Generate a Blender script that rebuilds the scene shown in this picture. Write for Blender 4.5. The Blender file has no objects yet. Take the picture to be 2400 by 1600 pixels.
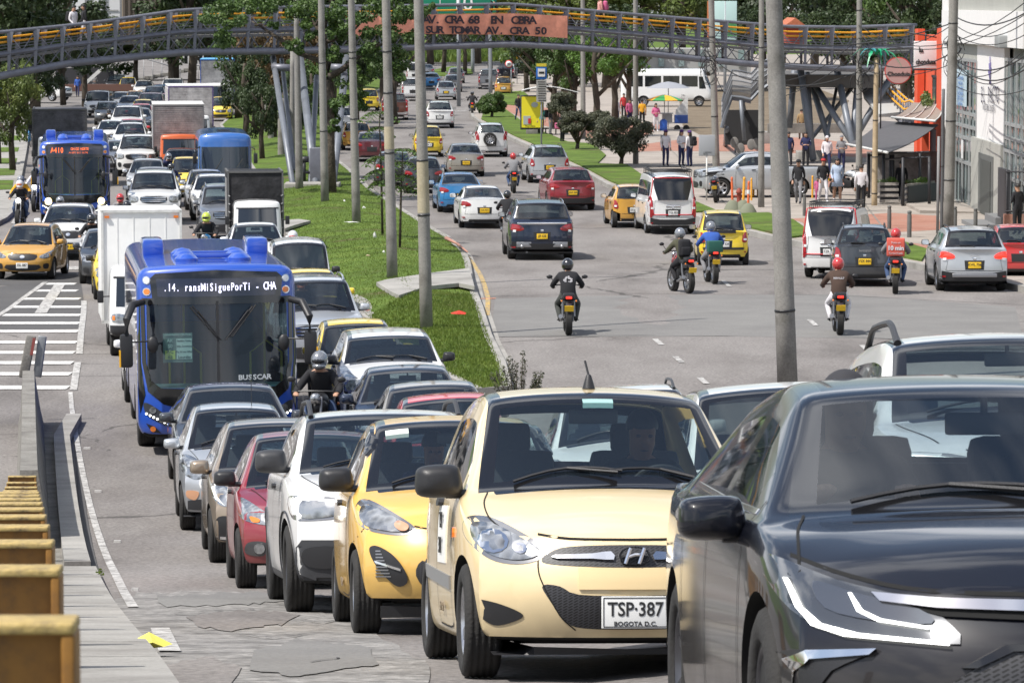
import bpy,bmesh,math,random
import numpy as np
from mathutils import Vector,Matrix
from mathutils.bvhtree import BVHTree
random.seed(7)
S = bpy.context.scene
COL = S.collection
# camera
F = 9000.0                       # focal length in photograph pixels (2400 wide)
CAMZ = 8.0
TH = math.atan(800.0 / F)
cd = bpy.data.cameras.new('camera'); cam = bpy.data.objects.new('camera',cd); COL.objects.link(cam)
cd.sensor_width = 36.0; cd.lens = F / 2400.0 * 36.0; cd.clip_start = 0.5; cd.clip_end = 4000
cam.location = (0,0,CAMZ); cam.rotation_euler = (math.pi / 2 - TH,0,0)
S.camera = cam
cd.dof.use_dof = True; cd.dof.focus_distance = 32.0; cd.dof.aperture_fstop = 22.0
# sky and sun
SUN_EL = math.radians(57); SUN_AZ = (-.86,-.5)      # towards the sun, on the ground plane
W = bpy.data.worlds.new('World'); S.world = W; W.use_nodes = True
nt = W.node_tree; bg = nt.nodes['Background']
sky = nt.nodes.new('ShaderNodeTexSky'); sky.sky_type = 'NISHITA'; sky.sun_disc = False
sky.sun_elevation = SUN_EL; sky.sun_rotation = math.atan2(SUN_AZ[0],SUN_AZ[1]); sky.air_density = 1.0; sky.dust_density = 1.5
tc = nt.nodes.new('ShaderNodeTexCoord'); mp = nt.nodes.new('ShaderNodeMapping'); mp.inputs['Scale'].default_value = (1.6,1.6,4.5)
no = nt.nodes.new('ShaderNodeTexNoise'); no.inputs['Scale'].default_value = 1.6; no.inputs['Detail'].default_value = 7
rp = nt.nodes.new('ShaderNodeValToRGB'); rp.color_ramp.elements[0].position = .47; rp.color_ramp.elements[1].position = .62
mx = nt.nodes.new('ShaderNodeMix'); mx.data_type = 'RGBA'; mx.inputs['B'].default_value = (11,11.3,12,1)
nt.links.new(tc.outputs['Generated'],mp.inputs[0]); nt.links.new(mp.outputs[0],no.inputs[0]); nt.links.new(no.outputs[0],rp.inputs[0])
nt.links.new(rp.outputs[0],mx.inputs['Factor']); nt.links.new(sky.outputs[0],mx.inputs['A']); nt.links.new(mx.outputs['Result'],bg.inputs[0])
bg.inputs[1].default_value = 0.10
sl = bpy.data.lights.new('sun','SUN'); sl.energy = 4.6; sl.angle = math.radians(.53); sl.color = (1,.955,.89)
so = bpy.data.objects.new('sun',sl); COL.objects.link(so)
h = math.hypot(*SUN_AZ); sd = Vector((SUN_AZ[0] / h * math.cos(SUN_EL),SUN_AZ[1] / h * math.cos(SUN_EL),math.sin(SUN_EL)))
so.rotation_euler = sd.to_track_quat('Z','Y').to_euler(); so.location = sd * 60
S.view_settings.view_transform = 'Standard'; S.view_settings.look = 'None'; S.view_settings.exposure = 0.35; S.view_settings.gamma = 1
S.cycles.max_bounces = 8; S.cycles.transparent_max_bounces = 16; S.cycles.sample_clamp_indirect = 6; S.cycles.caustics_reflective = False; S.cycles.caustics_refractive = False
# ground shape
PY = [-20,0,5,10.5,19,25,30,35.5,41,47,60,75,95,120,150,900]
PZ = [1.2,-1.1,-1.7,-2.35,-3.38,-4.17,-4.81,-5.46,-6.03,-6.5,-7.12,-7.4,-7.7,-7.95,-8,-8]
_m = [(PZ[i + 1] - PZ[i]) / (PY[i + 1] - PY[i]) for i in range(len(PY) - 1)]
_t = [_m[0]] + [(_m[i - 1] + _m[i]) / 2 for i in range(1,len(_m))] + [0]; _t[-2] = 0
def prof(y):
 y = max(PY[0],min(PY[-1],y)); i = 0
 while i < len(PY) - 2 and y > PY[i + 1]: i += 1
 h = PY[i + 1] - PY[i]; s = (y - PY[i]) / h
 return (2*s**3 - 3*s*s + 1) * PZ[i] + (s**3 - 2*s*s + s) * h * _t[i] + (-2*s**3 + 3*s*s) * PZ[i + 1] + (s**3 - s*s) * h * _t[i + 1]
def sm(a,b,x): x = max(0.,min(1.,(x - a) / (b - a))); return x * x * (3 - 2 * x)
def zg(x,y):
 d = max(0,x - (.6 - .123 * (y - 18))); d = min(d,12)
 c1 = .024 * sm(18,40,y) * (1 - sm(90,130,y)); c2 = .0087 * sm(18,32,y) * (1 - sm(45,60,y))
 return CAMZ + prof(y) + c1 * d + c2 * min(d,8) ** 2 + .22 * sm(1.4,2.1,x) * sm(15.5,19,y) * (1 - sm(23.3,24.9,y))
def P(u,v,Y):
 a = (u - 1200) / F; b = (v - 800) / F
 dy = math.cos(TH) - b * math.sin(TH); dz = -math.sin(TH) - b * math.cos(TH); k = Y / dy
 return Vector((a * k,Y,CAMZ + dz * k))
def Gd(u,v):
 lo,hi = 3.,900.
 for _ in range(40):
  m = (lo + hi) / 2; p = P(u,v,m)
  if p.z > zg(p.x,m): lo = m
  else: hi = m
 return P(u,v,lo)
# materials
MATS = {}
def newmat(name):
 m = bpy.data.materials.new(name); m.use_nodes = True; return m,m.node_tree,m.node_tree.nodes['Principled BSDF']
def flat(name,col,rough=.6,metal=0,coat=0,spec=.5,emit=None,es=1,bump=0,bscale=30,var=0,vscale=6):
 if name in MATS: return MATS[name]
 m,t,b = newmat(name)
 b.inputs['Base Color'].default_value = (*col,1); b.inputs['Roughness'].default_value = rough; b.inputs['Metallic'].default_value = metal
 b.inputs['Coat Weight'].default_value = coat; b.inputs['Coat Roughness'].default_value = .04; b.inputs['Specular IOR Level'].default_value = spec
 if emit: b.inputs['Emission Color'].default_value = (*emit,1); b.inputs['Emission Strength'].default_value = es
 if bump or var:
  c = t.nodes.new('ShaderNodeTexCoord'); n = t.nodes.new('ShaderNodeTexNoise'); n.inputs['Scale'].default_value = bscale; n.inputs['Detail'].default_value = 5
  t.links.new(c.outputs['Object'],n.inputs[0])
  if bump:
   k = t.nodes.new('ShaderNodeBump'); k.inputs['Strength'].default_value = bump; k.inputs['Distance'].default_value = .02
   t.links.new(n.outputs[0],k.inputs['Height']); t.links.new(k.outputs[0],b.inputs['Normal'])
  if var:
   n2 = t.nodes.new('ShaderNodeTexNoise'); n2.inputs['Scale'].default_value = vscale; n2.inputs['Detail'].default_value = 6; n2.inputs['Roughness'].default_value = .65
   t.links.new(c.outputs['Object'],n2.inputs[0])
   r = t.nodes.new('ShaderNodeValToRGB'); r.color_ramp.elements[0].position = .3; r.color_ramp.elements[1].position = .72
   r.color_ramp.elements[0].color = (*[x * (1 - var) for x in col],1); r.color_ramp.elements[1].color = (*[min(1,x * (1 + var * .6)) for x in col],1)
   t.links.new(n2.outputs[0],r.inputs[0]); t.links.new(r.outputs[0],b.inputs['Base Color'])
 MATS[name] = m; return m
def paint(name,col,metal=0.):
 if name in MATS: return MATS[name]
 m,t,b = newmat(name)
 c = t.nodes.new('ShaderNodeTexCoord'); sp = t.nodes.new('ShaderNodeSeparateXYZ'); t.links.new(c.outputs['Object'],sp.inputs[0])
 n = t.nodes.new('ShaderNodeTexNoise'); n.inputs['Scale'].default_value = 5; n.inputs['Detail'].default_value = 8; t.links.new(c.outputs['Object'],n.inputs[0])
 mr = t.nodes.new('ShaderNodeMapRange'); mr.inputs['From Min'].default_value = .62; mr.inputs['From Max'].default_value = .15
 t.links.new(sp.outputs['Z'],mr.inputs[0]); mu = t.nodes.new('ShaderNodeMath'); mu.operation = 'MULTIPLY'; t.links.new(mr.outputs[0],mu.inputs[0]); t.links.new(n.outputs[0],mu.inputs[1])
 mu2 = t.nodes.new('ShaderNodeMath'); mu2.operation = 'MULTIPLY'; mu2.inputs[1].default_value = .75; t.links.new(mu.outputs[0],mu2.inputs[0])
 mx = t.nodes.new('ShaderNodeMix'); mx.data_type = 'RGBA'; mx.inputs['A'].default_value = (*col,1); mx.inputs['B'].default_value = (.13,.11,.085,1)
 t.links.new(mu2.outputs[0],mx.inputs['Factor']); t.links.new(mx.outputs['Result'],b.inputs['Base Color'])
 r = t.nodes.new('ShaderNodeMath'); r.operation = 'MULTIPLY_ADD'; r.inputs[1].default_value = .5; r.inputs[2].default_value = .38; t.links.new(mu.outputs[0],r.inputs[0]); t.links.new(r.outputs[0],b.inputs['Roughness'])
 b.inputs['Metallic'].default_value = metal
 k = t.nodes.new('ShaderNodeMath'); k.operation = 'MULTIPLY_ADD'; k.inputs[1].default_value = -1; k.inputs[2].default_value = 1; t.links.new(mu.outputs[0],k.inputs[0]); t.links.new(k.outputs[0],b.inputs['Coat Weight'])
 b.inputs['Coat Roughness'].default_value = .05
 MATS[name] = m; return m
def glassmat(name,tint,dens,rough=.02):
 if name in MATS: return MATS[name]
 m = bpy.data.materials.new(name); m.use_nodes = True; t = m.node_tree; t.nodes.remove(t.nodes['Principled BSDF'])
 out = t.nodes['Material Output']; tr = t.nodes.new('ShaderNodeBsdfTransparent'); tr.inputs[0].default_value = (*tint,1)
 g = t.nodes.new('ShaderNodeBsdfGlossy'); g.inputs['Roughness'].default_value = rough; g.inputs[0].default_value = (1,1,1,1)
 d = t.nodes.new('ShaderNodeBsdfDiffuse'); d.inputs[0].default_value = (.07,.095,.13,1); a = t.nodes.new('ShaderNodeMixShader'); a.inputs[0].default_value = dens
 t.links.new(tr.outputs[0],a.inputs[1]); t.links.new(d.outputs[0],a.inputs[2])
 f = t.nodes.new('ShaderNodeFresnel'); f.inputs[0].default_value = 1.55; mi = t.nodes.new('ShaderNodeMixShader')
 gm = t.nodes.new('ShaderNodeNewGeometry'); ab = t.nodes.new('ShaderNodeMix'); ab.data_type = 'FLOAT'  # no reflection from the inside
 ab.inputs['B'].default_value = .04; t.links.new(gm.outputs['Backfacing'],ab.inputs['Factor']); t.links.new(f.outputs[0],ab.inputs['A']); t.links.new(ab.outputs['Result'],mi.inputs[0])
 t.links.new(a.outputs[0],mi.inputs[1]); t.links.new(g.outputs[0],mi.inputs[2]); t.links.new(mi.outputs[0],out.inputs[0])
 MATS[name] = m; return m
TRIM = flat('black_plastic',(.018,.018,.02),.45,bump=.1,bscale=200)
TRIMG = flat('gloss_black',(.008,.008,.009),.12,coat=.6)
CLAD = flat('grey_plastic',(.035,.036,.04),.5,bump=.1,bscale=200)
RUB = flat('tyre_rubber',(.022,.021,.02),.85,bump=.3,bscale=60,var=.3)
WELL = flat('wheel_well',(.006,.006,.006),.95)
CHROME = flat('chrome',(.8,.8,.82),.12,1)
ALLOY = flat('alloy',(.55,.55,.57),.3,.9,var=.25,vscale=20)
DALLOY = flat('dark_alloy',(.1,.1,.11),.35,.7)
STEEL = flat('steel',(.3,.3,.31),.4,.8)
RED = flat('red_lens',(.30,.006,.01),.15,coat=1)
REDON = flat('red_lens_lit',(.6,.02,.02),.2,coat=1,emit=(1,.04,.01),es=.9)
AMB = flat('amber_lens',(.75,.2,.02),.15,coat=1)
WLENS = flat('white_lens',(.7,.7,.7),.15,coat=1)
LIT = flat('lit_lamp',(.9,.9,.9),.2,emit=(1,.98,.9),es=4)
WARM = flat('lit_warm_lamp',(.9,.8,.5),.2,emit=(1,.75,.35),es=3)
DRL = flat('lit_strip',(.9,.9,.9),.2,emit=(1,1,.93),es=2.2)
GN = glassmat('clear_glass',(.74,.82,.82),.10)
GT = glassmat('tinted_glass',(.22,.25,.27),.45)
GM = glassmat('car_glass',(.42,.48,.48),.16)
GC = glassmat('sedan_glass',(.55,.62,.66),.05)
GD = flat('dark_glass',(.012,.014,.017),.03,coat=1,spec=.8)
SEAT = flat('seat_fabric',(.035,.037,.042),.9,bump=.3,bscale=80)
DASH = flat('dashboard',(.02,.021,.023),.7)
LINER = flat('headliner',(.25,.25,.24),.9)
def lampmat():
 m,t,b = newmat('headlamp_glass'); c = t.nodes.new('ShaderNodeTexCoord'); v = t.nodes.new('ShaderNodeTexVoronoi'); v.inputs['Scale'].default_value = 13
 t.links.new(c.outputs['Object'],v.inputs[0]); k = t.nodes.new('ShaderNodeBump'); k.inputs['Strength'].default_value = .2; k.inputs['Distance'].default_value = .03
 t.links.new(v.outputs[0],k.inputs['Height']); t.links.new(k.outputs[0],b.inputs['Normal'])
 r = t.nodes.new('ShaderNodeValToRGB'); r.color_ramp.elements[0].color = (.13,.135,.14,1); r.color_ramp.elements[1].color = (.42,.43,.44,1); r.color_ramp.elements[1].position = .6
 t.links.new(v.outputs[0],r.inputs[0]); t.links.new(r.outputs[0],b.inputs['Base Color'])
 b.inputs['Metallic'].default_value = .75; b.inputs['Roughness'].default_value = .22; b.inputs['Coat Weight'].default_value = 1; return m
LAMP = lampmat()
def meshmat():
 m,t,b = newmat('grille_mesh'); c = t.nodes.new('ShaderNodeTexCoord'); mp = t.nodes.new('ShaderNodeMapping'); mp.inputs['Scale'].default_value = (14,14,26); mp.inputs['Rotation'].default_value = (0,.785,0)
 ck = t.nodes.new('ShaderNodeTexBrick'); ck.inputs['Scale'].default_value = 1; ck.inputs['Color1'].default_value = (.003,.003,.003,1); ck.inputs['Color2'].default_value = (.005,.005,.005,1); ck.inputs['Mortar'].default_value = (.04,.04,.045,1)
 ck.inputs['Mortar Size'].default_value = .07
 t.links.new(c.outputs['Object'],mp.inputs[0]); sw = t.nodes.new('ShaderNodeSeparateXYZ'); cb = t.nodes.new('ShaderNodeCombineXYZ')
 t.links.new(mp.outputs[0],sw.inputs[0]); t.links.new(sw.outputs['X'],cb.inputs['X']); t.links.new(sw.outputs['Z'],cb.inputs['Y']); t.links.new(cb.outputs[0],ck.inputs[0]); t.links.new(ck.outputs[0],b.inputs['Base Color']); b.inputs['Roughness'].default_value = .5; return m
GRILLE = meshmat()
# objects and meshes
def tag(o,label=None,cat=None,group=None,kind=None):
 if label: o['label'] = label
 if cat: o['category'] = cat
 if group: o['group'] = group
 if kind: o['kind'] = kind
 return o
def empty(name,mw=None,label=None,cat=None,group=None):
 o = bpy.data.objects.new(name,None); COL.objects.link(o); o.empty_display_size = .2
 if mw is not None: o.matrix_world = mw if isinstance(mw,Matrix) else Matrix.Translation(mw)
 return tag(o,label,cat,group)
def link(name,me,mats=None,parent=None,mw=None):
 o = bpy.data.objects.new(name,me); COL.objects.link(o)
 if parent is not None: o.parent = parent
 if mw is not None: o.matrix_local = mw if isinstance(mw,Matrix) else Matrix.Translation(mw)
 if mats:
  for i,m in enumerate(mats):
   if i >= len(me.materials): me.materials.append(m)
  for i,m in enumerate(mats):
   if m is not None and me.materials[i] is not m: o.material_slots[i].link = 'OBJECT'; o.material_slots[i].material = m
 return o
def copy_tree(o,parent=None,mats={}):
 c = o.copy(); COL.objects.link(c); c.parent = parent
 if parent is not None: c.matrix_parent_inverse = o.matrix_parent_inverse
 for ch in o.children: copy_tree(ch,c)
 return c
class MB:
 def __init__(s): s.v = []; s.f = []; s.m = []; s.sm = []
 def add(s,vs,fs,mi=0,smooth=False):
  b = len(s.v); s.v += [tuple(v) for v in vs]
  for f in fs: s.f.append([b + i for i in f]); s.m.append(mi); s.sm.append(smooth)
  return s
 def box(s,c,d,mi=0,M=None,bev=0):
  x,y,z = [k / 2 for k in d]; vs = [Vector((i * x,j * y,k * z)) for i in (-1,1) for j in (-1,1) for k in (-1,1)]
  fs = [(0,1,3,2),(4,6,7,5),(0,4,5,1),(2,3,7,6),(0,2,6,4),(1,5,7,3)]
  if bev:
   bm = bmesh.new(); V = [bm.verts.new(v) for v in vs]; [bm.faces.new([V[i] for i in f]) for f in fs]
   bmesh.ops.bevel(bm,geom=bm.edges[:],offset=min(bev,.49 * min(d)),segments=2,affect='EDGES',profile=.6)
   bm.verts.index_update(); vs = [v.co.copy() for v in bm.verts]; fs = [[v.index for v in f.verts] for f in bm.faces]; bm.free()
  c = Vector(c); return s.add([(M @ v if M else v) + c for v in vs],fs,mi,bool(bev))
 def prism(s,poly,y0,y1,mi=0,axis='y'):
  def q(a,b,t): return (a,t,b) if axis == 'y' else ((t,a,b) if axis == 'x' else (a,b,t))
  n = len(poly); vs = [q(a,b,y0) for a,b in poly] + [q(a,b,y1) for a,b in poly]
  return s.add(vs,[list(range(n)),list(range(2 * n - 1,n - 1,-1))] + [(i,(i + 1) % n,n + (i + 1) % n,n + i)[::-1] for i in range(n)],mi)
 def tube(s,pts,r,n=8,mi=0,cap=True,smooth=True):
  pts = [Vector(p) for p in pts]; k = len(pts); rr = r if isinstance(r,(list,tuple)) else [r] * k; vs = []
  up = Vector((0,0,1))
  for i,p in enumerate(pts):
   d = (pts[min(i + 1,k - 1)] - pts[max(i - 1,0)]).normalized()
   a = d.cross(up if abs(d.z) < .95 else Vector((0,1,0))).normalized(); b = a.cross(d)
   vs += [p + (a * math.cos(2 * math.pi * j / n) + b * math.sin(2 * math.pi * j / n)) * rr[i] for j in range(n)]
  fs = [(i * n + j,i * n + (j + 1) % n,(i + 1) * n + (j + 1) % n,(i + 1) * n + j)[::-1] for i in range(k - 1) for j in range(n)]
  if cap: fs += [list(range(n)),list(range((k - 1) * n,k * n))[::-1]]
  return s.add(vs,fs,mi,smooth)
 def lathe(s,prof,n=24,mi=0,M=None,smooth=True,arc=None):
  vs = []; A = arc or (0,2 * math.pi); nn = n if arc is None else n + 1
  for r,z in prof:
   for j in range(nn):
    a = A[0] + (A[1] - A[0]) * j / n; v = Vector((r * math.cos(a),r * math.sin(a),z)); vs.append(M @ v if M else v)
  fs = [(i * nn + j,i * nn + (j + 1) % nn,(i + 1) * nn + (j + 1) % nn,(i + 1) * nn + j) for i in range(len(prof) - 1) for j in range(n)]
  return s.add(vs,fs,mi,smooth)
 def ell(s,c,r,n=12,m=8,mi=0,M=None,z0=-1):
  pr = []; a0 = math.asin(z0)
  for i in range(m + 1): a = a0 + (math.pi / 2 - a0) * i / m; pr.append((math.cos(a),math.sin(a)))
  T = Matrix.Translation(Vector(c)) @ (M.to_4x4() if M else Matrix.Identity(4)) @ Matrix.Diagonal((*r,1)) if not isinstance(r,(int,float)) else Matrix.Translation(Vector(c)) @ Matrix.Scale(r,4)
  return s.lathe(pr,n,mi,T)
 def me(s,name='mesh',mats=()):
  me = bpy.data.meshes.new(name); me.from_pydata(s.v,[],s.f)
  me.polygons.foreach_set('material_index',s.m); me.polygons.foreach_set('use_smooth',s.sm)
  for m in mats: me.materials.append(m)
  me.update(); return me
 def build(s,name,mats,parent=None,mw=None,angle=None):
  if not isinstance(mats,(list,tuple)): mats = [mats]
  me = s.me(name,mats)
  if angle: me.shade_smooth(); me.set_sharp_from_angle(angle=math.radians(angle))
  return link(name,me,None,parent,mw)
def evalmesh(o):
 bpy.context.view_layer.update(); dg = bpy.context.evaluated_depsgraph_get(); e = o.evaluated_get(dg)
 me = bpy.data.meshes.new_from_object(e,preserve_all_data_layers=True,depsgraph=dg); bpy.data.objects.remove(o); return me
TXC = {}
def textmesh(s,size,align='CENTER',ext=.002,bold=0,space=1.0):
 k = (s,size,align,ext,bold,space)
 if k in TXC: return TXC[k]
 cu = bpy.data.curves.new('t','FONT'); cu.body = s; cu.size = size; cu.align_x = align; cu.align_y = 'CENTER'; cu.extrude = ext; cu.offset = bold; cu.space_character = space; cu.resolution_u = 3
 o = bpy.data.objects.new('t',cu); COL.objects.link(o); me = evalmesh(o); me.name = 'lettering'; TXC[k] = me; return me
def text(s,size,mat,parent,loc,rot=(math.pi / 2,0,0),name='lettering',sx=1,**k):
 me = textmesh(s,size,**k)
 from mathutils import Euler
 M = Matrix.Translation(Vector(loc)) @ Euler(rot).to_matrix().to_4x4() @ Matrix.Diagonal((sx,1,1,1))
 return link(name,me,[mat],parent,M)
def crs(pts,n=5,closed=True):
 out = []; k = len(pts)
 for i in range(k if closed else k - 1):
  p0,p1,p2,p3 = [pts[(i + j) % k] if closed else pts[max(0,min(k - 1,i + j))] for j in (-1,0,1,2)]
  for j in range(n):
   t = j / n; out.append(tuple(.5 * (2 * p1[c] + (p2[c] - p0[c]) * t + (2 * p0[c] - 5 * p1[c] + 4 * p2[c] - p3[c]) * t * t + (-p0[c] + 3 * p1[c] - 3 * p2[c] + p3[c]) * t ** 3) for c in range(len(p1))))
 if not closed: out.append(tuple(pts[-1]))
 return out
def lerp(a,b,t): return a + (b - a) * t
def interp(tab,t):
 if t <= tab[0][0]: return tab[0][1]
 for (a,x),(b,y) in zip(tab,tab[1:]):
  if t <= b: return lerp(x,y,(t - a) / (b - a))
 return tab[-1][1]
def gridpoly(poly,gx,gy):
 bm = bmesh.new(); vs = [bm.verts.new((a,b,0)) for a,b in poly]; bm.faces.new(vs)
 xs = [p[0] for p in poly]; ys = [p[1] for p in poly]
 def cuts(lo,hi,g):
  if callable(g): return g(lo,hi)
  n = int((hi - lo) / g); return [lo + (i + 1) * (hi - lo) / (n + 1) for i in range(n)]
 for x in cuts(min(xs),max(xs),gx): bmesh.ops.bisect_plane(bm,geom=bm.verts[:] + bm.edges[:] + bm.faces[:],plane_co=(x,0,0),plane_no=(1,0,0))
 for y in cuts(min(ys),max(ys),gy): bmesh.ops.bisect_plane(bm,geom=bm.verts[:] + bm.edges[:] + bm.faces[:],plane_co=(0,y,0),plane_no=(0,1,0))
 bmesh.ops.triangulate(bm,faces=[f for f in bm.faces if len(f.verts) > 4])
 return bm
# car templates
RX = Matrix.Rotation(math.pi / 2,4,'Y')
WH = {}
def wheel_me(R,style=5,wd=.19,rimf=.66):
 k = (R,style,wd,rimf)
 if k in WH: return WH[k]
 b = MB(); h = wd / 2; ri = R * rimf
 prof = [(ri,-h * .8),(ri + .01,-h * .95),(R * .86,-h),(R * .96,-h * .88),(R,-h * .7)]
 for q in (-.5,-.17,.17,.5): prof += [(R,h * (q - .1)),(R - .004,h * (q - .06)),(R - .004,h * (q + .06)),(R,h * (q + .1))]
 prof += [(R,h * .7),(R * .96,h * .88),(R * .86,h),(ri + .01,h * .95),(ri,h * .8),(ri,-h * .8)]
 b.lathe(prof,36,0,RX)
 r = MB()                                             # outer face towards +x
 r.lathe([(ri,-h * .6),(ri * .97,h * .75),(ri * 1.01,h * .82),(ri * .93,h * .8),(ri * .88,h * .2),(ri * .85,-h * .3)],36,0,RX)
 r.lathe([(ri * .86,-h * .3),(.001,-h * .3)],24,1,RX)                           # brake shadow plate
 r.lathe([(.035,-h * .3),(.06,h * .55),(.045,h * .68),(.001,h * .7)],16,0,RX)
 if style:
  dbl = style >= 10; n = style - 10 if dbl else style
  for i in range(n):
   for o in ((-.16,.16) if dbl else (0,)):
    a = 2 * math.pi * i / n; a2 = a + o; wv = .016 if dbl else .05 * 5 / n
    pi,po = Vector((h * .55,.05 * math.cos(a),.05 * math.sin(a))),Vector((h * .72,ri * .92 * math.cos(a2),ri * .92 * math.sin(a2)))
    d = (po - pi).normalized(); s_ = d.cross(Vector((1,0,0))).normalized()
    vs = [pi + s_ * wv,pi - s_ * wv,po - s_ * wv * .75,po + s_ * wv * .75]; vs += [v - Vector((.03,0,0)) for v in vs]
    r.add(vs,[(0,1,2,3),(0,3,7,4),(1,5,6,2),(4,7,6,5),(0,4,5,1)],0)
 else:
  r.lathe([(ri * .9,h * .5),(ri * .6,h * .62),(ri * .5,h * .45),(.06,h * .5)],24,0,RX)
 WH[k] = (b.me('tyre',[RUB]),r.me('rim',[ALLOY,WELL])); return WH[k]
DEF = dict(L=3.6,W=1.6,H=1.52,zb=.2,R=.285,fa=.7,ra=3.05,zf=.72,zcw=.98,tc=.95,th=1.72,tr=3.0,tb=3.42,zdk=1.02,ztl=1.0,ztail=None,
   zs=(.9,.98),bow=.3,bowr=.16,nose=.12,tail=.05,sg=[(1.32,2.02),(2.1,2.85)],roofx=.665,crown=.05,clad=0,low=0,sub=2,arch=.045,glass=None,side=None,rear=None,roofrows=None,inner=False,gbase=.85,deckflat=False,wheel=5,rimf=.66,ww=.19,hoodcrown=.0,ditch=1,sharp=0)
def islands(me0,name):
 bm = bmesh.new(); bm.from_mesh(me0); left = set(bm.faces); out = []
 while left:
  f = left.pop(); grp = {f}; st = [f]
  while st:
   for e in st.pop().edges:
    for g in e.link_faces:
     if g in left: left.discard(g); grp.add(g); st.append(g)
  out.append([f.index for f in grp])
 bm.free(); res = []
 for ids in out:
  b = bmesh.new(); b.from_mesh(me0); b.faces.ensure_lookup_table(); ids = set(ids); bmesh.ops.delete(b,geom=[f for f in b.faces if f.index not in ids],context='FACES'); m = bpy.data.meshes.new(name); b.to_mesh(m); b.free(); [m.materials.append(x) for x in me0.materials]; res.append(m)
 return res
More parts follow.
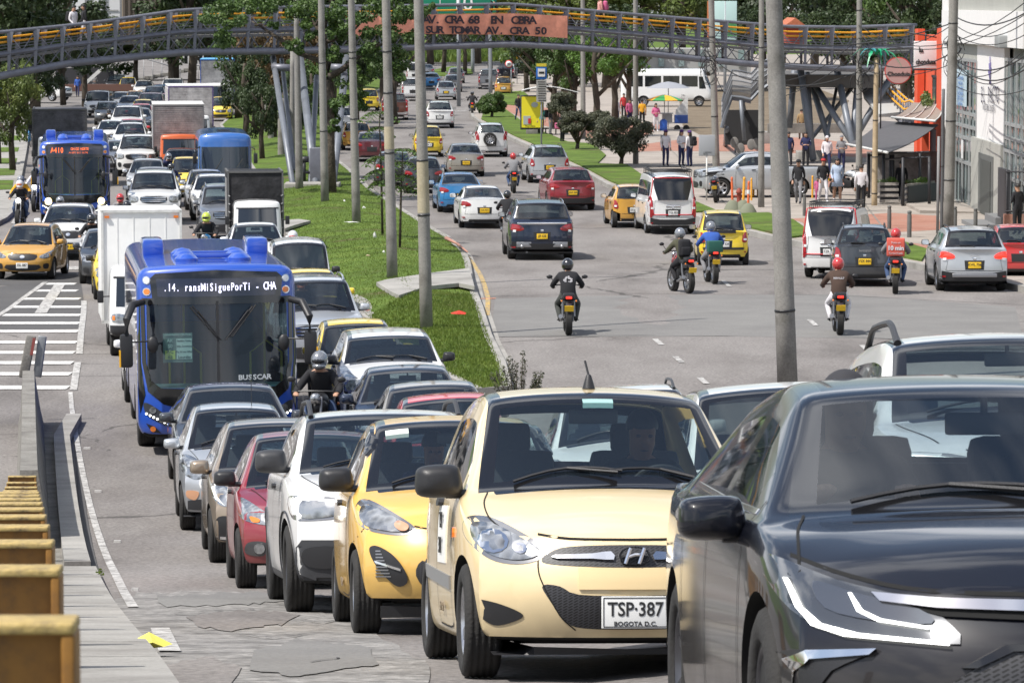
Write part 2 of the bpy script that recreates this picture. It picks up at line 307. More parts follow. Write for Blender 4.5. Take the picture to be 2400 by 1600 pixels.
class Car:
 def __init__(s,**k):
  s.p = dict(DEF); s.p.update(k); s.parts = []; s.build()
 def top(s,t):
  p = s.p
  tab = [(0,p['zf']),(.25,lerp(p['zf'],p['zcw'],.38) + p['hoodcrown']),(p['tc'] * .6,lerp(p['zf'],p['zcw'],.74) + p['hoodcrown'] * .7),(p['tc'],p['zcw']),(p['th'],p['H'] - .045),(p['th'] + .35,p['H'] - .005),(lerp(p['th'],p['tr'],.55),p['H'] + .005),
    (p['tr'],p['H'] - .05),(p['tb'],p['zdk']),(p['L'],p['ztl'])]
  return interp(tab,t)
 def section(s,t):
  p = s.p; w = p['W'] / 2; L = p['L']
  pl = 1 - .09 * max(0,1 - t / 1.15) ** 2 - .07 * max(0,1 - (L - t) / 1.1) ** 2
  zb = p['zb'] + .05 * max(0,1 - t / .5) + .06 * max(0,1 - (L - t) / .5)
  zc = s.top(t)
  if t < p['tc']: zs = lerp(p['zf'] - .02,p['zs'][0],min(1,t / p['tc']) ** .8)
  elif t < p['tb']: zs = lerp(p['zs'][0],p['zs'][1],(t - p['tc']) / (p['tb'] - p['tc']))
  else: zs = lerp(p['zs'][1],p['ztl'] - .015,(t - p['tb']) / max(.01,L - p['tb']))
  zs = min(zs,zc - .008)
  wp = w * pl; xs = .955 * wp
  if t < p['tc']: g = None; kf = t / p['tc']
  elif t > p['tb']: g = None; kf = (L - t) / max(.01,L - p['tb'])
  else: g = 1
  ev = [1,.9,.79,.67,.54,.29,0]; bd = [1,.965,.95,p['gbase'] / .955,p['gbase'] / .955 - .035,.46,0]
  T = []
  if g is None:
   fr = [lerp(a,b,kf) for a,b in zip(ev,bd)]
   for f in fr: T.append((xs * f,zs + (zc - zs) * (1 - f ** 2.2)))
  else:
   z9 = max(zc - p['crown'],zs + .02); gg = (z9 - zs) / (p['H'] - p['crown'] - zs); gg = max(0,min(1,gg))
   x9 = lerp(p['gbase'],p['roofx'],gg) * wp; x7 = .925 * wp; z7 = zs + .012; z8 = z7 + (z9 - z7) * .88; x8 = lerp(.92,p['roofx'] + .035,gg * .92) * wp
   T = [(xs,zs),(x7,z7),(x8,z8),(x9,z9),(x9 - .035,z9 + .012 * gg + .004),(x9 * .54,z9 + (zc - z9) * .8),(0,zc)]
  hz = zs - zb; SD = [(wp * .975,zb + .07 * min(1,hz)),(wp * .998,zb + .33 * hz),(wp * (1.0 if not p['sharp'] else .99),zb + .66 * hz),(wp * .985,zs - .055)]
  Bt = [(wp * .93 * f,zb) for f in (0,.29,.54,.67,.79,.9,1)]
  return Bt + SD + T
 def build(s):
  p = s.p; L = p['L']; bow,br = p['bow'],p['bowr']
  st = [bow * .0 + .0]; base = [.12,.3,.55] + [x for x in (.8,1.05,1.3) if x < p['tc'] - .12] + [p['tc'] - .05,p['tc'],p['tc'] + .06]
  d = p['th'] - p['tc']; base += [p['tc'] + .06 + (d - .12) * q for q in (.33,.66)] + [p['th'] - .06,p['th']]
  for a,b in p['sg']: base += [a,b]
  base += [p['tr'],p['tr'] + .05,lerp(p['tr'] + .05,p['tb'] - .05,.5),p['tb'] - .05,p['tb']]
  q = p['tb'] + .25
  while q < L - .3: base.append(q); q += .3
  base += [L - .12]; q = p['th'] + .4
  while q < p['tr'] - .1: base.append(q); q += .4
  base = sorted(set(round(x,3) for x in base if .05 < x <= L - .1)); out = [base[0]]
  for x in base[1:]:
   if x - out[-1] > .035 or x in (p['tc'],p['th'],p['tr'],p['tb']): out.append(x)
  st = [0] + out + [L]; s.st = st
  nz = lambda z,zb,zt: p['nose'] * interp([(0,.7),(.22,.05),(.5,0),(.72,.18),(1,1)],(z - zb) / (zt - zb))
  tz = lambda z,zb,zt: p['tail'] * interp([(0,.8),(.2,.1),(.45,0),(.7,.55),(1,1)],(z - zb) / (zt - zb))
  V = []; rings = []
  def pos(i,x,z,sec):
   t = st[i]; w = p['W'] / 2; zb,zt = sec[0][1],sec[17][1]; f = min(1,x / (w * .91))
   y = t
   if t < .9:
    k = max(0,1 - t / .9); y += k * (bow * f ** 2.6 + nz(min(z,zt),zb,max(zt,zb + .1)))
   if L - t < .6:
    k = max(0,1 - (L - t) / .6); y -= k * (br * f ** 3 + tz(min(z,zt),zb,zt))
   if p['tc'] - .3 <= t <= p['th'] + .1 and z > p['zs'][0] - .05:       # windscreen bowed forward in plan
    y -= .1 * (1 - min(1,x / (w * .8)) ** 2) * (1 - abs(t - p['tc']) / 1.2)
   if p['tr'] - .05 <= t <= p['tb'] + .2 and z > p['zs'][1] - .05: y += .07 * (1 - min(1,x / (w * .8)) ** 2)
   return (x,y,z)
  for i,t in enumerate(st):
   sec = s.section(t); r = []
   for x,z in sec: r.append(len(V)); V.append(pos(i,x,z,sec))
   rings.append(r)
  Fs = []; Ms = []
  def inside(iv,a,b): return any(x - .001 <= a and b <= y + .001 for x,y in iv)
  tc,th,tr,tb = p['tc'],p['th'],p['tr'],p['tb']; s0,s1 = p['sg'][0][0],p['sg'][-1][1]
  for i in range(len(st) - 1):
   a,b = st[i],st[i + 1]; m_ = (a + b) / 2
   for k in range(17):
    mi = 0
    if k < 6: mi = 6
    elif k < 7 and (p['clad'] or p['low']): mi = 5
    elif k == 12:
     if inside(p['sg'],a,b): mi = 3
     elif s0 < m_ < s1 and b - a < .17: mi = 1
    elif k == 14:
     if tc < m_ < th or tr < m_ < tb: mi = 1
     elif th < m_ < tr and p['ditch']: mi = 1
    elif k >= 15:
     if tc < m_ < th: mi = 2 if tc + .055 < m_ < th - .055 else 1
     elif tr < m_ < tb: mi = 4 if tr + .045 < m_ < tb - .045 else 1
     elif tc - .06 < m_ < tc: mi = 1
    if p['rear'] == 'none' and mi == 4: mi = 0
    Fs.append((rings[i][k],rings[i + 1][k],rings[i + 1][k + 1],rings[i][k + 1])); Ms.append(mi)
  for end,i in ((0,0),(1,len(st) - 1)):
   sec = s.section(st[i]); r = rings[i]; G = {}
   for row in range(6):
    for c in range(7):
     if c == 0: G[row,c] = r[6 + row]
     elif row == 0: G[row,c] = r[6 - c]
     elif row == 5: G[row,c] = r[11 + c]
     else:
      fx = sec[11 + c][0] / sec[11][0]; x = sec[6 + row][0] * fx; fz = (sec[6 + row][1] - sec[6][1]) / (sec[11][1] - sec[6][1]); z = lerp(sec[6][1],sec[11 + c][1],fz)
      G[row,c] = len(V); V.append(pos(i,x,z,sec))
   for row in range(5):
    for c in range(6):
     q = (G[row,c],G[row,c + 1],G[row + 1,c + 1],G[row + 1,c]); Fs.append(q if end == 0 else q[::-1]); Ms.append(5 if row == 0 and (p['clad'] or p['low']) else 0)
  me = bpy.data.meshes.new('b'); me.from_pydata(V,[],Fs); me.polygons.foreach_set('material_index',Ms)
  sg = GN if p['inner'] else GM
  mats = [None,TRIMG,p['glass'] or sg,p['side'] or sg,p['rear'] if p['rear'] not in (None,'none') else sg,CLAD if p['clad'] else TRIM,WELL]
  dummy = flat('body_paint',(.5,.5,.5)); mats[0] = dummy
  for m in mats: me.materials.append(m)
  # slots may repeat one material: make them distinct indices anyway
  o = bpy.data.objects.new('b',me); COL.objects.link(o)
  md = o.modifiers.new('m','MIRROR'); md.use_clip = True; md.merge_threshold = .0005
  md = o.modifiers.new('s','SUBSURF'); md.levels = p['sub']; md.render_levels = p['sub']
  me2 = evalmesh(o); bm = bmesh.new(); bm.from_mesh(me2); bmesh.ops.recalc_face_normals(bm,faces=bm.faces); bm.to_mesh(me2); bm.free()
  o = bpy.data.objects.new('b',me2); COL.objects.link(o)
  cb = MB(); w = p['W'] / 2; Ra = p['R'] + p['arch']
  for t in (p['fa'],p['ra']):
   for sx in (-1,1):
    x0,x1 = sx * (w + .15),sx * (w - .3)
    n = 40; vs = [(x,t + Ra * math.cos(2 * math.pi * j / n),p['R'] + Ra * math.sin(2 * math.pi * j / n)) for x in (x0,x1) for j in range(n)]
    fs = [list(range(n)),list(range(2 * n - 1,n - 1,-1))] + [(j,n + j,n + (j + 1) % n,(j + 1) % n) for j in range(n)]
    if sx > 0: fs = [f[::-1] for f in fs]
    cb.add(vs,fs,6)
  cm = cb.me('c',mats); bmx = bmesh.new(); bmx.from_mesh(cm); bmesh.ops.recalc_face_normals(bmx,faces=bmx.faces); bmx.to_mesh(cm); bmx.free()
  co = bpy.data.objects.new('c',cm); COL.objects.link(co)
  md = o.modifiers.new('x','BOOLEAN'); md.operation = 'DIFFERENCE'; md.solver = 'EXACT'; md.object = co; md.material_mode = 'INDEX'
  me3 = evalmesh(o); bpy.data.objects.remove(co)
  s.bm = bmesh.new(); s.bm.from_mesh(me3); s.bvh = BVHTree.FromBMesh(s.bm)
  def sub(keep,name,ml,remap):
   b = s.bm.copy(); bmesh.ops.delete(b,geom=[f for f in b.faces if f.material_index not in keep],context='FACES')
   for f in b.faces: f.material_index = remap.get(f.material_index,0); f.smooth = True
   m = bpy.data.meshes.new(name); b.to_mesh(m); b.free(); [m.materials.append(x) for x in ml]; m.set_sharp_from_angle(angle=math.radians(38)); return m
  s.parts.append(['body',sub({0,1,5,6},'body',[dummy,mats[1],mats[5],WELL],{0: 0,1: 1,5: 2,6: 3}),None,None,1])
  s.parts.append(['windshield',sub({2},'windshield',[mats[2]],{}),None,None,0])
  s.parts += [['side_window',m,None,None,0] for m in islands(sub({3},'side_window',[mats[3]],{}),'side_window')]
  if p['rear'] != 'none': s.parts.append(['rear_window',sub({4},'rear_window',[mats[4]],{}),None,None,0])
  s.bm.free()
  s.tm = (p['fa'] + p['ra']) / 2; ty,rim = wheel_me(p['R'],p['wheel'],p['ww'],p['rimf'])
  for t in (p['fa'],p['ra']):
   for sx in (-1,1):
    M = Matrix.Translation((sx * (w - p['ww'] / 2 - .012),t,p['R'])) @ (Matrix.Rotation(math.pi,4,'Z') if sx < 0 else Matrix.Identity(4)); i = len(s.parts)
    s.parts.append(['wheel',ty,M,None,0]); s.parts.append(['rim',rim,None,i,0])
  if p['clad']:
   for t in (p['fa'],p['ra']):
    for sx in (-1,1):
     b = MB(); n = 22; vs = []
     for j in range(n + 1):
      a = math.radians(-12 + 204 * j / n);
      for rr,dx in ((Ra - .012,.004),(Ra - .012,.016),(Ra + .055,.014),(Ra + .07,-.02)):
       y,z = t + rr * math.cos(a),p['R'] + rr * math.sin(a); x = s.hit('S',y,z,sx); vs.append((sx * (x + dx),y,z))
     b.add(vs,[(j * 4 + q,j * 4 + q + 1,j * 4 + q + 5,j * 4 + q + 4) for j in range(n) for q in range(3)],0,True)
     s.add('wheel_arch',b,[CLAD])
 def hit(s,view,a,b,sgn=1):
  if view == 'S':
   q = s.bvh.ray_cast(Vector((sgn * 5,a,b)),Vector((-sgn,0,0)))
   return abs(q[0].x) if q[0] is not None else s.p['W'] / 2
  if view == 'F': o,d = Vector((a,-5,b)),Vector((0,1,0))
  elif view == 'B': o,d = Vector((a,s.p['L'] + 5,b)),Vector((0,-1,0))
  else: o,d = Vector((a,b,6)),Vector((0,0,-1))
  q = s.bvh.ray_cast(o,d)
  if q[0] is None:
   g = o.copy(); g.y = {'F': .3,'B': s.p['L'] - .3}.get(view,g.y); q = s.bvh.find_nearest(g)
  return q[0]
 def place3(s,view,a,b,sgn,off):
  if view == 'S': return Vector((sgn * (s.hit('S',a,b,sgn) + off),a,b))
  h = s.hit(view,a,b); d = {'F': Vector((0,-1,0)),'B': Vector((0,1,0)),'T': Vector((0,0,1))}[view]
  if view == 'T': return Vector((a,b,h.z + off))
  return Vector((a,h.y,b)) + d * off
 def patch(s,name,view,poly,mat,off=.006,g=.05,mirror=True,depth=.025,smooth=4,puff=0.,parent=None):
  P2 = crs(poly,smooth) if smooth > 1 else poly
  ret = []
  for sg in ((1,-1) if mirror else (1,)):
   pp = P2 if view == 'S' or sg == 1 else [(-a,b) for a,b in P2]
   bm = gridpoly(pp,g,g); bnd = set(v for v in bm.verts if any(len(e.link_faces) == 1 for e in v.link_edges))
   src = {v: (v.co.x,v.co.y) for v in bm.verts}
   for v in bm.verts: v.co = s.place3(view,*src[v],sg,off + (0 if v in bnd else puff))
   be = [e for e in bm.edges if len(e.link_faces) == 1]; r = bmesh.ops.extrude_edge_only(bm,edges=be)
   dv = {'F': Vector((0,1,0)),'B': Vector((0,-1,0)),'T': Vector((0,0,-1)),'S': Vector((-sg,0,0))}[view] * (depth + off)
   for v in r['geom']:
    if isinstance(v,bmesh.types.BMVert): v.co += dv
   bmesh.ops.recalc_face_normals(bm,faces=bm.faces)
   cen = sum((f.normal * f.calc_area() for f in bm.faces if all(v in src for v in f.verts)),Vector())
   if cen.dot(-dv) < 0: bmesh.ops.reverse_faces(bm,faces=bm.faces)
   m = bpy.data.meshes.new(name); bm.to_mesh(m); bm.free(); m.materials.append(mat)
   m.shade_smooth(); m.set_sharp_from_angle(angle=math.radians(40)); s.parts.append([name,m,None,parent,0]); ret.append(len(s.parts) - 1)
  return ret
 def seam(s,view,pts,wd=.007,mat=None,mirror=True,off=.003,name='panel_gap',smooth=4):
  pts = crs(pts,smooth,False) if smooth > 1 else pts
  Q = []
  for (a0,b0),(a1,b1) in zip(pts,pts[1:]):
   n = max(1,int(math.hypot(a1 - a0,b1 - b0) / .06)); Q += [(lerp(a0,a1,i / n),lerp(b0,b1,i / n)) for i in range(n)]
  Q.append(pts[-1])
  for sg in ((1,-1) if mirror else (1,)):
   L_ = [];
   for i,q in enumerate(Q):
    a,c = Q[max(0,i - 1)],Q[min(len(Q) - 1,i + 1)]; dx,dy = c[0] - a[0],c[1] - a[1]; l = math.hypot(dx,dy) or 1; nx,ny = -dy / l * wd / 2,dx / l * wd / 2
    for e in (-1,1):
     x,y = q[0] + nx * e,q[1] + ny * e
     if view != 'S': x *= sg
     L_.append(s.place3(view,x,y,sg,off))
   s.seams = getattr(s,'seams',MB()); s.seams.add(L_,[(2 * i,2 * i + 1,2 * i + 3,2 * i + 2) for i in range(len(Q) - 1)],0)
 def add(s,name,mb,mats,M=None,parent=None,angle=40):
  m = mb.me(name,mats)
  if angle: m.shade_smooth(); m.set_sharp_from_angle(angle=math.radians(angle))
  s.parts.append([name,m,M,parent,0]); return len(s.parts) - 1
 def mirror(s,t,z,size=1,mat=None,both=True,x=None,big=(.2,.15)):
  w = s.p['W'] / 2
  for sx in (-1,1):
   b = MB(); xx = w * .93 + .125; hw,hh = big[0] / 2 * size,big[1] / 2 * size
   poly = crs([(-hw,-hh * .8),(-hw * .95,hh * .5),(-hw * .6,hh * .98),(hw * .75,hh * .85),(hw,hh * .2),(hw * .9,-hh * .8),(0,-hh)],4); n = len(poly); vs = []
   for d,k in ((-.10,.45),(-.085,.75),(-.05,.93),(0,1),(.03,.97),(.035,.86)): vs += [(sx * (a * k + xx),t + d * size,z + c * k) for a,c in poly]
   fs = [list(range(n))[::-1 if sx > 0 else 1]] + [(r * n + j,r * n + (j + 1) % n,(r + 1) * n + (j + 1) % n,(r + 1) * n + j)[::sx] for r in range(5) for j in range(n)]
   b.add(vs,fs,0,True)
   b.tube([(sx * (w * .9),t - .02,z - hh * .75),(sx * (xx - hw * .3),t - .03,z - hh * .8)],[.025,.02],8,1)
   i = s.add('side_mirror',b,[mat or flat('body_paint',(.5,.5,.5)),TRIM]); s.parts[i][4] = 0 if mat else 1
   q = MB(); q.prism([(a * .86 + xx * 1,z + c * .86) for a,c in (poly if sx > 0 else [(-a,c) for a,c in poly[::-1]])],t + .036,t + .039) if sx > 0 else q.prism([(-xx + a * .86,z + c * .86) for a,c in [(-a,c) for a,c in poly[::-1]]],t + .036,t + .039)
   s.add('mirror_glass',q,[CHROME],None,i)
 def wipers(s,rear=False):
  p = s.p; tc = p['tc']; w = p['W'] / 2
  for x0,x1 in ((-.62 * w,.08 * w),(.0 * w,.66 * w)):
   b = MB(); pts = []
   for i in range(7):
    x = lerp(x0,x1,i / 6); h = s.hit('T',x,tc + .015 + .035 * math.sin(math.pi * i / 6)); pts.append((x,h.y,h.z + .018))
   b.tube(pts,.008,5); b.tube([pts[3],(lerp(x0,x1,.95),pts[5][1] - .06,pts[5][2] - .02)],.009,5); s.add('wiper',b,[TRIM])
 def rails(s,mat=TRIM,h=.07,t0=None,t1=None,r=.016):
  p = s.p; t0 = t0 or p['th'] + .15; t1 = t1 or p['tr'] - .1
  for sx in (-1,1):
   b = MB(); pts = []; x = sx * (p['roofx'] * p['W'] / 2 - .03)
   for i in range(13):
    f = i / 12; t = lerp(t0,t1,f); z = s.hit('T',x,t).z; hh = h * min(1,5 * f,5 * (1 - f)); pts.append((x,t,z + hh))
   b.tube(pts,[r * 1.2] + [r] * 11 + [r * 1.2],8); s.add('roof_rail',b,[mat])
 def interior(s,seats=True,wheel=True,t0=None,seatz=.0,x=.35):
  p = s.p; tc = p['tc']; w = p['W'] / 2; z = p['zs'][0]
  b = MB(); b.box((0,tc + .3,z - .16),(1.7 * w,.6,.26),0,None,.06); b.box((x,tc + .5,z - .04),(.36,.16,.1),0,None,.04); s.add('dashboard',b,[DASH])
  for sx in (-x,x):
   b = MB(); b.box((sx,tc + 1.35,.5),(.5,.5,.16),0,None,.06)
   b.box((sx,tc + 1.66,.86),(.5,.14,.62),0,Matrix.Rotation(-.25,3,'X'),.06); b.box((sx,tc + 1.79,1.23),(.25,.09,.17),0,Matrix.Rotation(-.2,3,'X'),.035); b.tube([(sx - .05,tc + 1.75,1.1),(sx - .05,tc + 1.79,1.2)],.008,5); s.add('seat',b,[SEAT])
  b = MB(); tb = min(p['ra'] - .05,p['tr'] - .15); b.box((0,tb - .35,.5),(1.5 * w,.5,.16),0,None,.06); b.box((0,tb,.82),(1.5 * w,.13,.5),0,Matrix.Rotation(-.2,3,'X'),.05)
  for sx in (-.38,.38): b.box((sx,tb + .06,1.12),(.24,.08,.13),0,None,.03)
  s.add('rear_seat',b,[SEAT])
  if wheel:
   b = MB(); M = Matrix.Translation((x,tc + .66,z + .0)) @ Matrix.Rotation(math.radians(-65),4,'X'); R_ = .18
   pr = [(R_ + .014 * math.cos(a),.014 * math.sin(a)) for a in [i * math.pi / 4 for i in range(9)]]; b.lathe(pr,28,0,M)
   b.tube([M @ Vector((-R_,0,0)),M @ Vector((R_,0,0))],.014,6); b.tube([M @ Vector((0,0,0)),M @ Vector((0,-R_,0))],.014,6); b.ell(M @ Vector((0,0,0)),.055,10,5,z0=-.9); s.add('steering_wheel',b,[DASH])
  h = s.hit('T',0,p['th'] + .02); b = MB(); b.box((0,p['th'] - .0,h.z - .13),(.26,.03,.075),0,None,.012); b.tube([(0,p['th'],h.z - .02),(0,p['th'],h.z - .13)],.012,6); s.add('rear_view_mirror',b,[TRIM])
 def done(s):
  if hasattr(s,'seams'):
   b = bmesh.new(); b.from_mesh(s.parts[0][1]); n = len(b.faces); b.from_mesh(s.seams.me()); b.faces.ensure_lookup_table()
   for f in b.faces[n:]: f.material_index = 3
   b.to_mesh(s.parts[0][1]); b.free()
  return s
 def put(s,X,Y,m,col,label,front=True,group=None,name='car',cat='car',z=0,wheelm=None,mir=None,skip=()):
  L = s.p['L']; d = Vector((m,1,0)).normalized()      # away from the camera
  yv = d if front else -d                              # local +Y (rearwards)
  k = s.tm if front else (L - s.tm)
  c = Vector((X,Y,0)) + d * k; half = (s.p['ra'] - s.p['fa']) / 2
  xv = Vector((yv.y,-yv.x,0)); w = s.p['W'] / 2 - .1
  G = lambda q: zg(q.x,q.y) + .003
  zr,zf_,zl,zr2 = G(c + yv * half),G(c - yv * half),G(c - xv * w),G(c + xv * w)
  yv = Vector((yv.x,yv.y,(zr - zf_) / (2 * half))).normalized(); xv = Vector((xv.x,xv.y,(zr2 - zl) / (2 * w))).normalized(); zv = xv.cross(yv).normalized(); xv = yv.cross(zv)
  c.z = (zr + zf_) / 2 + z
  M = Matrix((xv,yv,zv)).transposed().to_4x4(); M.translation = c
  root = empty(name,M,label,cat,group); pm = col; obs = []
  T = Matrix.Translation((0,-s.tm,0))
  for nm,me,lm,par,pf in s.parts:
   if nm in skip: obs.append(None); continue
   o = bpy.data.objects.new(nm,me); COL.objects.link(o)
   if par is None: o.parent = root; o.matrix_local = T @ lm if lm else T
   else: o.parent = obs[par]; o.matrix_local = lm if lm else Matrix.Identity(4)
   if pf == 1 or nm == 'painted': o.material_slots[0].link = 'OBJECT'; o.material_slots[0].material = pm
   if nm == 'side_mirror' and mir: o.material_slots[0].link = 'OBJECT'; o.material_slots[0].material = mir
   if nm == 'rim' and wheelm: o.material_slots[0].link = 'OBJECT'; o.material_slots[0].material = wheelm
   obs.append(o)
  root['_tm'] = s.tm; return root
def plate(root,car,s_,front,x=0,z=.4,yellow=True,sub=None,size=(.33,.155)):
 tm = car.tm; L = car.p['L']; h = car.place3('F' if front else 'B',x,z,1,.02); sg = -1 if front else 1
 b = MB(); b.box((0,0,0),(size[0],.008,size[1]),0,None,.003)
 rotm = Matrix.Translation((x,h.y - tm + sg * .006,z)) @ (Matrix.Identity(4) if front else Matrix.Rotation(math.pi,4,'Z'))
 o = b.build('licence_plate',flat('yellow_plate' if yellow else 'white_plate',(.8,.5,.02) if yellow else (.72,.72,.7),.5),root,rotm)
 bk = flat('plate_black',(.02,.02,.02),.5)
 if s_: text(s_,.095 * size[1] / .155,bk,o,(0,-.0055,.012 * size[1] / .155),sx=.86 * size[0] / .33,ext=.0012,bold=.0015)
 if sub: text(sub,.03,bk,o,(0,-.0055,-.056),sx=1.1,ext=.0012,bold=.0005)
 if size[0] > .3 and sub:
  fr = MB()
  for cx,cz,dx,dz in ((0,.07,.31,.004),(0,-.07,.31,.004),(-.155,0,.004,.136),(.155,0,.004,.136)): fr.box((cx,-.0052,cz),(dx,.002,dz))
  fr.build('border',bk,o)
 return o
# paints
def srgb(r,g,b): return tuple((c / 12.92 if c <= .04045 else ((c + .055) / 1.055) ** 2.4) for c in (r / 255,g / 255,b / 255))
P_CREAM = paint('cream_paint',(.77,.61,.35)); P_YEL = paint('yellow_paint',(.74,.45,.10)); P_WHITE = paint('white_paint',(.72,.72,.71)); P_RED = paint('cherry_paint',(.22,.008,.018))
P_BEIGE = paint('champagne_paint',(.34,.27,.20),.6); P_SILVER = paint('silver_paint',(.52,.54,.56),.55); P_BLACK = paint('black_paint',(.006,.007,.012)); P_BLACK.node_tree.nodes['Principled BSDF'].inputs['Specular IOR Level'].default_value = .15; P_BLACK.node_tree.nodes['Principled BSDF'].inputs['Coat IOR'].default_value = 1.38; P_DGREY = paint('graphite_paint',(.05,.055,.065),.4)
P_BUS = paint('bus_blue_paint',(.015,.075,.42)); P_BUS2 = paint('old_bus_blue_paint',(.03,.13,.42)); P_TAXI = paint('taxi_yellow_paint',(.78,.56,.02)); P_TAXIO = paint('taxi_amber_paint',(.56,.29,.04)); P_BRED = paint('bright_red_paint',(.55,.03,.03))
P_NAVY = paint('navy_paint',(.008,.016,.042),.4); P_BLUE = paint('sky_blue_paint',(.03,.22,.5),.4); P_BROWN = paint('brown_paint',(.13,.045,.03),.3); P_GREY = paint('grey_paint',(.22,.23,.25),.5); P_MAROON = paint('maroon_paint',(.11,.012,.02),.3)
P_ORANGE = paint('orange_paint',(.6,.12,.03)); P_TAN = paint('tan_silver_paint',(.36,.33,.28),.5)
# the cream taxi in front
def taxi_i10():
 c = Car(L=3.58,W=1.6,H=1.505,zb=.17,R=.285,fa=.74,ra=3.1,zf=.715,zcw=.955,tc=.98,th=1.7,tr=3.05,tb=3.42,zdk=1.04,ztl=1.0,zs=(.9,.98),bow=.34,nose=.13,sg=[(1.3,2.02),(2.1,2.82)],inner=True,wheel=7,roofx=.68,hoodcrown=.03)
 lp = [(.425,.655),(.50,.715),(.64,.80),(.74,.81),(.775,.765),(.76,.68),(.68,.60),(.56,.575),(.45,.60)]
 c.patch('headlight','F',lp,flat('lamp_rim',(.25,.25,.26),.25,.6,1),.004)
 for i in c.patch('headlight_lens','F',[(.45,.65),(.52,.70),(.64,.77),(.73,.78),(.75,.74),(.735,.68),(.67,.62),(.56,.597),(.47,.615)],LAMP,.012,puff=.01): pass
 for x,z,r in ((.66,.69,.07),(.54,.655,.032)): c.patch('lamp_reflector','F',[(x + r * math.cos(a),z + r * .85 * math.sin(a)) for a in [i * math.pi / 6 for i in range(12)]],CHROME,.026,smooth=1,g=.03,puff=-.008)
 c.patch('grille','F',[(.44,.60),(.40,.635),(.30,.662),(.0,.67),(-.30,.662),(-.40,.635),(-.44,.60),(-.42,.58),(-.28,.568),(0,.56),(.28,.568),(.42,.58)],GRILLE,.003,mirror=False,smooth=3)
 c.patch('grille_bar','F',[(.38,.622),(.2,.63),(.11,.64),(.10,.60),(.2,.605),(.37,.606)],CHROME,.018,smooth=2)
 c.patch('lower_grille','F',[(.44,.475),(.36,.47),(.27,.43),(0,.425),(-.27,.43),(-.36,.47),(-.44,.475),(-.42,.42),(-.33,.30),(-.24,.265),(0,.26),(.24,.265),(.33,.30),(.42,.42)],GRILLE,.002,mirror=False,smooth=3)
 c.patch('blank_panel','F',[(.27,.455),(-.27,.455),(-.27,.56),(.27,.56)],flat('faded_cream',(.72,.55,.30),.4),.012,mirror=False,smooth=1)
 c.patch('fog_lamp_recess','F',[(.53,.33),(.57,.295),(.66,.275),(.735,.33),(.745,.385),(.72,.40),(.62,.375)],TRIM,.006)
 c.patch('bumper_lip','F',[(.66,.13),(.66,.175),(0,.155),(-.66,.175),(-.66,.13)],TRIM,.02,mirror=False,smooth=1)
 b = MB(); n = 28; y = c.hit('F',0,.615).y - .045
 b.add([(.078 * k * math.cos(a),y + (0 if k < .9 else .0) + .0,(.618) + .045 * k * math.sin(a)) for k in (1,.84) for a in [2 * math.pi * i / n for i in range(n)]] + [(.078 * k * math.cos(a),y + .03,(.618) + .045 * k * math.sin(a)) for k in (1,.84) for a in [2 * math.pi * i / n for i in range(n)]],
   [(i,(i + 1) % n,n + (i + 1) % n,n + i) for i in range(n)] + [(i,2 * n + i,2 * n + (i + 1) % n,(i + 1) % n) for i in range(n)])
 for x0 in (-.034,.034): b.tube([(x0 - .012,y + .005,.58),(x0 + .014,y + .005,.656)],.0095,6)
 b.tube([(-.03,y + .005,.613),(0,y + .003,.623),(.03,y + .005,.624)],.008,6); c.add('badge',b,[CHROME])
 c.seam('F',[(0,.695),(.3,.70),(.45,.722)],.012); c.seam('F',[(.45,.65),(.46,.56),(.44,.48),(.36,.33),(.28,.255)],.006)
 c.seam('T',[(.58,.33),(.655,.55),(.665,.78),(.63,.97)],.007)
 c.seam('S',[(1.22,1.02),(1.2,.9),(1.16,.6),(1.2,.36),(1.28,.24),(2.05,.235)],.01); c.seam('S',[(2.05,.235),(2.08,.6),(2.06,1.0),(2.05,1.4)],.01)
 c.patch('door_handle','S',[(1.85,.86),(1.98,.865),(1.98,.90),(1.85,.895)],TRIM,.03,smooth=2); c.patch('indicator','S',[(1.02,.70),(1.08,.70),(1.07,.745),(1.03,.745)],AMB,.012,smooth=2)
 c.patch('rub_strip','S',[(1.22,.43),(2.85,.47),(2.85,.54),(1.22,.50)],flat('grey_tape',(.2,.2,.2),.6),.01,smooth=1)
 c.patch('door_number_panel','S',[(1.5,.56),(1.98,.56),(1.98,.86),(1.5,.86)],flat('white_plate',(.72,.72,.7),.5),.006,smooth=1)
 c.patch('window_sticker','T',[(-.07,1.60),(.09,1.60),(.09,1.57),(-.07,1.57)],flat('sticker_teal2',(.3,.5,.48),.6),.004,mirror=False,smooth=1)
 c.mirror(1.12,.985,1.08,TRIM,big=(.22,.16)); c.wipers(); c.interior()
 b = MB(); h = c.hit('T',0,1.9); b.lathe([(.035,0),(.03,.02),(.018,.06),(.012,.075),(.001,.08)],12,0,Matrix.Translation(h)); b.tube([h + Vector((0,0,.07)),h + Vector((-.015,.04,.15))],.007,6); c.add('antenna',b,[TRIM])
 return c.done()
def door_text(root,c,lines,t,z,size,side=-1,mat=None):
 for i,l in enumerate(lines):
  zz = z - i * size * 1.1; h = c.hit('S',t,zz,side); text(l,size,mat or flat('plate_black',(.02,.02,.02),.5),root,(side * (h + .014),t - c.tm,zz),(math.pi / 2,0,-math.pi / 2 if side < 0 else math.pi / 2))
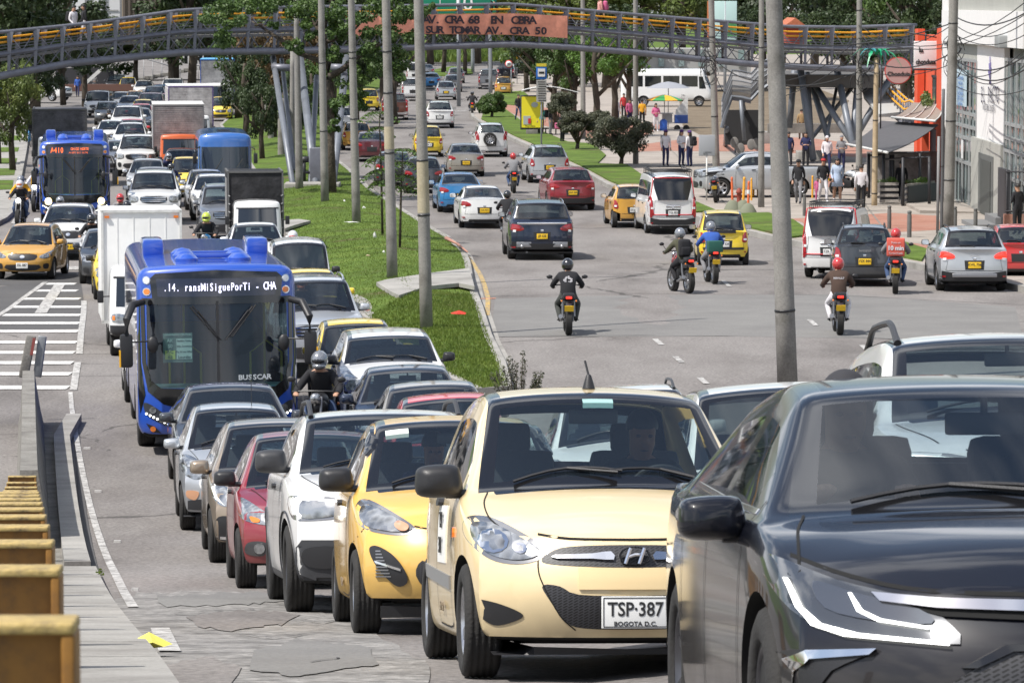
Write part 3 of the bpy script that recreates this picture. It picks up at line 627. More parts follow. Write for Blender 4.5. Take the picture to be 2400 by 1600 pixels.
def hatch_near(front,inner=True,**k):
 c = Car(**dict(dict(L=3.6,W=1.6,H=1.5,inner=inner),**k)); front(c); tc = c.p['tc']
 c.seam('S',[(tc + .26,c.p['zs'][0] + .05),(tc + .24,.8),(tc + .2,.5),(tc + .3,.26),(c.p['sg'][0][1] + .02,.25)],.01); a = c.p['sg'][0][1] + .04; c.seam('S',[(a,.25),(a,c.p['zs'][0]),(a,c.p['H'] - .15)],.01)
 c.patch('door_handle','S',[(a - .2,.86),(a - .07,.865),(a - .07,.90),(a - .2,.895)],TRIM,.03,smooth=2)
 c.wipers(); return c
def picanto():
 def f(c):
  c.patch('headlight','F',[(.40,.72),(.50,.80),(.66,.90),(.74,.885),(.765,.78),(.70,.70),(.52,.665),(.42,.68)],flat('lamp_rim',(.25,.25,.26),.25,.6,1),.004)
  c.patch('headlight_lens','F',[(.425,.72),(.51,.78),(.65,.865),(.72,.855),(.74,.78),(.69,.72),(.53,.69),(.44,.70)],LAMP,.012,puff=.01)
  c.patch('indicator_lamp','F',[(.44,.735),(.50,.765),(.53,.735),(.50,.70),(.455,.70)],flat('amber_clear',(.55,.3,.18),.15,coat=1),.026)
  c.patch('grille','F',[(.33,.60),(.24,.63),(0,.64),(-.24,.63),(-.33,.60),(-.30,.55),(-.2,.53),(0,.53),(.2,.53),(.30,.55)],TRIM,.008,mirror=False,smooth=3)
  c.patch('air_intake','F',[(.36,.50),(.26,.45),(0,.44),(-.26,.45),(-.36,.5),(-.40,.40),(-.28,.28),(0,.25),(.28,.28),(.40,.40)],GRILLE,.004,mirror=False,smooth=3)
  c.patch('fog_lamp_recess','F',[(.455,.36),(.52,.33),(.62,.42),(.68,.52),(.69,.585),(.64,.595),(.55,.54),(.48,.45)],TRIM,.018,depth=.05)
  for j in range(9): z = .39 + j * .021; c.patch('lamp_slats','F',[(.56 + j * .008,z),(.655,z),(.655,z + .009),(.56 + j * .008,z + .009)],STEEL,.024,smooth=1,g=.2)
  c.patch('lamp_bar','F',[(.50,.43),(.66,.485),(.665,.50),(.50,.445)],CHROME,.03,smooth=1)
  c.patch('bumper_lip','F',[(.62,.12),(.62,.2),(0,.18),(-.62,.2),(-.62,.12)],TRIM,.015,mirror=False,smooth=1)
  c.seam('F',[(0,.70),(.25,.70),(.4,.725)],.01); c.seam('F',[(.72,.71),(.79,.60)],.006); c.mirror(1.12,1.04,1.05,TRIM,big=(.22,.16)); c.interior()
  c.patch('window_sticker','T',[(-.50,1.57),(-.34,1.555),(-.34,1.50),(-.50,1.515)],flat('sticker_pale',(.6,.65,.6),.6),.004,mirror=False,smooth=1)
  c.patch('rain_visor','S',[(1.36,1.20),(1.5,1.32),(1.75,1.40),(2.02,1.42),(2.02,1.385),(1.75,1.36),(1.52,1.27)],TRIMG,.03,smooth=2)
 return hatch_near(f,L=3.6,W=1.6,H=1.5,zf=.72,zcw=.99,tc=.95,th=1.66,zs=(.93,1.02),bow=.34,nose=.12,roofx=.68,R=.285,fa=.72,ra=3.08,wheel=6,hoodcrown=.04).done()
def duster(inner=True,front=True,rear=False):
 c = Car(L=4.32,W=1.83,H=1.63,zb=.22,R=.35,fa=.82,ra=3.5,zf=.93,zcw=1.13,tc=1.15,th=1.9,tr=3.75,tb=4.12,zdk=1.14,ztl=1.1,zs=(1.07,1.12),bow=.30,nose=.08,sg=[(1.55,2.3),(2.4,3.15),(3.3,3.6)],inner=inner,clad=1,wheel=10 + 5,roofx=.70,gbase=.83,ww=.22,arch=.05,hoodcrown=.03)
 w = .915
 if front:
  c.patch('headlight','F',[(.50,.90),(.82,.93),(.88,.90),(.87,.78),(.82,.735),(.58,.745),(.51,.78)],flat('lamp_rim',(.25,.25,.26),.25,.6,1),.006,smooth=3)
  c.patch('headlight_lens','F',[(.55,.885),(.78,.905),(.80,.76),(.60,.765),(.55,.79)],LAMP,.014,smooth=3,puff=.008)
  c.patch('daylight_strip','F',[(.52,.893),(.82,.92),(.865,.89),(.855,.79),(.81,.75),(.80,.775),(.83,.80),(.835,.875),(.80,.895),(.53,.872)],DRL,.018,smooth=1)
  c.patch('grille','F',[(.47,.90),(0,.90),(-.47,.90),(-.47,.75),(0,.74),(.47,.75)],TRIM,.006,mirror=False,smooth=1)
  for z in (.78,.82,.86): c.patch('grille_bar','F',[(.45,z - .008),(-.45,z - .008),(-.45,z + .008),(.45,z + .008)],CHROME,.018,mirror=False,smooth=1)
  c.patch('bumper_lower','F',[(.89,.46),(.80,.585),(0,.585),(-.80,.585),(-.89,.46),(-.80,.31),(-.55,.22),(0,.2),(.55,.22),(.80,.31)],CLAD,.03,mirror=False,smooth=1)
  c.patch('fog_lamp_frame','F',[(.52,.53),(.74,.53),(.80,.49),(.80,.42),(.72,.37),(.52,.38)],TRIM,.05,smooth=2); c.patch('air_intake','F',[(.42,.50),(-.42,.50),(-.36,.32),(.36,.32)],GRILLE,.035,mirror=False,smooth=1)
  c.mirror(1.38,1.2,1.2,CLAD,big=(.21,.16)); c.wipers()
  c.seam('T',[(.62,.35),(.72,.8),(.75,1.1)],.008); c.seam('F',[(0,.925),(.4,.93),(.5,.935)],.008)
 if inner: c.interior(x=.38)
 c.rails(flat('grey_plastic',(.035,.036,.04),.5),.10,2.0,3.4,.02)
 for a in (1.45,2.35,3.2): c.seam('S',[(a,.3),(a,1.08)],.01,smooth=1)
 c.patch('door_handle','S',[(2.12,.98),(2.27,.98),(2.27,1.015),(2.12,1.015)],TRIM,.03,smooth=2)
 if rear:
  c.patch('tail_lamp','B',[(.66,.82),(.84,.82),(.84,1.0),(.66,1.0)],RED,.02,smooth=3)
  c.patch('rear_bumper','B',[(.86,.25),(.86,.55),(-.86,.55),(-.86,.25)],CLAD,.02,mirror=False,smooth=1); c.patch('tailgate_trim','B',[(.4,.87),(-.4,.87),(-.4,.91),(.4,.91)],TRIM,.03,mirror=False,smooth=1)
 return c.done()
def small_red():
 def f(c):
  c.patch('headlight','F',[(.42,.66),(.55,.73),(.70,.83),(.775,.84),(.78,.72),(.72,.64),(.5,.60)],LAMP,.008,puff=.006); c.patch('indicator_lamp','F',[(.60,.66),(.68,.68),(.66,.63),(.60,.63)],AMB,.02)
  c.patch('grille','F',[(.35,.66),(0,.67),(-.35,.66),(-.3,.56),(0,.54),(.3,.56)],TRIM,.006,mirror=False); c.patch('air_intake','F',[(.42,.42),(0,.43),(-.42,.42),(-.36,.25),(0,.23),(.36,.25)],GRILLE,.006,mirror=False)
  c.patch('fog_lamp_recess','F',[(.54,.44),(.70,.44),(.72,.34),(.56,.32)],P_DGREY,.008); c.patch('fog_lamp','F',[(.60 + .05 * math.cos(a),.385 + .05 * math.sin(a)) for a in [i * math.pi / 5 for i in range(10)]],LAMP,.02,smooth=1)
  c.mirror(1.2,1.02,1.0,TRIM); c.seam('F',[(0,.70),(.42,.71)],.008); c.seam('T',[(.5,.4),(.64,1.0)],.008)
 return hatch_near(f,L=3.7,W=1.62,H=1.47,tc=1.05,th=1.75,zf=.73,zcw=.96,zs=(.9,1.0),ditch=1,wheel=8).done()
def sandero(rear=False,inner=True):
 def f(c):
  c.patch('headlight','F',[(.46,.72),(.60,.80),(.78,.87),(.83,.82),(.80,.70),(.70,.63),(.5,.66)],LAMP,.008,puff=.006)
  c.patch('daylight_strip','F',[(.78,.86),(.82,.82),(.79,.71),(.70,.645),(.72,.66),(.77,.72),(.80,.80)],DRL,.02,smooth=1)
  c.patch('grille','F',[(.44,.73),(0,.75),(-.44,.73),(-.40,.64),(0,.63),(.40,.64)],TRIM,.006,mirror=False); c.patch('air_intake','F',[(.5,.44),(0,.45),(-.5,.44),(-.42,.26),(0,.25),(.42,.26)],GRILLE,.006,mirror=False)
  c.patch('fog_lamp_recess','F',[(.60,.50),(.76,.52),(.80,.40),(.76,.28),(.64,.28)],TRIM,.01); c.patch('fog_lamp_trim','F',[(.62,.27),(.78,.28),(.78,.31),(.62,.30)],CHROME,.02,smooth=1)
  c.mirror(1.25,1.02,1.05); c.seam('F',[(0,.76),(.46,.77)],.008); c.seam('T',[(.55,.4),(.68,1.0)],.008)
  b = MB(); h = c.hit('T',.25,1.95); b.lathe([(.03,0),(.02,.03),(.001,.05)],10,0,Matrix.Translation(h)); b.tube([h,h + Vector((0,.1,.3))],.005,5); c.add('antenna',b,[TRIM])
  if inner: c.interior()
 return hatch_near(f,inner,L=4.05,W=1.73,H=1.52,tc=1.1,th=1.85,zf=.78,zcw=1.0,zs=(.95,1.03),fa=.8,ra=3.35,R=.3,tr=3.4,tb=3.85,sg=[(1.45,2.2),(2.3,3.0)],wheel=6).done()
def alto():
 def f(c):
  c.patch('headlight','F',[(.42,.80),(.52,.88),(.66,.93),(.74,.88),(.72,.74),(.60,.66),(.5,.66),(.45,.72)],LAMP,.008,puff=.008)
  c.patch('fog_lamp','F',[(.42 + .075 * math.cos(a),.60 + .075 * math.sin(a)) for a in [i * math.pi / 6 for i in range(12)]],LAMP,.014,smooth=1)
  c.patch('fog_lamp_ring','F',[(.42 + .095 * math.cos(a),.60 + .095 * math.sin(a)) for a in [i * math.pi / 6 for i in range(12)]],P_WHITE,.006,smooth=1)
  c.patch('indicator_lamp','F',[(.52,.50),(.66,.51),(.66,.43),(.56,.40)],flat('amber_clear',(.55,.3,.18),.15,coat=1),.01)
  c.patch('bumper_lower','F',[(.70,.19),(.70,.38),(.5,.41),(-.5,.41),(-.70,.38),(-.70,.19)],CLAD,.012,mirror=False,smooth=1); c.patch('air_intake','F',[(.3,.68),(-.3,.68),(-.3,.45),(.3,.45)],GRILLE,.006,mirror=False,smooth=2)
  c.mirror(1.15,1.04,1.0,None,big=(.2,.13)); c.seam('F',[(0,.83),(.4,.84)],.008); c.seam('T',[(.5,.35),(.62,.95)],.008); c.interior()
  b = MB(); h = c.hit('T',.2,1.8); b.tube([h,h + Vector((0,.1,.35))],.005,5); c.add('antenna',b,[TRIM])
 return hatch_near(f,L=3.5,W=1.5,H=1.5,tc=.9,th=1.6,zf=.83,zcw=1.02,zs=(.95,1.02),wheel=0,bow=.28).done()
def corolla():
 c = Car(L=4.63,W=1.78,H=1.375,glass=GC,zb=.15,R=.32,fa=.94,ra=3.64,zf=.715,zcw=.93,tc=1.22,th=2.02,tr=3.25,tb=4.02,zdk=1.06,ztl=1.0,zs=(.88,.95),bow=.42,nose=.16,sg=[(1.62,2.42),(2.5,3.25),(3.33,3.55)],inner=True,wheel=15,roofx=.66,gbase=.84,sub=2,ww=.21,hoodcrown=.045,crown=.045)
 c.patch('headlight','F',[(.47,.665),(.56,.70),(.70,.735),(.85,.80),(.875,.79),(.855,.70),(.80,.625),(.68,.59),(.40,.565)],flat('lamp_dark',(.06,.065,.075),.12,.3,1),.008,smooth=3,g=.04)
 c.patch('headlight_lens','F',[(.50,.66),(.66,.70),(.76,.73),(.74,.655),(.62,.625),(.47,.62)],flat('lens_smoke',(.12,.13,.15),.08,.6,1),.014,smooth=3)
 for pl in ([(.43,.571),(.66,.588),(.752,.611),(.796,.655),(.821,.735),(.832,.735),(.812,.653),(.778,.604),(.70,.578),(.43,.561)],[(.48,.612),(.60,.630),(.645,.653),(.669,.70),(.677,.70),(.66,.648),(.61,.622),(.48,.604)]): c.patch('daylight_strip','F',pl,DRL,.02,smooth=1,g=.02)
 c.patch('grille_bar','F',[(.62,.705),(.45,.692),(0,.685),(-.45,.692),(-.62,.705),(-.60,.68),(-.45,.664),(0,.652),(.45,.664),(.60,.68)],CHROME,.028,mirror=False,smooth=1)
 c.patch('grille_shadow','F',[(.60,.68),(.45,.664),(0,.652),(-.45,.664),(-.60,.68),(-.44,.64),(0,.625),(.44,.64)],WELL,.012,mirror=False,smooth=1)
 c.patch('grille','F',[(.36,.50),(.26,.545),(0,.555),(-.26,.545),(-.36,.50),(-.55,.36),(-.60,.24),(0,.22),(.60,.24),(.55,.36)],GRILLE,.01,mirror=False,smooth=2)
 c.patch('grille_frame','F',[(.40,.50),(.28,.565),(0,.575),(-.28,.565),(-.40,.50),(-.36,.50),(-.26,.547),(0,.557),(.26,.547),(.36,.50)],TRIMG,.02,mirror=False,smooth=1)
 c.patch('fog_lamp_recess','F',[(.85,.52),(.78,.535),(.62,.545),(.70,.50),(.76,.44),(.78,.25),(.84,.25),(.86,.42)],TRIM,.012,smooth=2)
 c.patch('chrome_bracket','F',[(.62,.548),(.80,.535),(.845,.50),(.85,.25),(.835,.25),(.825,.47),(.79,.51),(.64,.53)],CHROME,.024,smooth=1)
 c.seam('F',[(0,.70),(.45,.708),(.66,.745),(.8,.80)],.012); c.seam('T',[(.80,.52),(.775,.75),(.745,1.0),(.70,1.22)],.009)
 for a in (1.42,2.46,3.3): c.seam('S',[(a,.95),(a - .03,.6),(a + .04,.24)],.011)
 c.seam('S',[(1.46,.24),(3.3,.24)],.01,smooth=1)
 for a in (2.22,3.08): c.patch('door_handle','S',[(a,.86),(a + .22,.875),(a + .22,.905),(a,.89)],CHROME,.035,smooth=2)
 c.patch('window_trim','S',[(1.45,.91),(2.4,.94),(3.5,.985),(3.5,1.0),(2.4,.955),(1.45,.925)],CHROME,.006,smooth=1)
 c.mirror(1.55,.895,.85,TRIMG,big=(.25,.17)); c.wipers(); c.interior()
 return c.done()
C_I10,C_PIC,C_DUS,C_RED,C_SAN,C_ALTO,C_COR = taxi_i10(),picanto(),duster(),small_red(),sandero(),alto(),corolla()
r0 = C_COR.put(1.66,10.45,-.05,P_BLACK,'glossy black sedan filling the bottom right corner, daytime lamps lit',mir=P_BLACK,wheelm=DALLOY)
I10 = C_I10.put(.60,18.35,-.10,P_CREAM,'pale cream taxi with white number plate beside the black sedan',cat='taxi',name='taxi')
plate(I10,C_I10,'TSP·387',True,.0,.345,False,'BOGOTA D.C.')
door_text(I10,C_I10,['TSP','387'],1.74,.78,.12); door_text(I10,C_I10,['TSP 387'],1.7,.33,.07,mat=flat('tape_grey',(.25,.2,.14),.6))
PIC = C_PIC.put(-.22,24.9,-.10,P_YEL,'deep yellow taxi with slatted oval fog lamps, behind the cream taxi',cat='taxi',name='taxi')
door_text(PIC,C_PIC,['VEQ 512'],1.7,.33,.08,mat=flat('tape_grey',(.25,.2,.14),.6))
DUS = C_DUS.put(-.80,29.3,-.115,P_WHITE,'white off-road car with black lower bumper and roof rails behind the yellow taxi',wheelm=DALLOY)
C_RED.put(-1.70,34.8,-.11,P_RED,'small cherry red hatchback with black mirror behind the white off-road car')
C_SAN.put(-2.33,40.3,-.11,P_BEIGE,'champagne beige hatchback with lit lamp surround behind the red hatchback')
C_ALTO.put(-3.28,46.3,-.11,P_SILVER,'light silver small hatchback with round lamps, between the beige car and the dark car')
# ground, roads, kerbs
def noisecol(name,cols,scale=1.,rough=.9,bump=.3,bs=60,coord='Object',detail=10,crack=0,fine=.0,bd=.01,st=1):
 m,t,b = newmat(name); N = t.nodes.new; Lk = t.links.new
 c = N('ShaderNodeTexCoord'); n = N('ShaderNodeTexNoise'); n.inputs['Scale'].default_value = scale; n.inputs['Detail'].default_value = detail; n.inputs['Roughness'].default_value = .62; mp = N('ShaderNodeMapping'); mp.inputs['Scale'].default_value = (1,st,1); Lk(c.outputs[coord],mp.inputs[0]); Lk(mp.outputs[0],n.inputs[0])
 r = N('ShaderNodeValToRGB'); r.color_ramp.elements[0].position = .32; r.color_ramp.elements[1].position = .70
 r.color_ramp.elements[0].color = (*cols[0],1); r.color_ramp.elements[1].color = (*cols[-1],1)
 for i,cc in enumerate(cols[1:-1]): e = r.color_ramp.elements.new(.32 + .38 * (i + 1) / (len(cols) - 1)); e.color = (*cc,1)
 Lk(n.outputs[0],r.inputs[0]); out = r.outputs[0]
 f = N('ShaderNodeTexNoise'); f.inputs['Scale'].default_value = bs; f.inputs['Detail'].default_value = 4; Lk(c.outputs[coord],f.inputs[0])
 if fine:
  mr = N('ShaderNodeMapRange'); mr.inputs['From Min'].default_value = .3; mr.inputs['From Max'].default_value = .7; mr.inputs['To Min'].default_value = 1 - fine; mr.inputs['To Max'].default_value = 1 + fine; Lk(f.outputs[0],mr.inputs[0])
  v = N('ShaderNodeVectorMath'); v.operation = 'SCALE'; Lk(out,v.inputs[0]); Lk(mr.outputs[0],v.inputs['Scale']); out = v.outputs[0]
 if crack:
  dn = N('ShaderNodeTexNoise'); dn.inputs['Scale'].default_value = .8; dn.inputs['Detail'].default_value = 6; Lk(c.outputs[coord],dn.inputs[0])
  ad = N('ShaderNodeMix'); ad.data_type = 'VECTOR'; ad.inputs['Factor'].default_value = .55; Lk(c.outputs[coord],ad.inputs['A']); Lk(dn.outputs['Color'],ad.inputs['B'])
  vo = N('ShaderNodeTexVoronoi'); vo.feature = 'DISTANCE_TO_EDGE'; vo.inputs['Scale'].default_value = crack; Lk(ad.outputs['Result'],vo.inputs[0])
  ms = N('ShaderNodeTexNoise'); ms.inputs['Scale'].default_value = .13; ms.inputs['Detail'].default_value = 3; Lk(c.outputs[coord],ms.inputs[0])
  mm = N('ShaderNodeMapRange'); mm.inputs['From Min'].default_value = .47; mm.inputs['From Max'].default_value = .56; mm.inputs['To Max'].default_value = .0055; Lk(ms.outputs[0],mm.inputs[0])
  lt = N('ShaderNodeMath'); lt.operation = 'LESS_THAN'; Lk(vo.outputs['Distance'],lt.inputs[0]); Lk(mm.outputs[0],lt.inputs[1])
  mu = N('ShaderNodeMath'); mu.operation = 'MULTIPLY'; mu.inputs[1].default_value = .6; Lk(lt.outputs[0],mu.inputs[0])
  mx = N('ShaderNodeMix'); mx.data_type = 'RGBA'; mx.inputs['B'].default_value = (.03,.028,.026,1); Lk(mu.outputs[0],mx.inputs['Factor']); Lk(out,mx.inputs['A']); out = mx.outputs['Result']
 Lk(out,b.inputs['Base Color']); b.inputs['Roughness'].default_value = rough; b.inputs['Specular IOR Level'].default_value = .3
 k = N('ShaderNodeBump'); k.inputs['Strength'].default_value = bump; k.inputs['Distance'].default_value = bd; Lk(f.outputs[0],k.inputs['Height']); Lk(k.outputs[0],b.inputs['Normal'])
 MATS[name] = m; return m
ASPH = noisecol('asphalt',[(.128,.117,.11),(.172,.158,.149),(.20,.186,.176),(.225,.208,.196)],.5,.9,.5,22,crack=.13,fine=.34,bd=.03,st=.3)
ASPH2 = noisecol('new_asphalt',[(.075,.072,.072),(.10,.098,.097)],.3,.9,.4,30,fine=.2)
PATCH = noisecol('patched_asphalt',[(.15,.145,.14),(.20,.195,.185)],.5,.9,.4,30,fine=.15,bd=.02)
BROKEN = noisecol('broken_surface',[(.11,.105,.1),(.19,.183,.175),(.25,.24,.228),(.18,.172,.162)],2.2,.95,1,9,fine=.35,bd=.05)
GRASS = noisecol('grass',[(.11,.095,.04),(.07,.11,.016),(.085,.14,.018),(.11,.17,.024),(.16,.19,.05)],.55,.95,.8,22,fine=.3,bd=.06)
CONC = noisecol('concrete',[(.20,.19,.175),(.29,.28,.26),(.35,.335,.31)],.8,.9,.3,40,fine=.12)
CONCD = noisecol('old_concrete',[(.12,.11,.10),(.20,.19,.17),(.25,.24,.22)],1.6,.9,.5,30,fine=.2)
BRICKP = noisecol('brick_paving',[(.26,.12,.085),(.33,.165,.12),(.30,.18,.14)],.7,.9,.3,30,fine=.2)
PLAZA = noisecol('plaza_paving',[(.24,.21,.185),(.31,.275,.24),(.36,.32,.285)],.5,.9,.3,25,fine=.15)
DIRT = noisecol('dirt',[(.12,.09,.06),(.2,.16,.11)],.5,.95,.6,12,fine=.3)
def paintwear(name,col,wear=.5):
 m,t,b = newmat(name); N = t.nodes.new; c = N('ShaderNodeTexCoord'); n = N('ShaderNodeTexNoise'); n.inputs['Scale'].default_value = 9; n.inputs['Detail'].default_value = 9; n.inputs['Roughness'].default_value = .75; t.links.new(c.outputs['Object'],n.inputs[0])
 r = N('ShaderNodeValToRGB'); r.color_ramp.elements[0].position = wear - .06; r.color_ramp.elements[1].position = wear + .05; r.color_ramp.elements[0].color = (.19,.18,.17,1); r.color_ramp.elements[1].color = (*col,1)
 t.links.new(n.outputs[0],r.inputs[0]); t.links.new(r.outputs[0],b.inputs['Base Color']); b.inputs['Roughness'].default_value = .8; MATS[name] = m; return m
WPAINT = paintwear('road_paint',(.60,.59,.57),.40); WPAINT2 = paintwear('worn_road_paint',(.50,.49,.47),.50); YPAINT = paintwear('worn_yellow_paint',(.50,.33,.08),.5); OPAINT = flat('orange_spray',(.75,.22,.08),.8)
YC = [3 * 1.03 ** i for i in range(190)]
def sheet(name,poly,off,mat,kind='structure',h=0,gx=3.,px=True,label=None,cat=None,edge=None,parent=None,ycuts=True,top=None):
 pts = [(Gd(u,v).x,Gd(u,v).y) for u,v in poly] if px else list(poly)
 bm = gridpoly(pts,gx,lambda a,b: [y for y in YC if a + .05 < y < b - .05] if ycuts else [])
 for v in bm.verts: v.co.z = zg(v.co.x,v.co.y) + off + h + (top(v.co.x,v.co.y) if top else 0)
 if h:
  be = [e for e in bm.edges if len(e.link_faces) == 1]; r = bmesh.ops.extrude_edge_only(bm,edges=be)
  for v in r['geom']:
   if isinstance(v,bmesh.types.BMVert): v.co.z -= h + .03 + (top(v.co.x,v.co.y) if top else 0)
 bmesh.ops.recalc_face_normals(bm,faces=bm.faces)
 if sum(f.normal.z * f.calc_area() for f in bm.faces) < 0: bmesh.ops.reverse_faces(bm,faces=bm.faces)
 m = bpy.data.meshes.new(name); bm.to_mesh(m); bm.free(); m.materials.append(mat); m.shade_smooth(); m.set_sharp_from_angle(angle=math.radians(50))
 o = link(name,m,None,parent)
 return tag(o,label,cat,None,kind if not cat else None)
def strip(name,pts,w,off,mat,kind='structure',h=0,px=True,parent=None,**k):
 P2 = [Gd(u,v).xy for u,v in pts] if px else [Vector(p) for p in pts]
 Q = []
 for a,b in zip(P2,P2[1:]):
  n = max(1,int((b - a).length / 2.5)); Q += [a.lerp(b,i / n) for i in range(n)]
 Q.append(P2[-1]); mb = MB(); vs = []
 for i,q in enumerate(Q):
  d = (Q[min(i + 1,len(Q) - 1)] - Q[max(0,i - 1)]).normalized(); nn = Vector((-d.y,d.x)) * w / 2
  a,b = q + nn,q - nn; za,zb_ = zg(a.x,a.y),zg(b.x,b.y)
  vs += [(a.x,a.y,za - .03),(a.x,a.y,za + off + h),(b.x,b.y,zb_ + off + h),(b.x,b.y,zb_ - .03)] if h else [(a.x,a.y,za + off),(b.x,b.y,zb_ + off)]
 if h:
  fs = [(4 * i + j,4 * i + 4 + j,4 * i + 5 + j,4 * i + 1 + j) for i in range(len(Q) - 1) for j in range(3)] + [(0,1,2,3),(len(vs) - 1,len(vs) - 2,len(vs) - 3,len(vs) - 4)]
 else: fs = [(2 * i,2 * i + 1,2 * i + 3,2 * i + 2) for i in range(len(Q) - 1)]
 mb.add(vs,fs); me = mb.me(name,[mat]); bm = bmesh.new(); bm.from_mesh(me); bmesh.ops.recalc_face_normals(bm,faces=bm.faces)
 if sum(f.normal.z * f.calc_area() for f in bm.faces) < 0: bmesh.ops.reverse_faces(bm,faces=bm.faces)
 bm.to_mesh(me); bm.free(); return tag(link(name,me,None,parent),kind=kind)
# the whole plain
def plain():
 bm = gridpoly([(-260,-15),(260,-15),(260,1200),(-260,1200)],lambda a,b: [-200,-150,-110,-80,-60] + [i * 2.5 for i in range(-18,19)] + [60,80,110,150,200],lambda a,b: [-12 + i for i in range(16)] + [y for y in YC if 4.4 < y < 1100])
 for v in bm.verts: v.co.z = zg(v.co.x,v.co.y) - .02 - .35 * (1 - sm(60,100,v.co.y)) * (abs(v.co.x) < 27)
 m = bpy.data.meshes.new('ground'); bm.to_mesh(m); bm.free(); m.materials.append(GRASS); m.shade_smooth(); tag(link('ground',m),kind='structure')
plain()
sheet('road',[(-34,4),(30,4),(30,60),(34,120),(40,200),(60,330),(90,520),(-140,520),(-60,330),(-45,200),(-40,120)],.0,ASPH,px=False,gx=1.5)
# grass median between the carriageways
MR = [(1190,925),(1174,864),(1143,800),(1123,732),(1108,693),(1100,655),(1095,624),(1085,599),(1049,566),(1008,543),(957,510),(865,451),(845,431),(812,400),(784,378),(768,350),(762,310),(775,280),(800,262),(845,240),(880,218),(930,193),(938,183)]
ML = [(900,178),(780,200),(640,232),(569,258),(543,275),(518,298),(540,330),(580,380),(612,430),(640,480),(668,540),(700,600),(745,650),(800,700),(862,757),(940,830),(1040,890),(1120,930)]
BUMP = lambda x,y: .25 * sm(0,3.0,min(5,_med(x,y)))
def _med(x,y,L_=[]):
 if not L_:
  L_ += [Gd(u,v).xy for u,v in MR + ML]
 q = Vector((x,y)); best = 99
 for i in range(len(L_)):
  a,b = L_[i],L_[(i + 1) % len(L_)]; d = b - a; t = max(0,min(1,(q - a).dot(d) / max(d.length_squared,1e-9))); best = min(best,(q - a - d * t).length)
 return best
sheet('median_grass',MR + ML,.004,GRASS,h=.14,gx=1.2,top=BUMP)
strip('kerb',MR,.18,.006,CONC,h=.16); strip('kerb',ML + [MR[0]],.18,.006,CONC,h=.16)
strip('gutter',[(u + 9 * (v / 700),v) for u,v in MR[1:14]],.35,.009,CONC)
strip('road_line',[(1072,575),(1094,600),(1112,622),(1126,645),(1136,670),(1144,700),(1142,740)],.12,.014,YPAINT)
def ragged(poly,k=9,seed=1):
 r = random.Random(seed); out = []
 for i in range(len(poly)):
  (a,b),(c,d) = poly[i],poly[(i + 1) % len(poly)]; n = max(2,int(math.hypot(c - a,d - b) / 16)); out += [(lerp(a,c,j / n) + r.uniform(-k,k),lerp(b,d,j / n) + r.uniform(-k,k) * .35) for j in range(n)]
 return out
def at(u,v,dz=0): p = Gd(u,v); p.z = zg(p.x,p.y) + dz; return p
# concrete path across the median
sheet('path',[(882,690),(905,683),(1000,668),(1100,655),(1112,700),(1075,692),(1000,700),(935,722),(915,712)],.25,CONC,h=.07,gx=1.5)
sheet('path',[(655,536),(700,533),(728,537),(690,548),(668,556)],.24,CONC,h=.06,gx=1.5)
sheet('path',[(742,640),(790,693),(830,706),(878,694),(905,722),(868,757),(800,715),(745,660)],.07,CONC,h=.09,gx=1.5)
# right kerb, verge and pavements
KR = [(1105,262),(1108,277),(1126,290),(1208,332),(1248,350),(1379,412),(1427,440),(1520,478),(1620,512),(1750,549),(1855,574),(2000,602),(2110,622),(2165,633),(2371,678),(2470,700)]
sheet('pavement',KR + [(2800,700),(2800,200),(1900,130),(1400,130),(1250,160),(1190,185),(1130,240)],.006,PLAZA,h=.13,gx=4)
strip('kerb',KR,.2,.012,CONC,h=.16)
sheet('verge_grass',[(1128,285),(1135,262),(1185,262),(1235,300),(1330,340),(1390,345),(1420,372),(1400,392),(1470,395),(1520,430),(1600,470),(1680,505),(1620,508),(1520,472),(1427,432),(1379,405),(1248,343),(1208,326)],.15,GRASS,h=.05,gx=2)
sheet('verge_grass',[(1735,512),(1800,510),(1860,527),(1885,545),(1882,565),(1855,568),(1750,543)],.15,GRASS,h=.05); sheet('verge_grass',[(2085,590),(2120,580),(2175,598),(2170,608),(2160,624),(2110,614)],.15,GRASS,h=.05)
sheet('verge_grass',[(1140,245),(1180,222),(1225,218),(1245,235),(1205,252)],.15,GRASS,h=.05)
sheet('brick_strip',[(1850,522),(2090,508),(2200,515),(2205,548),(1990,560),(1895,545),(1880,530)],.142,BRICKP); sheet('brick_strip',[(2095,582),(2140,580),(2400,610),(2400,628),(2180,612)],.142,BRICKP)
sheet('brick_strip',[(1500,345),(1700,320),(1900,330),(2060,350),(2060,378),(1800,362),(1560,360),(1490,362)],.142,BRICKP); sheet('brick_strip',[(1560,300),(1300,262),(1200,240),(1160,250),(1240,290),(1420,340),(1500,330)],.142,BRICKP)
sheet('brick_strip',[(1760,420),(1980,415),(1990,445),(1800,452)],.142,BRICKP)
sheet('dirt_yard',[(1590,225),(1900,205),(1990,240),(1960,300),(1880,318),(1640,322),(1600,300)],.142,DIRT)
for pl in ([(1440,395),(2000,400)],[(1470,440),(2040,462)],[(1700,480),(2200,500)],[(1560,345),(1760,545)],[(1960,400),(2120,600)],[(2060,560),(2400,575)]): strip('paving_joint',pl,.06,.148,CONCD)
# far island
sheet('far_island',[(1000,178),(1018,166),(1060,158),(1105,165),(1108,174),(1060,180)],.01,GRASS,h=.13,gx=4); strip('kerb',[(940,158),(1000,151),(1100,150),(1180,148)],.8,.012,CONC,h=.2)
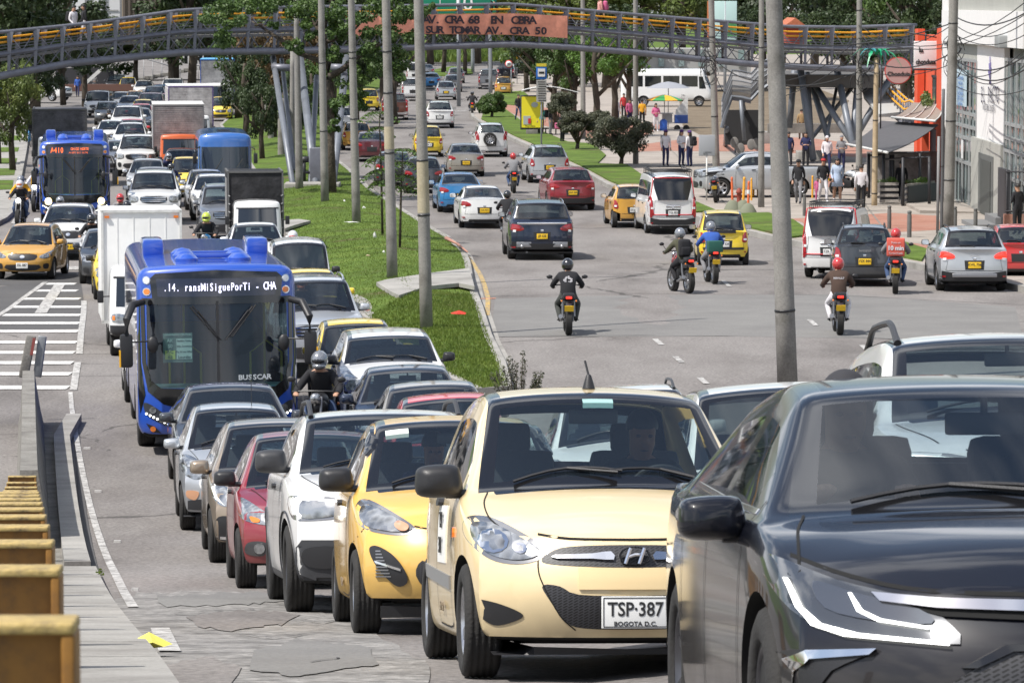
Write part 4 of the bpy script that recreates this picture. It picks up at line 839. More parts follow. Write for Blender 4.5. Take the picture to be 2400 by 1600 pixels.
# left pavement
KL = [(-40,545),(10,520),(26,505),(27,490),(34,470),(48,410),(58,360),(66,310),(72,270),(80,245)]
sheet('pavement',KL + [(60,232),(-200,232),(-300,545)],.006,CONC,h=.13,gx=3); strip('kerb',KL,.2,.012,CONC,h=.16)
for y0,y1 in ((322,335),(350,362),(376,390),(400,418),(428,452)): sheet('grass_square',[(-60,y0 + 2),(50 - (y0 - 320) * .17,y0 + 2),(47 - (y0 - 320) * .17,y1),(-60,y1 + 3)],.15,GRASS)
# new asphalt where the hatching is, and repairs
sheet('asphalt_patch',[(0,672),(60,664),(190,662),(196,700),(192,735),(186,770),(-30,775),(-80,740)],.004,ASPH2); sheet('asphalt_patch',[(-50,640),(178,640),(200,663),(-60,671)],.006,ASPH2)
sheet('asphalt_patch',[(1160,700),(1980,690),(2380,720),(2400,800),(1150,790)],.004,PATCH)
strip('road_joint',[(1140,695),(1500,688),(1960,692),(2400,715)],.05,.009,ASPH2); strip('road_joint',[(1150,790),(1500,786),(2000,790),(2400,812)],.05,.009,ASPH2); strip('road_joint',[(190,830),(300,829)],.04,.009,ASPH2); strip('road_joint',[(180,882),(330,880)],.04,.009,ASPH2)
strip('road_joint',[(1480,655),(1650,648),(1900,652)],.05,.009,ASPH2)
sheet('broken_road',ragged([(255,1408),(330,1392),(470,1385),(640,1395),(790,1405),(870,1480),(1000,1560),(1000,1660),(360,1660),(300,1520)],11),.006,BROKEN,gx=.5)
for i,q in enumerate(([(360,1400),(640,1388),(800,1398),(560,1420),(400,1422)],[(440,1448),(560,1432),(700,1440),(660,1466),(540,1480),(455,1470)],[(600,1530),(700,1500),(860,1520),(880,1560),(700,1590),(590,1575)],[(380,1560),(500,1540),(560,1570),(540,1650),(400,1650)])): sheet('asphalt_patch',ragged(q,10,i + 2),.012,(PATCH,ASPH)[i % 2],gx=.5)
for q in ([(410,1440),(500,1436),(560,1428),(600,1432)],[(620,1455),(760,1462),(830,1450)],[(730,1556),(790,1548),(800,1546)],[(560,1490),(640,1500),(720,1490)]): strip('road_crack',ragged(q,3)[:-4],.018,.018,ASPH2)
# painted markings
strip('road_line',[(165,920),(168,955),(178,1020),(192,1100),(212,1190),(240,1280),(272,1350),(312,1425)],.085,.014,WPAINT2); strip('road_line',[(375,1475),(398,1530)],.13,.016,WPAINT2)
for z in [(666,109,177),(682,87,181),(701,58,187),(720,32,191),(739,8,189),(758,-30,186),(777,-60,184),(803,-60,180),(827,-60,174),(851,-60,170),(877,-60,166),(909,-60,160)]:
 v,a,b = z; strip('hatch_stripe',[(a,v),(b,v)],.8,.014,WPAINT)
strip('road_line',[(197,706),(196,735),(190,780),(186,830)],.14,.014,WPAINT2); strip('road_line',[(182,850),(172,915)],.14,.014,WPAINT2)
strip('road_line',[(106,662),(60,695),(20,725),(-20,750)],.14,.014,WPAINT2); strip('road_line',[(140,668),(115,705),(95,735)],.3,.018,WPAINT2)
for u,v in ((1543,802),(1590,843),(1648,893),(2028,817),(2045,829),(1905,757),(1702,665)): strip('lane_dash',[(u - 8,v - 7),(u + 8,v + 7)],.12,.014,WPAINT2)
for u,v in ((204,1052),(230,1153),(275,1271),(317,1384)): strip('road_stud',[(u - 8,v),(u + 8,v)],.05,.014,WPAINT,h=.015)
strip('road_line',[(1058,262),(1096,260)],.5,.014,WPAINT2); strip('spray_mark',[(1120,701),(1162,700)],.14,.014,OPAINT)
strip('road_arrow',[(165,625),(170,633)],.5,.014,WPAINT2)
for v in (505,470,440): strip('road_line',[(30,v + 20),(50,v - 10)],.15,.014,WPAINT2)
# near pavement and parapet on the left
LX = lambda y: -.572 - .1262 * (y - 5)
sheet('near_pavement',[(LX(2) - 3,2),(LX(2) + .58,2),(LX(20) + .58,20),(LX(37.9) + .58,37.9),(LX(37.9) - 3,37.9)],.01,CONC,px=False,h=.10,gx=.6)
strip('kerb',[(LX(38.1) + .40,38.1),(LX(50) + .42,50),(LX(62) + .45,62),(LX(66) + .7,66)],.26,.01,CONC,h=.14,px=False); strip('gutter_shade',[(LX(38) + .14,38.1),(LX(50) + .16,50),(LX(64) + .2,64)],.25,.02,CONCD,px=False)
for y in (13,16,19,21,23,25,27,29.5,32,34.5,36.8): strip('paving_joint',[(LX(y),y),(LX(y) + .56,y + .03)],.025,.118,CONCD,px=False)
strip('broken_gutter',[(LX(38.1) + .58,38.1),(LX(50) + .62,50),(LX(64) + .72,64)],.09,.012,ASPH2,px=False)
def parapet():
 mb = MB(); vs = []; ys = [43.2 + i * 1.5 for i in range(16)]
 for i,y in enumerate(ys):
  x = LX(y); g = zg(x,y); hh = .92 if i < 14 else .92 - .0 * i
  for dx,z in ((.22,-.2),(.12,.25),(.02,hh),(-.18,hh),(-.22,.25),(-.3,-.2)): vs.append((x + dx,y,g + z))
 fs = [(6 * i + j,6 * i + j + 1,6 * i + j + 7,6 * i + j + 6) for i in range(len(ys) - 1) for j in range(5)] + [tuple(range(6))[::-1],tuple(range(6 * len(ys) - 6,6 * len(ys)))]
 mb.add(vs,fs); return tag(mb.build('parapet',CONCD),'low grey concrete parapet between the pavement and the hatched road','wall')
parapet()
# lower concrete wall that carries the yellow posts
mb = MB(); vs = []; ys = [1 + i * 1.4 for i in range(31)]
for y in ys:
 x = LX(y) - .02; g = zg(x,y)
 for dx,z in ((.0,-.3),(.0,.22),(-.5,.22),(-.5,-.3)): vs.append((x + dx,y,g + z))
mb.add(vs,[(4 * i + j,4 * i + j + 1,4 * i + j + 5,4 * i + j + 4) for i in range(len(ys) - 1) for j in range(3)] + [(3,2,1,0),tuple(range(4 * len(ys) - 4,4 * len(ys)))]); tag(mb.build('post_plinth',CONCD),'concrete plinth under the row of yellow steel posts','wall')
def rusty():
 m,t,b = newmat('rusty_yellow'); N = t.nodes.new; c = N('ShaderNodeTexCoord'); n = N('ShaderNodeTexNoise'); n.inputs['Scale'].default_value = 4; n.inputs['Detail'].default_value = 9; n.inputs['Roughness'].default_value = .7; t.links.new(c.outputs['Object'],n.inputs[0])
 r = N('ShaderNodeValToRGB'); e = r.color_ramp.elements; e[0].position = .36; e[0].color = (.06,.032,.016,1); e[1].position = .74; e[1].color = (.30,.145,.02,1); q = e.new(.5); q.color = (.20,.09,.012,1)
 t.links.new(n.outputs[0],r.inputs[0]); t.links.new(r.outputs[0],b.inputs['Base Color']); b.inputs['Roughness'].default_value = .55; return m
RUSTY = rusty(); TOPY = noisecol('worn_yellow_top',[(.07,.05,.035),(.34,.25,.11),(.42,.31,.12),(.13,.10,.07)],9,.6,.4,50,fine=.2)
def post(i,y):
 x = LX(y); g = zg(x,y); top = CAMZ - .22 - .1212 * y if y < 30 else g + .93
 top = min(top,g + 1.15) if y > 12 else top; H = top - g; w = .30
 b = MB(); b.box((-w / 2,0,.2 + (H - .2) / 2),(w - .03,.012,H - .2),0)
 for sx in (0,1): b.box((-.009 - sx * (w - .018),0,.2 + (H - .2) / 2),(.018,.07,H - .2),0,None,.004)
 c = MB(); c.box((-w / 2,0,H + .008),(w,.075,.016),0,None,.005)
 r = empty('yellow_post',(x,y,g)); b.build('i_beam',RUSTY,r); c.build('top_plate',TOPY,r); return r
PNAMES = ['nearest','second','third','fourth','fifth','sixth','seventh','eighth','ninth','tenth','eleventh','twelfth','thirteenth','fourteenth','fifteenth','sixteenth']
for i in range(15):
 tag(post(i,5 + 2.55 * i),'rusty yellow steel post with flat top, %s of the row at the left edge' % PNAMES[i],'post','yellow posts along the left pavement')
r = empty('barrier_terminal',(LX(66) + .0,66.2,zg(LX(66),66.2))); b = MB(); b.box((-.12,0,1.12),(.17,.05,.75),0,Matrix.Rotation(.2,3,'Y'),.02); b.build('left_plate',CONCD,r); b = MB(); b.box((.09,.05,1.12),(.15,.05,.72),0,Matrix.Rotation(.14,3,'Y'),.02); b.build('right_plate',flat('galvanised',(.25,.26,.27),.5,.5,var=.3),r); b = MB(); b.box((-.02,-.03,1.3),(.05,.02,.3),0,Matrix.Rotation(.18,3,'Y')); b.build('reflector',flat('faded_red',(.25,.06,.05),.6),r); tag(r,'weathered crash barrier end plate standing on the parapet','barrier')
# street lamp and utility poles
POLEM = noisecol('pole_concrete',[(.12,.115,.10),(.21,.20,.185),(.25,.24,.22),(.30,.29,.27)],1.1,.85,.3,30,fine=.15)
POLEY = noisecol('pole_repair',[(.32,.28,.19),(.42,.37,.27)],2,.85,.2,30,fine=.1)
def pole(u,v,r0,r1,H,label,tilt=(0,0),bands=(),name='utility_pole',mat=None,rep=None,group=None,base=0,dark=None):
 p = at(u,v,.0); R = empty(name,Matrix.Translation(p) @ Matrix.Rotation(tilt[0],4,'Y') @ Matrix.Rotation(tilt[1],4,'X'),label,'pole',group)
 mb = MB(); mb.tube([(0,0,H * i / 8 - .2) for i in range(9)],[lerp(r0,r1,i / 8) for i in range(9)],20); mb.build('shaft',mat or POLEM,R)
 for z in bands: b = MB(); rr = lerp(r0,r1,z / H) + .004; b.lathe([(rr,-.02),(rr + .006,-.02),(rr + .006,.02),(rr,.02)],20,0,Matrix.Translation((0,0,z))); b.build('band',TRIM,R)
 if rep: b = MB(); b.lathe([(lerp(r0,r1,z / H) + .003,z) for z in (rep[0],(rep[0] + rep[1]) / 2,rep[1])],20); b.build('repair_sleeve',POLEY,R)
 return R
GP = 'tall concrete lamp poles along the grass median'
pole(1000,790,.145,.085,12,'tall concrete lamp pole nearest the camera, on the grass median',(-.022,0),(2.7,3.9),rep=(2.75,3.9),group=GP)
pole(920,673,.15,.085,13,'second concrete lamp pole on the median, at the end of the concrete path',(-.02,0),(3.6,5.2,6.3),rep=(3.7,4.3),group=GP)
pole(836,543,.155,.09,13,'third concrete lamp pole on the median, white litter at its foot',(-.02,0),(3.9,6,6.2),group=GP)
pole(762,491,.16,.09,14,'fourth concrete lamp pole on the median, leaning slightly left of the footbridge strut',(-.015,0),(3,5.6),group=GP)
pole(702,456,.17,.1,8.2,'shorter thick concrete pole beside the grey utility box on the median',(-.013,0),(),group=GP)
pole(684,430,.13,.1,6,'thin short concrete stump pole just left of the thick one',(.01,0),(),group=GP)
pole(660,376,.2,.17,3.3,'fat concrete post in the grass under the footbridge, nearest of the far row',(0,0),(),group=GP); pole(635,338,.16,.14,3.4,'slimmer concrete post in the grass, middle of the far row',(0,0),(),group=GP); pole(623,322,.1,.09,3.2,'thinnest concrete post in the grass, farthest of the far row',(0,0),(),group=GP)
pole(577,289,.19,.13,10.8,'pale concrete pole beside the blue box truck, left of the median trees',(-.01,0),())
BIG = pole(1846,905,.19,.12,13,'very thick leaning grey concrete pole in the right foreground',(-.042,0),(1.4,),base=0)
pole(1680,436,.165,.11,11,'concrete pole wrapped in loose cables, next to the silver pickup',(-.035,0),(3,5.6,6.4))
pole(1490,391,.14,.1,12,'concrete lamp pole rising behind the large dark bush',(-.004,0),(2,)); pole(1367,331,.15,.1,12,'concrete lamp pole between the white flowering trees and the bus stop',(-.006,0),(1.2,))
pole(1784,494,.125,.09,12.5,'dark concrete pole just left of the thick leaning pole',(-.004,0),(3,6.2))
pole(2013,488,.13,.085,12.5,'square looking grey pole carrying cables in front of the black awning',(-.006,0),(1.5,4.2,6.2,7.6))
pole(2049,490,.115,.09,6.0,'pale wooden pole topped with green metal palm leaves',(.006,0),(.6,2,3.4),mat=flat('pale_wood',(.42,.32,.2),.7,var=.2))
pole(2222,553,.185,.14,13,'thick concrete utility pole with posters, in front of the grey glass building',(.014,0),(1.9,3.9,7.2))
b = pole(2206,556,.055,.055,5.2,'pair of dark metal conduits running up beside the thick utility pole',(.005,0),(2.4,),mat=flat('conduit',(.09,.09,.095),.6)); q = MB(); q.tube([(-.13,0,0),(-.13,0,3.4)],.05,10); q.build('second_conduit',flat('conduit2',(.2,.2,.2),.6),b)
pole(1150,222,.17,.12,14,'galvanised lamp post at the corner beside the far amber taxi',(-.01,0),(),mat=flat('galva_pole',(.26,.28,.30),.5,.3)); pole(1108,170,.2,.18,12,'grey steel post behind the far silver pickup',(0,0),(),mat=flat('galva_pole',(.26,.28,.30),.5,.3))
# rounded-box vehicles (buses, trucks, vans)
class Box(Car):
 def build(s):
  p = s.p; W_,L,H,zb,r = p['W'] / 2,p['L'],p['H'],p['zb'],p.get('r',.15)
  def lines(a,b,ex,st):
   v = {round(a,3),round(b,3),round(a + r * .3,3),round(a + r,3),round(b - r,3),round(b - r * .3,3)} | {round(e,3) for e in ex if a + .02 < e < b - .02}
   q = a + r
   while q < b - r: v.add(round(q,3)); q += st
   v = sorted(v); o = [v[0]]
   for x in v[1:]:
    if x - o[-1] > .012: o.append(x)
   return o
  win = p['win']                                   # (face, a0, a1, b0, b1, material index)
  xs = lines(-W_,W_,[e for w in win if w[0] in 'FB' for e in w[1:3]] + [0],.35); ys = lines(0,L,[e for w in win if w[0] == 'S' for e in w[1:3]],.6); zs = lines(zb,H,[e for w in win for e in w[3:5]],.3)
  idx = {}; V = []; Fs = []; Ms = []
  def vid(x,y,z):
   k = (x,y,z)
   if k not in idx:
    c = Vector((max(-W_ + r,min(W_ - r,x)),max(r,min(L - r,y)),max(zb + r,min(H - r,z)))); d = Vector(k) - c
    q = c + d.normalized() * r if d.length > r else Vector(k)
    h = max(0,(q.z - zb) / (H - zb)); ky = 1 - q.y / L
    if q.y < 1.2: q.y += p.get('rake',0) * max(0,h - .25) * (1 - q.y / 1.2) + p.get('bowf',.1) * (1 - q.y / 1.2) * (q.x / W_) ** 2
    q.x *= 1 - p.get('tumble',.03) * max(0,h - .35) - p.get('fronttaper',.02) * max(0,1 - q.y / .8)
    q.z += p.get('rcrown',.04) * (1 - (q.x / W_) ** 2) * (1 if z > H - r else 0)
    idx[k] = len(V); V.append(q)
   return idx[k]
  def mat(f,a,b):
   m = 0
   for w in win:
    if w[0] == f and w[1] < a < w[2] and w[3] < b < w[4]: m = w[5]
   return m
  for f,A,B,fn in (('F',xs,zs,lambda a,b: (a,0,b)),('B',xs,zs,lambda a,b: (a,L,b)),('S',ys,zs,lambda a,b: (-W_,a,b)),('S',ys,zs,lambda a,b: (W_,a,b)),('T',xs,ys,lambda a,b: (a,b,H)),('U',xs,ys,lambda a,b: (a,b,zb))):
   A = [A[0]] + A[1:]; rnd = lambda t: tuple(t)
   for i in range(len(A) - 1):
    for j in range(len(B) - 1):
     q = [fn(A[i],B[j]),fn(A[i + 1],B[j]),fn(A[i + 1],B[j + 1]),fn(A[i],B[j + 1])]
     q = [tuple(round(c,3) for c in v) for v in q]
     Fs.append([vid(*v) for v in q]); Ms.append(mat(f,(A[i] + A[i + 1]) / 2,(B[j] + B[j + 1]) / 2) if f != 'U' else 6)
  dummy = flat('body_paint',(.5,.5,.5)); mats = [dummy,TRIMG,p.get('glass') or GD,p.get('side') or GD,p.get('rear') or GD,TRIM,WELL]
  me = bpy.data.meshes.new('b'); me.from_pydata(V,[],Fs); me.polygons.foreach_set('material_index',Ms); [me.materials.append(m) for m in mats]
  bm = bmesh.new(); bm.from_mesh(me); bmesh.ops.remove_doubles(bm,verts=bm.verts,dist=.0004); bmesh.ops.recalc_face_normals(bm,faces=bm.faces); bm.to_mesh(me); bm.free()
  o = bpy.data.objects.new('b',me); COL.objects.link(o); cb = MB(); Ra = p['R'] + p['arch']
  for t in (p['fa'],p['ra']):
   for sx in (-1,1):
    n = 32; x0,x1 = sx * (W_ + .15),sx * (W_ - .42); vs = [(x,t + Ra * math.cos(2 * math.pi * j / n),p['R'] + Ra * math.sin(2 * math.pi * j / n)) for x in (x0,x1) for j in range(n)]
    cb.add(vs,[list(range(n)),list(range(2 * n - 1,n - 1,-1))] + [(j,n + j,n + (j + 1) % n,(j + 1) % n) for j in range(n)],6)
  cm = cb.me('c',mats); bx = bmesh.new(); bx.from_mesh(cm); bmesh.ops.recalc_face_normals(bx,faces=bx.faces); bx.to_mesh(cm); bx.free()
  co = bpy.data.objects.new('c',cm); COL.objects.link(co); md = o.modifiers.new('x','BOOLEAN'); md.operation = 'DIFFERENCE'; md.solver = 'EXACT'; md.object = co; md.material_mode = 'INDEX'
  me3 = evalmesh(o); bpy.data.objects.remove(co); s.bm = bmesh.new(); s.bm.from_mesh(me3); s.bvh = BVHTree.FromBMesh(s.bm)
  def sub(keep,name,ml,remap):
   b = s.bm.copy(); bmesh.ops.delete(b,geom=[f for f in b.faces if f.material_index not in keep],context='FACES')
   if not len(b.faces): b.free(); return None
   for f in b.faces: f.material_index = remap.get(f.material_index,0); f.smooth = True
   m = bpy.data.meshes.new(name); b.to_mesh(m); b.free(); [m.materials.append(x) for x in ml]; m.set_sharp_from_angle(angle=math.radians(38)); return m
  for keep,nm,ml,rm,fl in (({0,1,5,6},p.get('bodyname','body'),[dummy,mats[1],mats[5],WELL],{0: 0,1: 1,5: 2,6: 3},1),({2},'windshield',[mats[2]],{},0),({3},'side_windows',[mats[3]],{},0),({4},'rear_window',[mats[4]],{},0)):
   m = sub(keep,nm,ml,rm)
   if m and nm == 'side_windows': s.parts += [['side_window',q,None,None,0] for q in islands(m,'side_window')]
   elif m: s.parts.append([nm,m,None,None,fl])
  s.bm.free(); s.tm = (p['fa'] + p['ra']) / 2; ty,rim = wheel_me(p['R'],p['wheel'],p['ww'],p['rimf'])
  if not p.get('nowheels'):
   for t in (p['fa'],p['ra']):
    for sx in (-1,1):
     M = Matrix.Translation((sx * (W_ - p['ww'] / 2 - .03),t,p['R'])) @ (Matrix.Rotation(math.pi,4,'Z') if sx < 0 else Matrix.Identity(4)); i = len(s.parts); s.parts.append(['wheel',ty,M,None,0]); s.parts.append(['rim',rim,None,i,0])
BGLASS = glassmat('bus_glass',(.66,.84,.81),.12); LEDW = flat('led_white',(.5,.5,.6),.5,emit=(.75,.75,1),es=1.6); LEDO = flat('led_orange',(.5,.1,.02),.5,emit=(1,.17,.05),es=1.1)
def bus():
 win = [('F',-1.12,1.12,1.1,2.45,2)] + [('S',1.6 + i * 1.15,2.65 + i * 1.15,1.35,2.35,3) for i in range(7)] + [('S',.35,1.3,.9,2.35,3)]
 c = Box(L=10.2,W=2.52,H=2.95,zb=.32,R=.47,fa=2.3,ra=7.4,arch=.08,ww=.28,wheel=0,rimf=.6,r=.2,win=win,glass=BGLASS,side=GT,rake=.28,bowf=.28,tumble=.02,rcrown=.07)
 c.patch('destination_display','F',[(1.0,2.46),(1.04,2.80),(.95,2.88),(0,2.93),(-.95,2.88),(-1.04,2.80),(-1.0,2.46),(0,2.46)],TRIMG,.01,mirror=False,smooth=1,g=.12)
 c.patch('display_screen','F',[(.92,2.52),(.94,2.80),(-.94,2.80),(-.92,2.52)],flat('screen_dark',(.01,.012,.03),.2,coat=1),.016,mirror=False,smooth=1,g=.12)
 c.patch('header_band','F',[(1.16,2.40),(1.17,2.50),(-1.17,2.50),(-1.16,2.40)],TRIMG,.014,mirror=False,smooth=1,g=.12)
 c.patch('windshield_surround','F',[(1.13,2.45),(1.19,2.45),(1.18,1.5),(1.10,1.05),(.86,.85),(.45,.74),(0,.71),(-.45,.74),(-.86,.85),(-1.10,1.05),(-1.18,1.5),(-1.19,2.45),(-1.13,2.45),(-1.12,1.5),(-1.05,1.22),(-.9,1.1),(0,1.08),(.9,1.1),(1.05,1.22),(1.12,1.5)],TRIMG,.012,mirror=False,smooth=1,g=.1)
 c.patch('center_post','F',[(-.022,1.08),(.022,1.08),(.022,2.45),(-.022,2.45)],TRIM,.018,mirror=False,smooth=1)
 for x in (1.09,):
  for z,m in ((2.78,WLENS),(2.60,AMB)):
   c.patch('marker_ring','F',[(x + .062 * math.cos(a),z + .062 * math.sin(a)) for a in [i * math.pi / 6 for i in range(12)]],CHROME,.014,smooth=1); c.patch('marker_lamp','F',[(x + .048 * math.cos(a),z + .048 * math.sin(a)) for a in [i * math.pi / 6 for i in range(12)]],m,.024,smooth=1)
 c.patch('headlight','F',[(1.17,.86),(1.05,.84),(.80,.66),(.66,.52),(.72,.46),(.90,.55),(1.12,.68)],flat('lamp_dark',(.06,.065,.075),.12,.3,1),.012,smooth=3)
 for x,z,r_ in ((1.03,.76,.055),(.87,.66,.055)): c.patch('projector','F',[(x + r_ * math.cos(a),z + r_ * math.sin(a)) for a in [i * math.pi / 5 for i in range(10)]],LAMP,.022,smooth=1)
 for i in range(8): x,z = lerp(1.13,.74,i / 7),lerp(.70,.515,i / 7); c.patch('led','F',[(x + .017 * math.cos(a),z + .017 * math.sin(a)) for a in [i * math.pi / 3 for i in range(6)]],LIT,.028,smooth=1)
 c.patch('fog_lamp','F',[(1.03 + .045 * math.cos(a),.46 + .045 * math.sin(a)) for a in [i * math.pi / 5 for i in range(10)]],AMB,.014,smooth=1); c.patch('lower_slot','F',[(1.14,.55),(1.0,.5),(.9,.39),(1.05,.41)],TRIM,.006,smooth=1)
 c.seam('F',[(.45,.74),(.3,.55),(.2,.34)],.012); c.patch('side_glass','F',[(1.2,2.4),(1.245,2.4),(1.245,1.0),(1.22,.7),(1.14,1.0),(1.2,1.5)],TRIMG,.01,smooth=1)
 for sx in (-1,1):
  b = MB(); x = sx; b.tube([(x * 1.15,.25,2.45),(x * 1.32,.0,2.42),(x * 1.42,-.18,2.2),(x * 1.42,-.22,1.95)],[.05,.06,.06,.045],10); b.box((x * 1.43,-.2,1.72),(.2,.12,.52),0,None,.05); i = c.add('mirror_arm',b,[TRIM])
  b = MB(); b.box((x * 1.53,-.2,1.6),(.025,.11,.26)); c.add('yellow_marker',b,[flat('marker_yellow',(.8,.42,.02),.5)],None,i)
  b = MB(); b.tube([(x * 1.38,-.18,1.85),(x * 1.05,-.1,1.86)],.014,6); b.ell((x * 1.02,-.1,1.8),(.09,.05,.13),12,8,z0=-.99); c.add('lower_mirror',b,[TRIM])
 for x0,x1 in ((-.42,-.05),(.30,-.1)):
  b = MB(); sg = 1 if x0 < 0 else -1; y0 = c.hit('F',x0 * 1.0,2.3).y - .05; b.tube([(x0 if x0 < 0 else .55,y0,2.36),(-.02 if x0 < 0 else .2,y0 - .08,1.9)],.016,6); b.tube([(x0 + .03 if x0 < 0 else .60,y0,2.38),(.02 if x0 < 0 else .23,y0 - .08,1.9)],.012,6); b.tube([(-.30 if x0 < 0 else .48,y0 - .03,2.3),(.05 if x0 < 0 else .12,y0 - .1,1.85)],.012,6); c.add('wiper',b,[TRIM])
 for sx in (-1,1): b = MB(); b.box((sx * .87,5.2,3.09),(.36,1.4,.3),0,None,.07); i = c.add('roof_pod',b,[flat('body_paint',(.5,.5,.5))]); c.parts[i][4] = 1
 b = MB()
 for x in (-.42,.42):
  for y in (1.5,2.6,3.5): b.lathe([(.19,0),(.19,.06),(.12,.12),(.03,.14),(.001,.15)],16,0,Matrix.Translation((x,y,3.0)))
 for y in (1.9,2.9): b.box((0,y,3.08),(.9,.1,.07),0,None,.02)
 i = c.add('roof_vents',b,[flat('body_paint',(.5,.5,.5))]); c.parts[i][4] = 1
 b = MB(); b.box((0,1.0,1.0),(2.2,.7,.16),0,None,.05); c.add('dashboard',b,[flat('bus_dash',(.25,.40,.38),.7)]); b = MB()
 for x in (-.7,.6): b.tube([(x,2.0,.9),(x,2.0,1.5),(x + .25,2.0,1.7),(x + .5,2.0,1.5),(x + .5,2.0,.9)],.02,6); b.tube([(x + .25,2.4,.9),(x + .25,2.4,2.6)],.02,6)
 c.add('handrails',b,[flat('handrail_yellow',(.6,.45,.05),.4)]); b = MB(); b.box((0,5,.9),(2.3,8,.05)); b.box((0,6,1.25),(2.0,5.5,.7)); c.add('floor_and_seats',b,[flat('bus_seat',(.10,.06,.07),.8)])
 return c.done()
def gen_front(c,hl='swept',grille=True,chrome=False):
 p = c.p; w = p['W'] / 2; z = p['zf']; k = z / .78
 Q = {'swept': [(.50,.70),(.64,.77),(.80,.84),(.84,.79),(.80,.69),(.66,.64),(.52,.65)],'round': [(.50,.74),(.60,.80),(.72,.83),(.80,.78),(.80,.66),(.70,.60),(.56,.61),(.50,.66)],'box': [(.52,.76),(.84,.78),(.84,.62),(.52,.62)]}[hl]
 c.patch('headlight','F',[(x * w / .87,q * k) for x,q in Q],LAMP,.01,puff=.006,smooth=3); c.patch('lamp_edge','F',[(x * w / .87 * 1.02,(q - .72) * 1.12 * k + .72 * k) for x,q in Q],TRIM,.003,smooth=3)
 if grille: c.patch('grille','F',[(.48 * w,.74 * k),(0,.76 * k),(-.48 * w,.74 * k),(-.42 * w,.60 * k),(0,.57 * k),(.42 * w,.60 * k)],TRIM,.006,mirror=False,smooth=2)
 if chrome:
  for q in (.63,.68,.73): c.patch('grille_bar','F',[(.45 * w,q * k - .008),(-.45 * w,q * k - .008),(-.45 * w,q * k + .01),(.45 * w,q * k + .01)],CHROME,.016,mirror=False,smooth=1)
 else: c.patch('badge','F',[(.07 * math.cos(a),.68 * k + .05 * math.sin(a)) for a in [i * math.pi / 4 for i in range(8)]],CHROME,.02,mirror=False,smooth=1)
 c.patch('air_intake','F',[(.56 * w,.45 * k),(-.56 * w,.45 * k),(-.46 * w,.29 * k),(.46 * w,.29 * k)],GRILLE,.008,mirror=False,smooth=2); c.patch('fog_lamp_recess','F',[(.70 * w,.47 * k),(.86 * w,.48 * k),(.84 * w,.34 * k),(.70 * w,.34 * k)],TRIM,.008,smooth=2); c.wipers()
 c.seam('F',[(0,z * .985),(.5 * w,z)],.01)
def gen_rear(c,tl='side',wiper=True,bumper=None,glassz=None,lamp=None,diffuser=True):
 p = c.p; w = p['W'] / 2; zt = p['ztl']; L = p['L']; lamp = lamp or RED
 Q = {'side': [(.72,.70),(.90,.70),(.93,.95),(.82,.97),(.74,.86)],'wide': [(.56,.80),(.70,.77),(.95,.80),(.95,.93),(.78,.94),(.58,.87)],'tall': [(.80,.55),(.95,.55),(.95,1.05),(.82,1.05)],'high': [(.72,.80),(.94,.78),(.94,1.15),(.80,1.15)]}[tl]
 c.patch('tail_lamp','B',[(x * w,q * zt) for x,q in Q],lamp,.014,puff=.008,smooth=3); x0 = .84 * w
 c.patch('reverse_lamp','B',[(x0 - .05,.74 * zt),(x0 + .04,.74 * zt),(x0 + .04,.80 * zt),(x0 - .05,.80 * zt)],WLENS,.028,smooth=1)
 c.patch('plate_recess','B',[(.24,.52 * zt),(-.24,.52 * zt),(-.26,.74 * zt),(.26,.74 * zt)],flat('body_shade',(.02,.02,.02),.5),.004,mirror=False,smooth=1); c.seam('B',[(-.8 * w,.5 * zt),(.8 * w,.5 * zt)],.012,mirror=False,smooth=1); c.seam('B',[(.8 * w,.5 * zt),(.74 * w,.75 * zt),(.72 * w,zt)],.008)
 if bumper: c.patch('rear_bumper','B',[(.96 * w,.20),(.96 * w,.50 * zt),(.5 * w,.44 * zt),(-.5 * w,.44 * zt),(-.96 * w,.50 * zt),(-.96 * w,.20)],bumper,.02,mirror=False,smooth=1)
 if diffuser: c.patch('rear_diffuser','B',[(.7 * w,.22),(.62 * w,.33),(-.62 * w,.33),(-.7 * w,.22)],TRIM,.024,mirror=False,smooth=1)
 c.patch('rear_reflector','B',[(.80 * w,.38),(.93 * w,.38),(.93 * w,.42),(.80 * w,.42)],RED,.03,smooth=1)
 if wiper: z = zt + .06; b = MB(); b.tube([c.place3('B',x,z + (.03 if x > 0 else 0),1,.02) for x in (-.02,.1,.22,.36)],.012,5); c.add('rear_wiper',b,[TRIM])
 b = MB(); h = c.place3('B',.45 * w,.24,1,.03); b.tube([h,h - Vector((0,.2,0))],.03,10); c.add('exhaust',b,[STEEL]); b = MB(); h = c.place3('B',0,zt * .78,1,.004); b.box(h,(.09,.01,.06),0,None,.004); c.add('badge',b,[CHROME])
def doors(c,ts,hz=None):
 zs = c.p['zs'][0]
 for a in ts: c.seam('S',[(a,c.p['zb'] + .12),(a - .02,.6),(a,zs)],.012)
 for a in ts[1:]: c.patch('door_handle','S',[(a - .22,zs - .08),(a - .06,zs - .075),(a - .06,zs - .04),(a - .22,zs - .045)],TRIM,.03,smooth=1,g=.2)
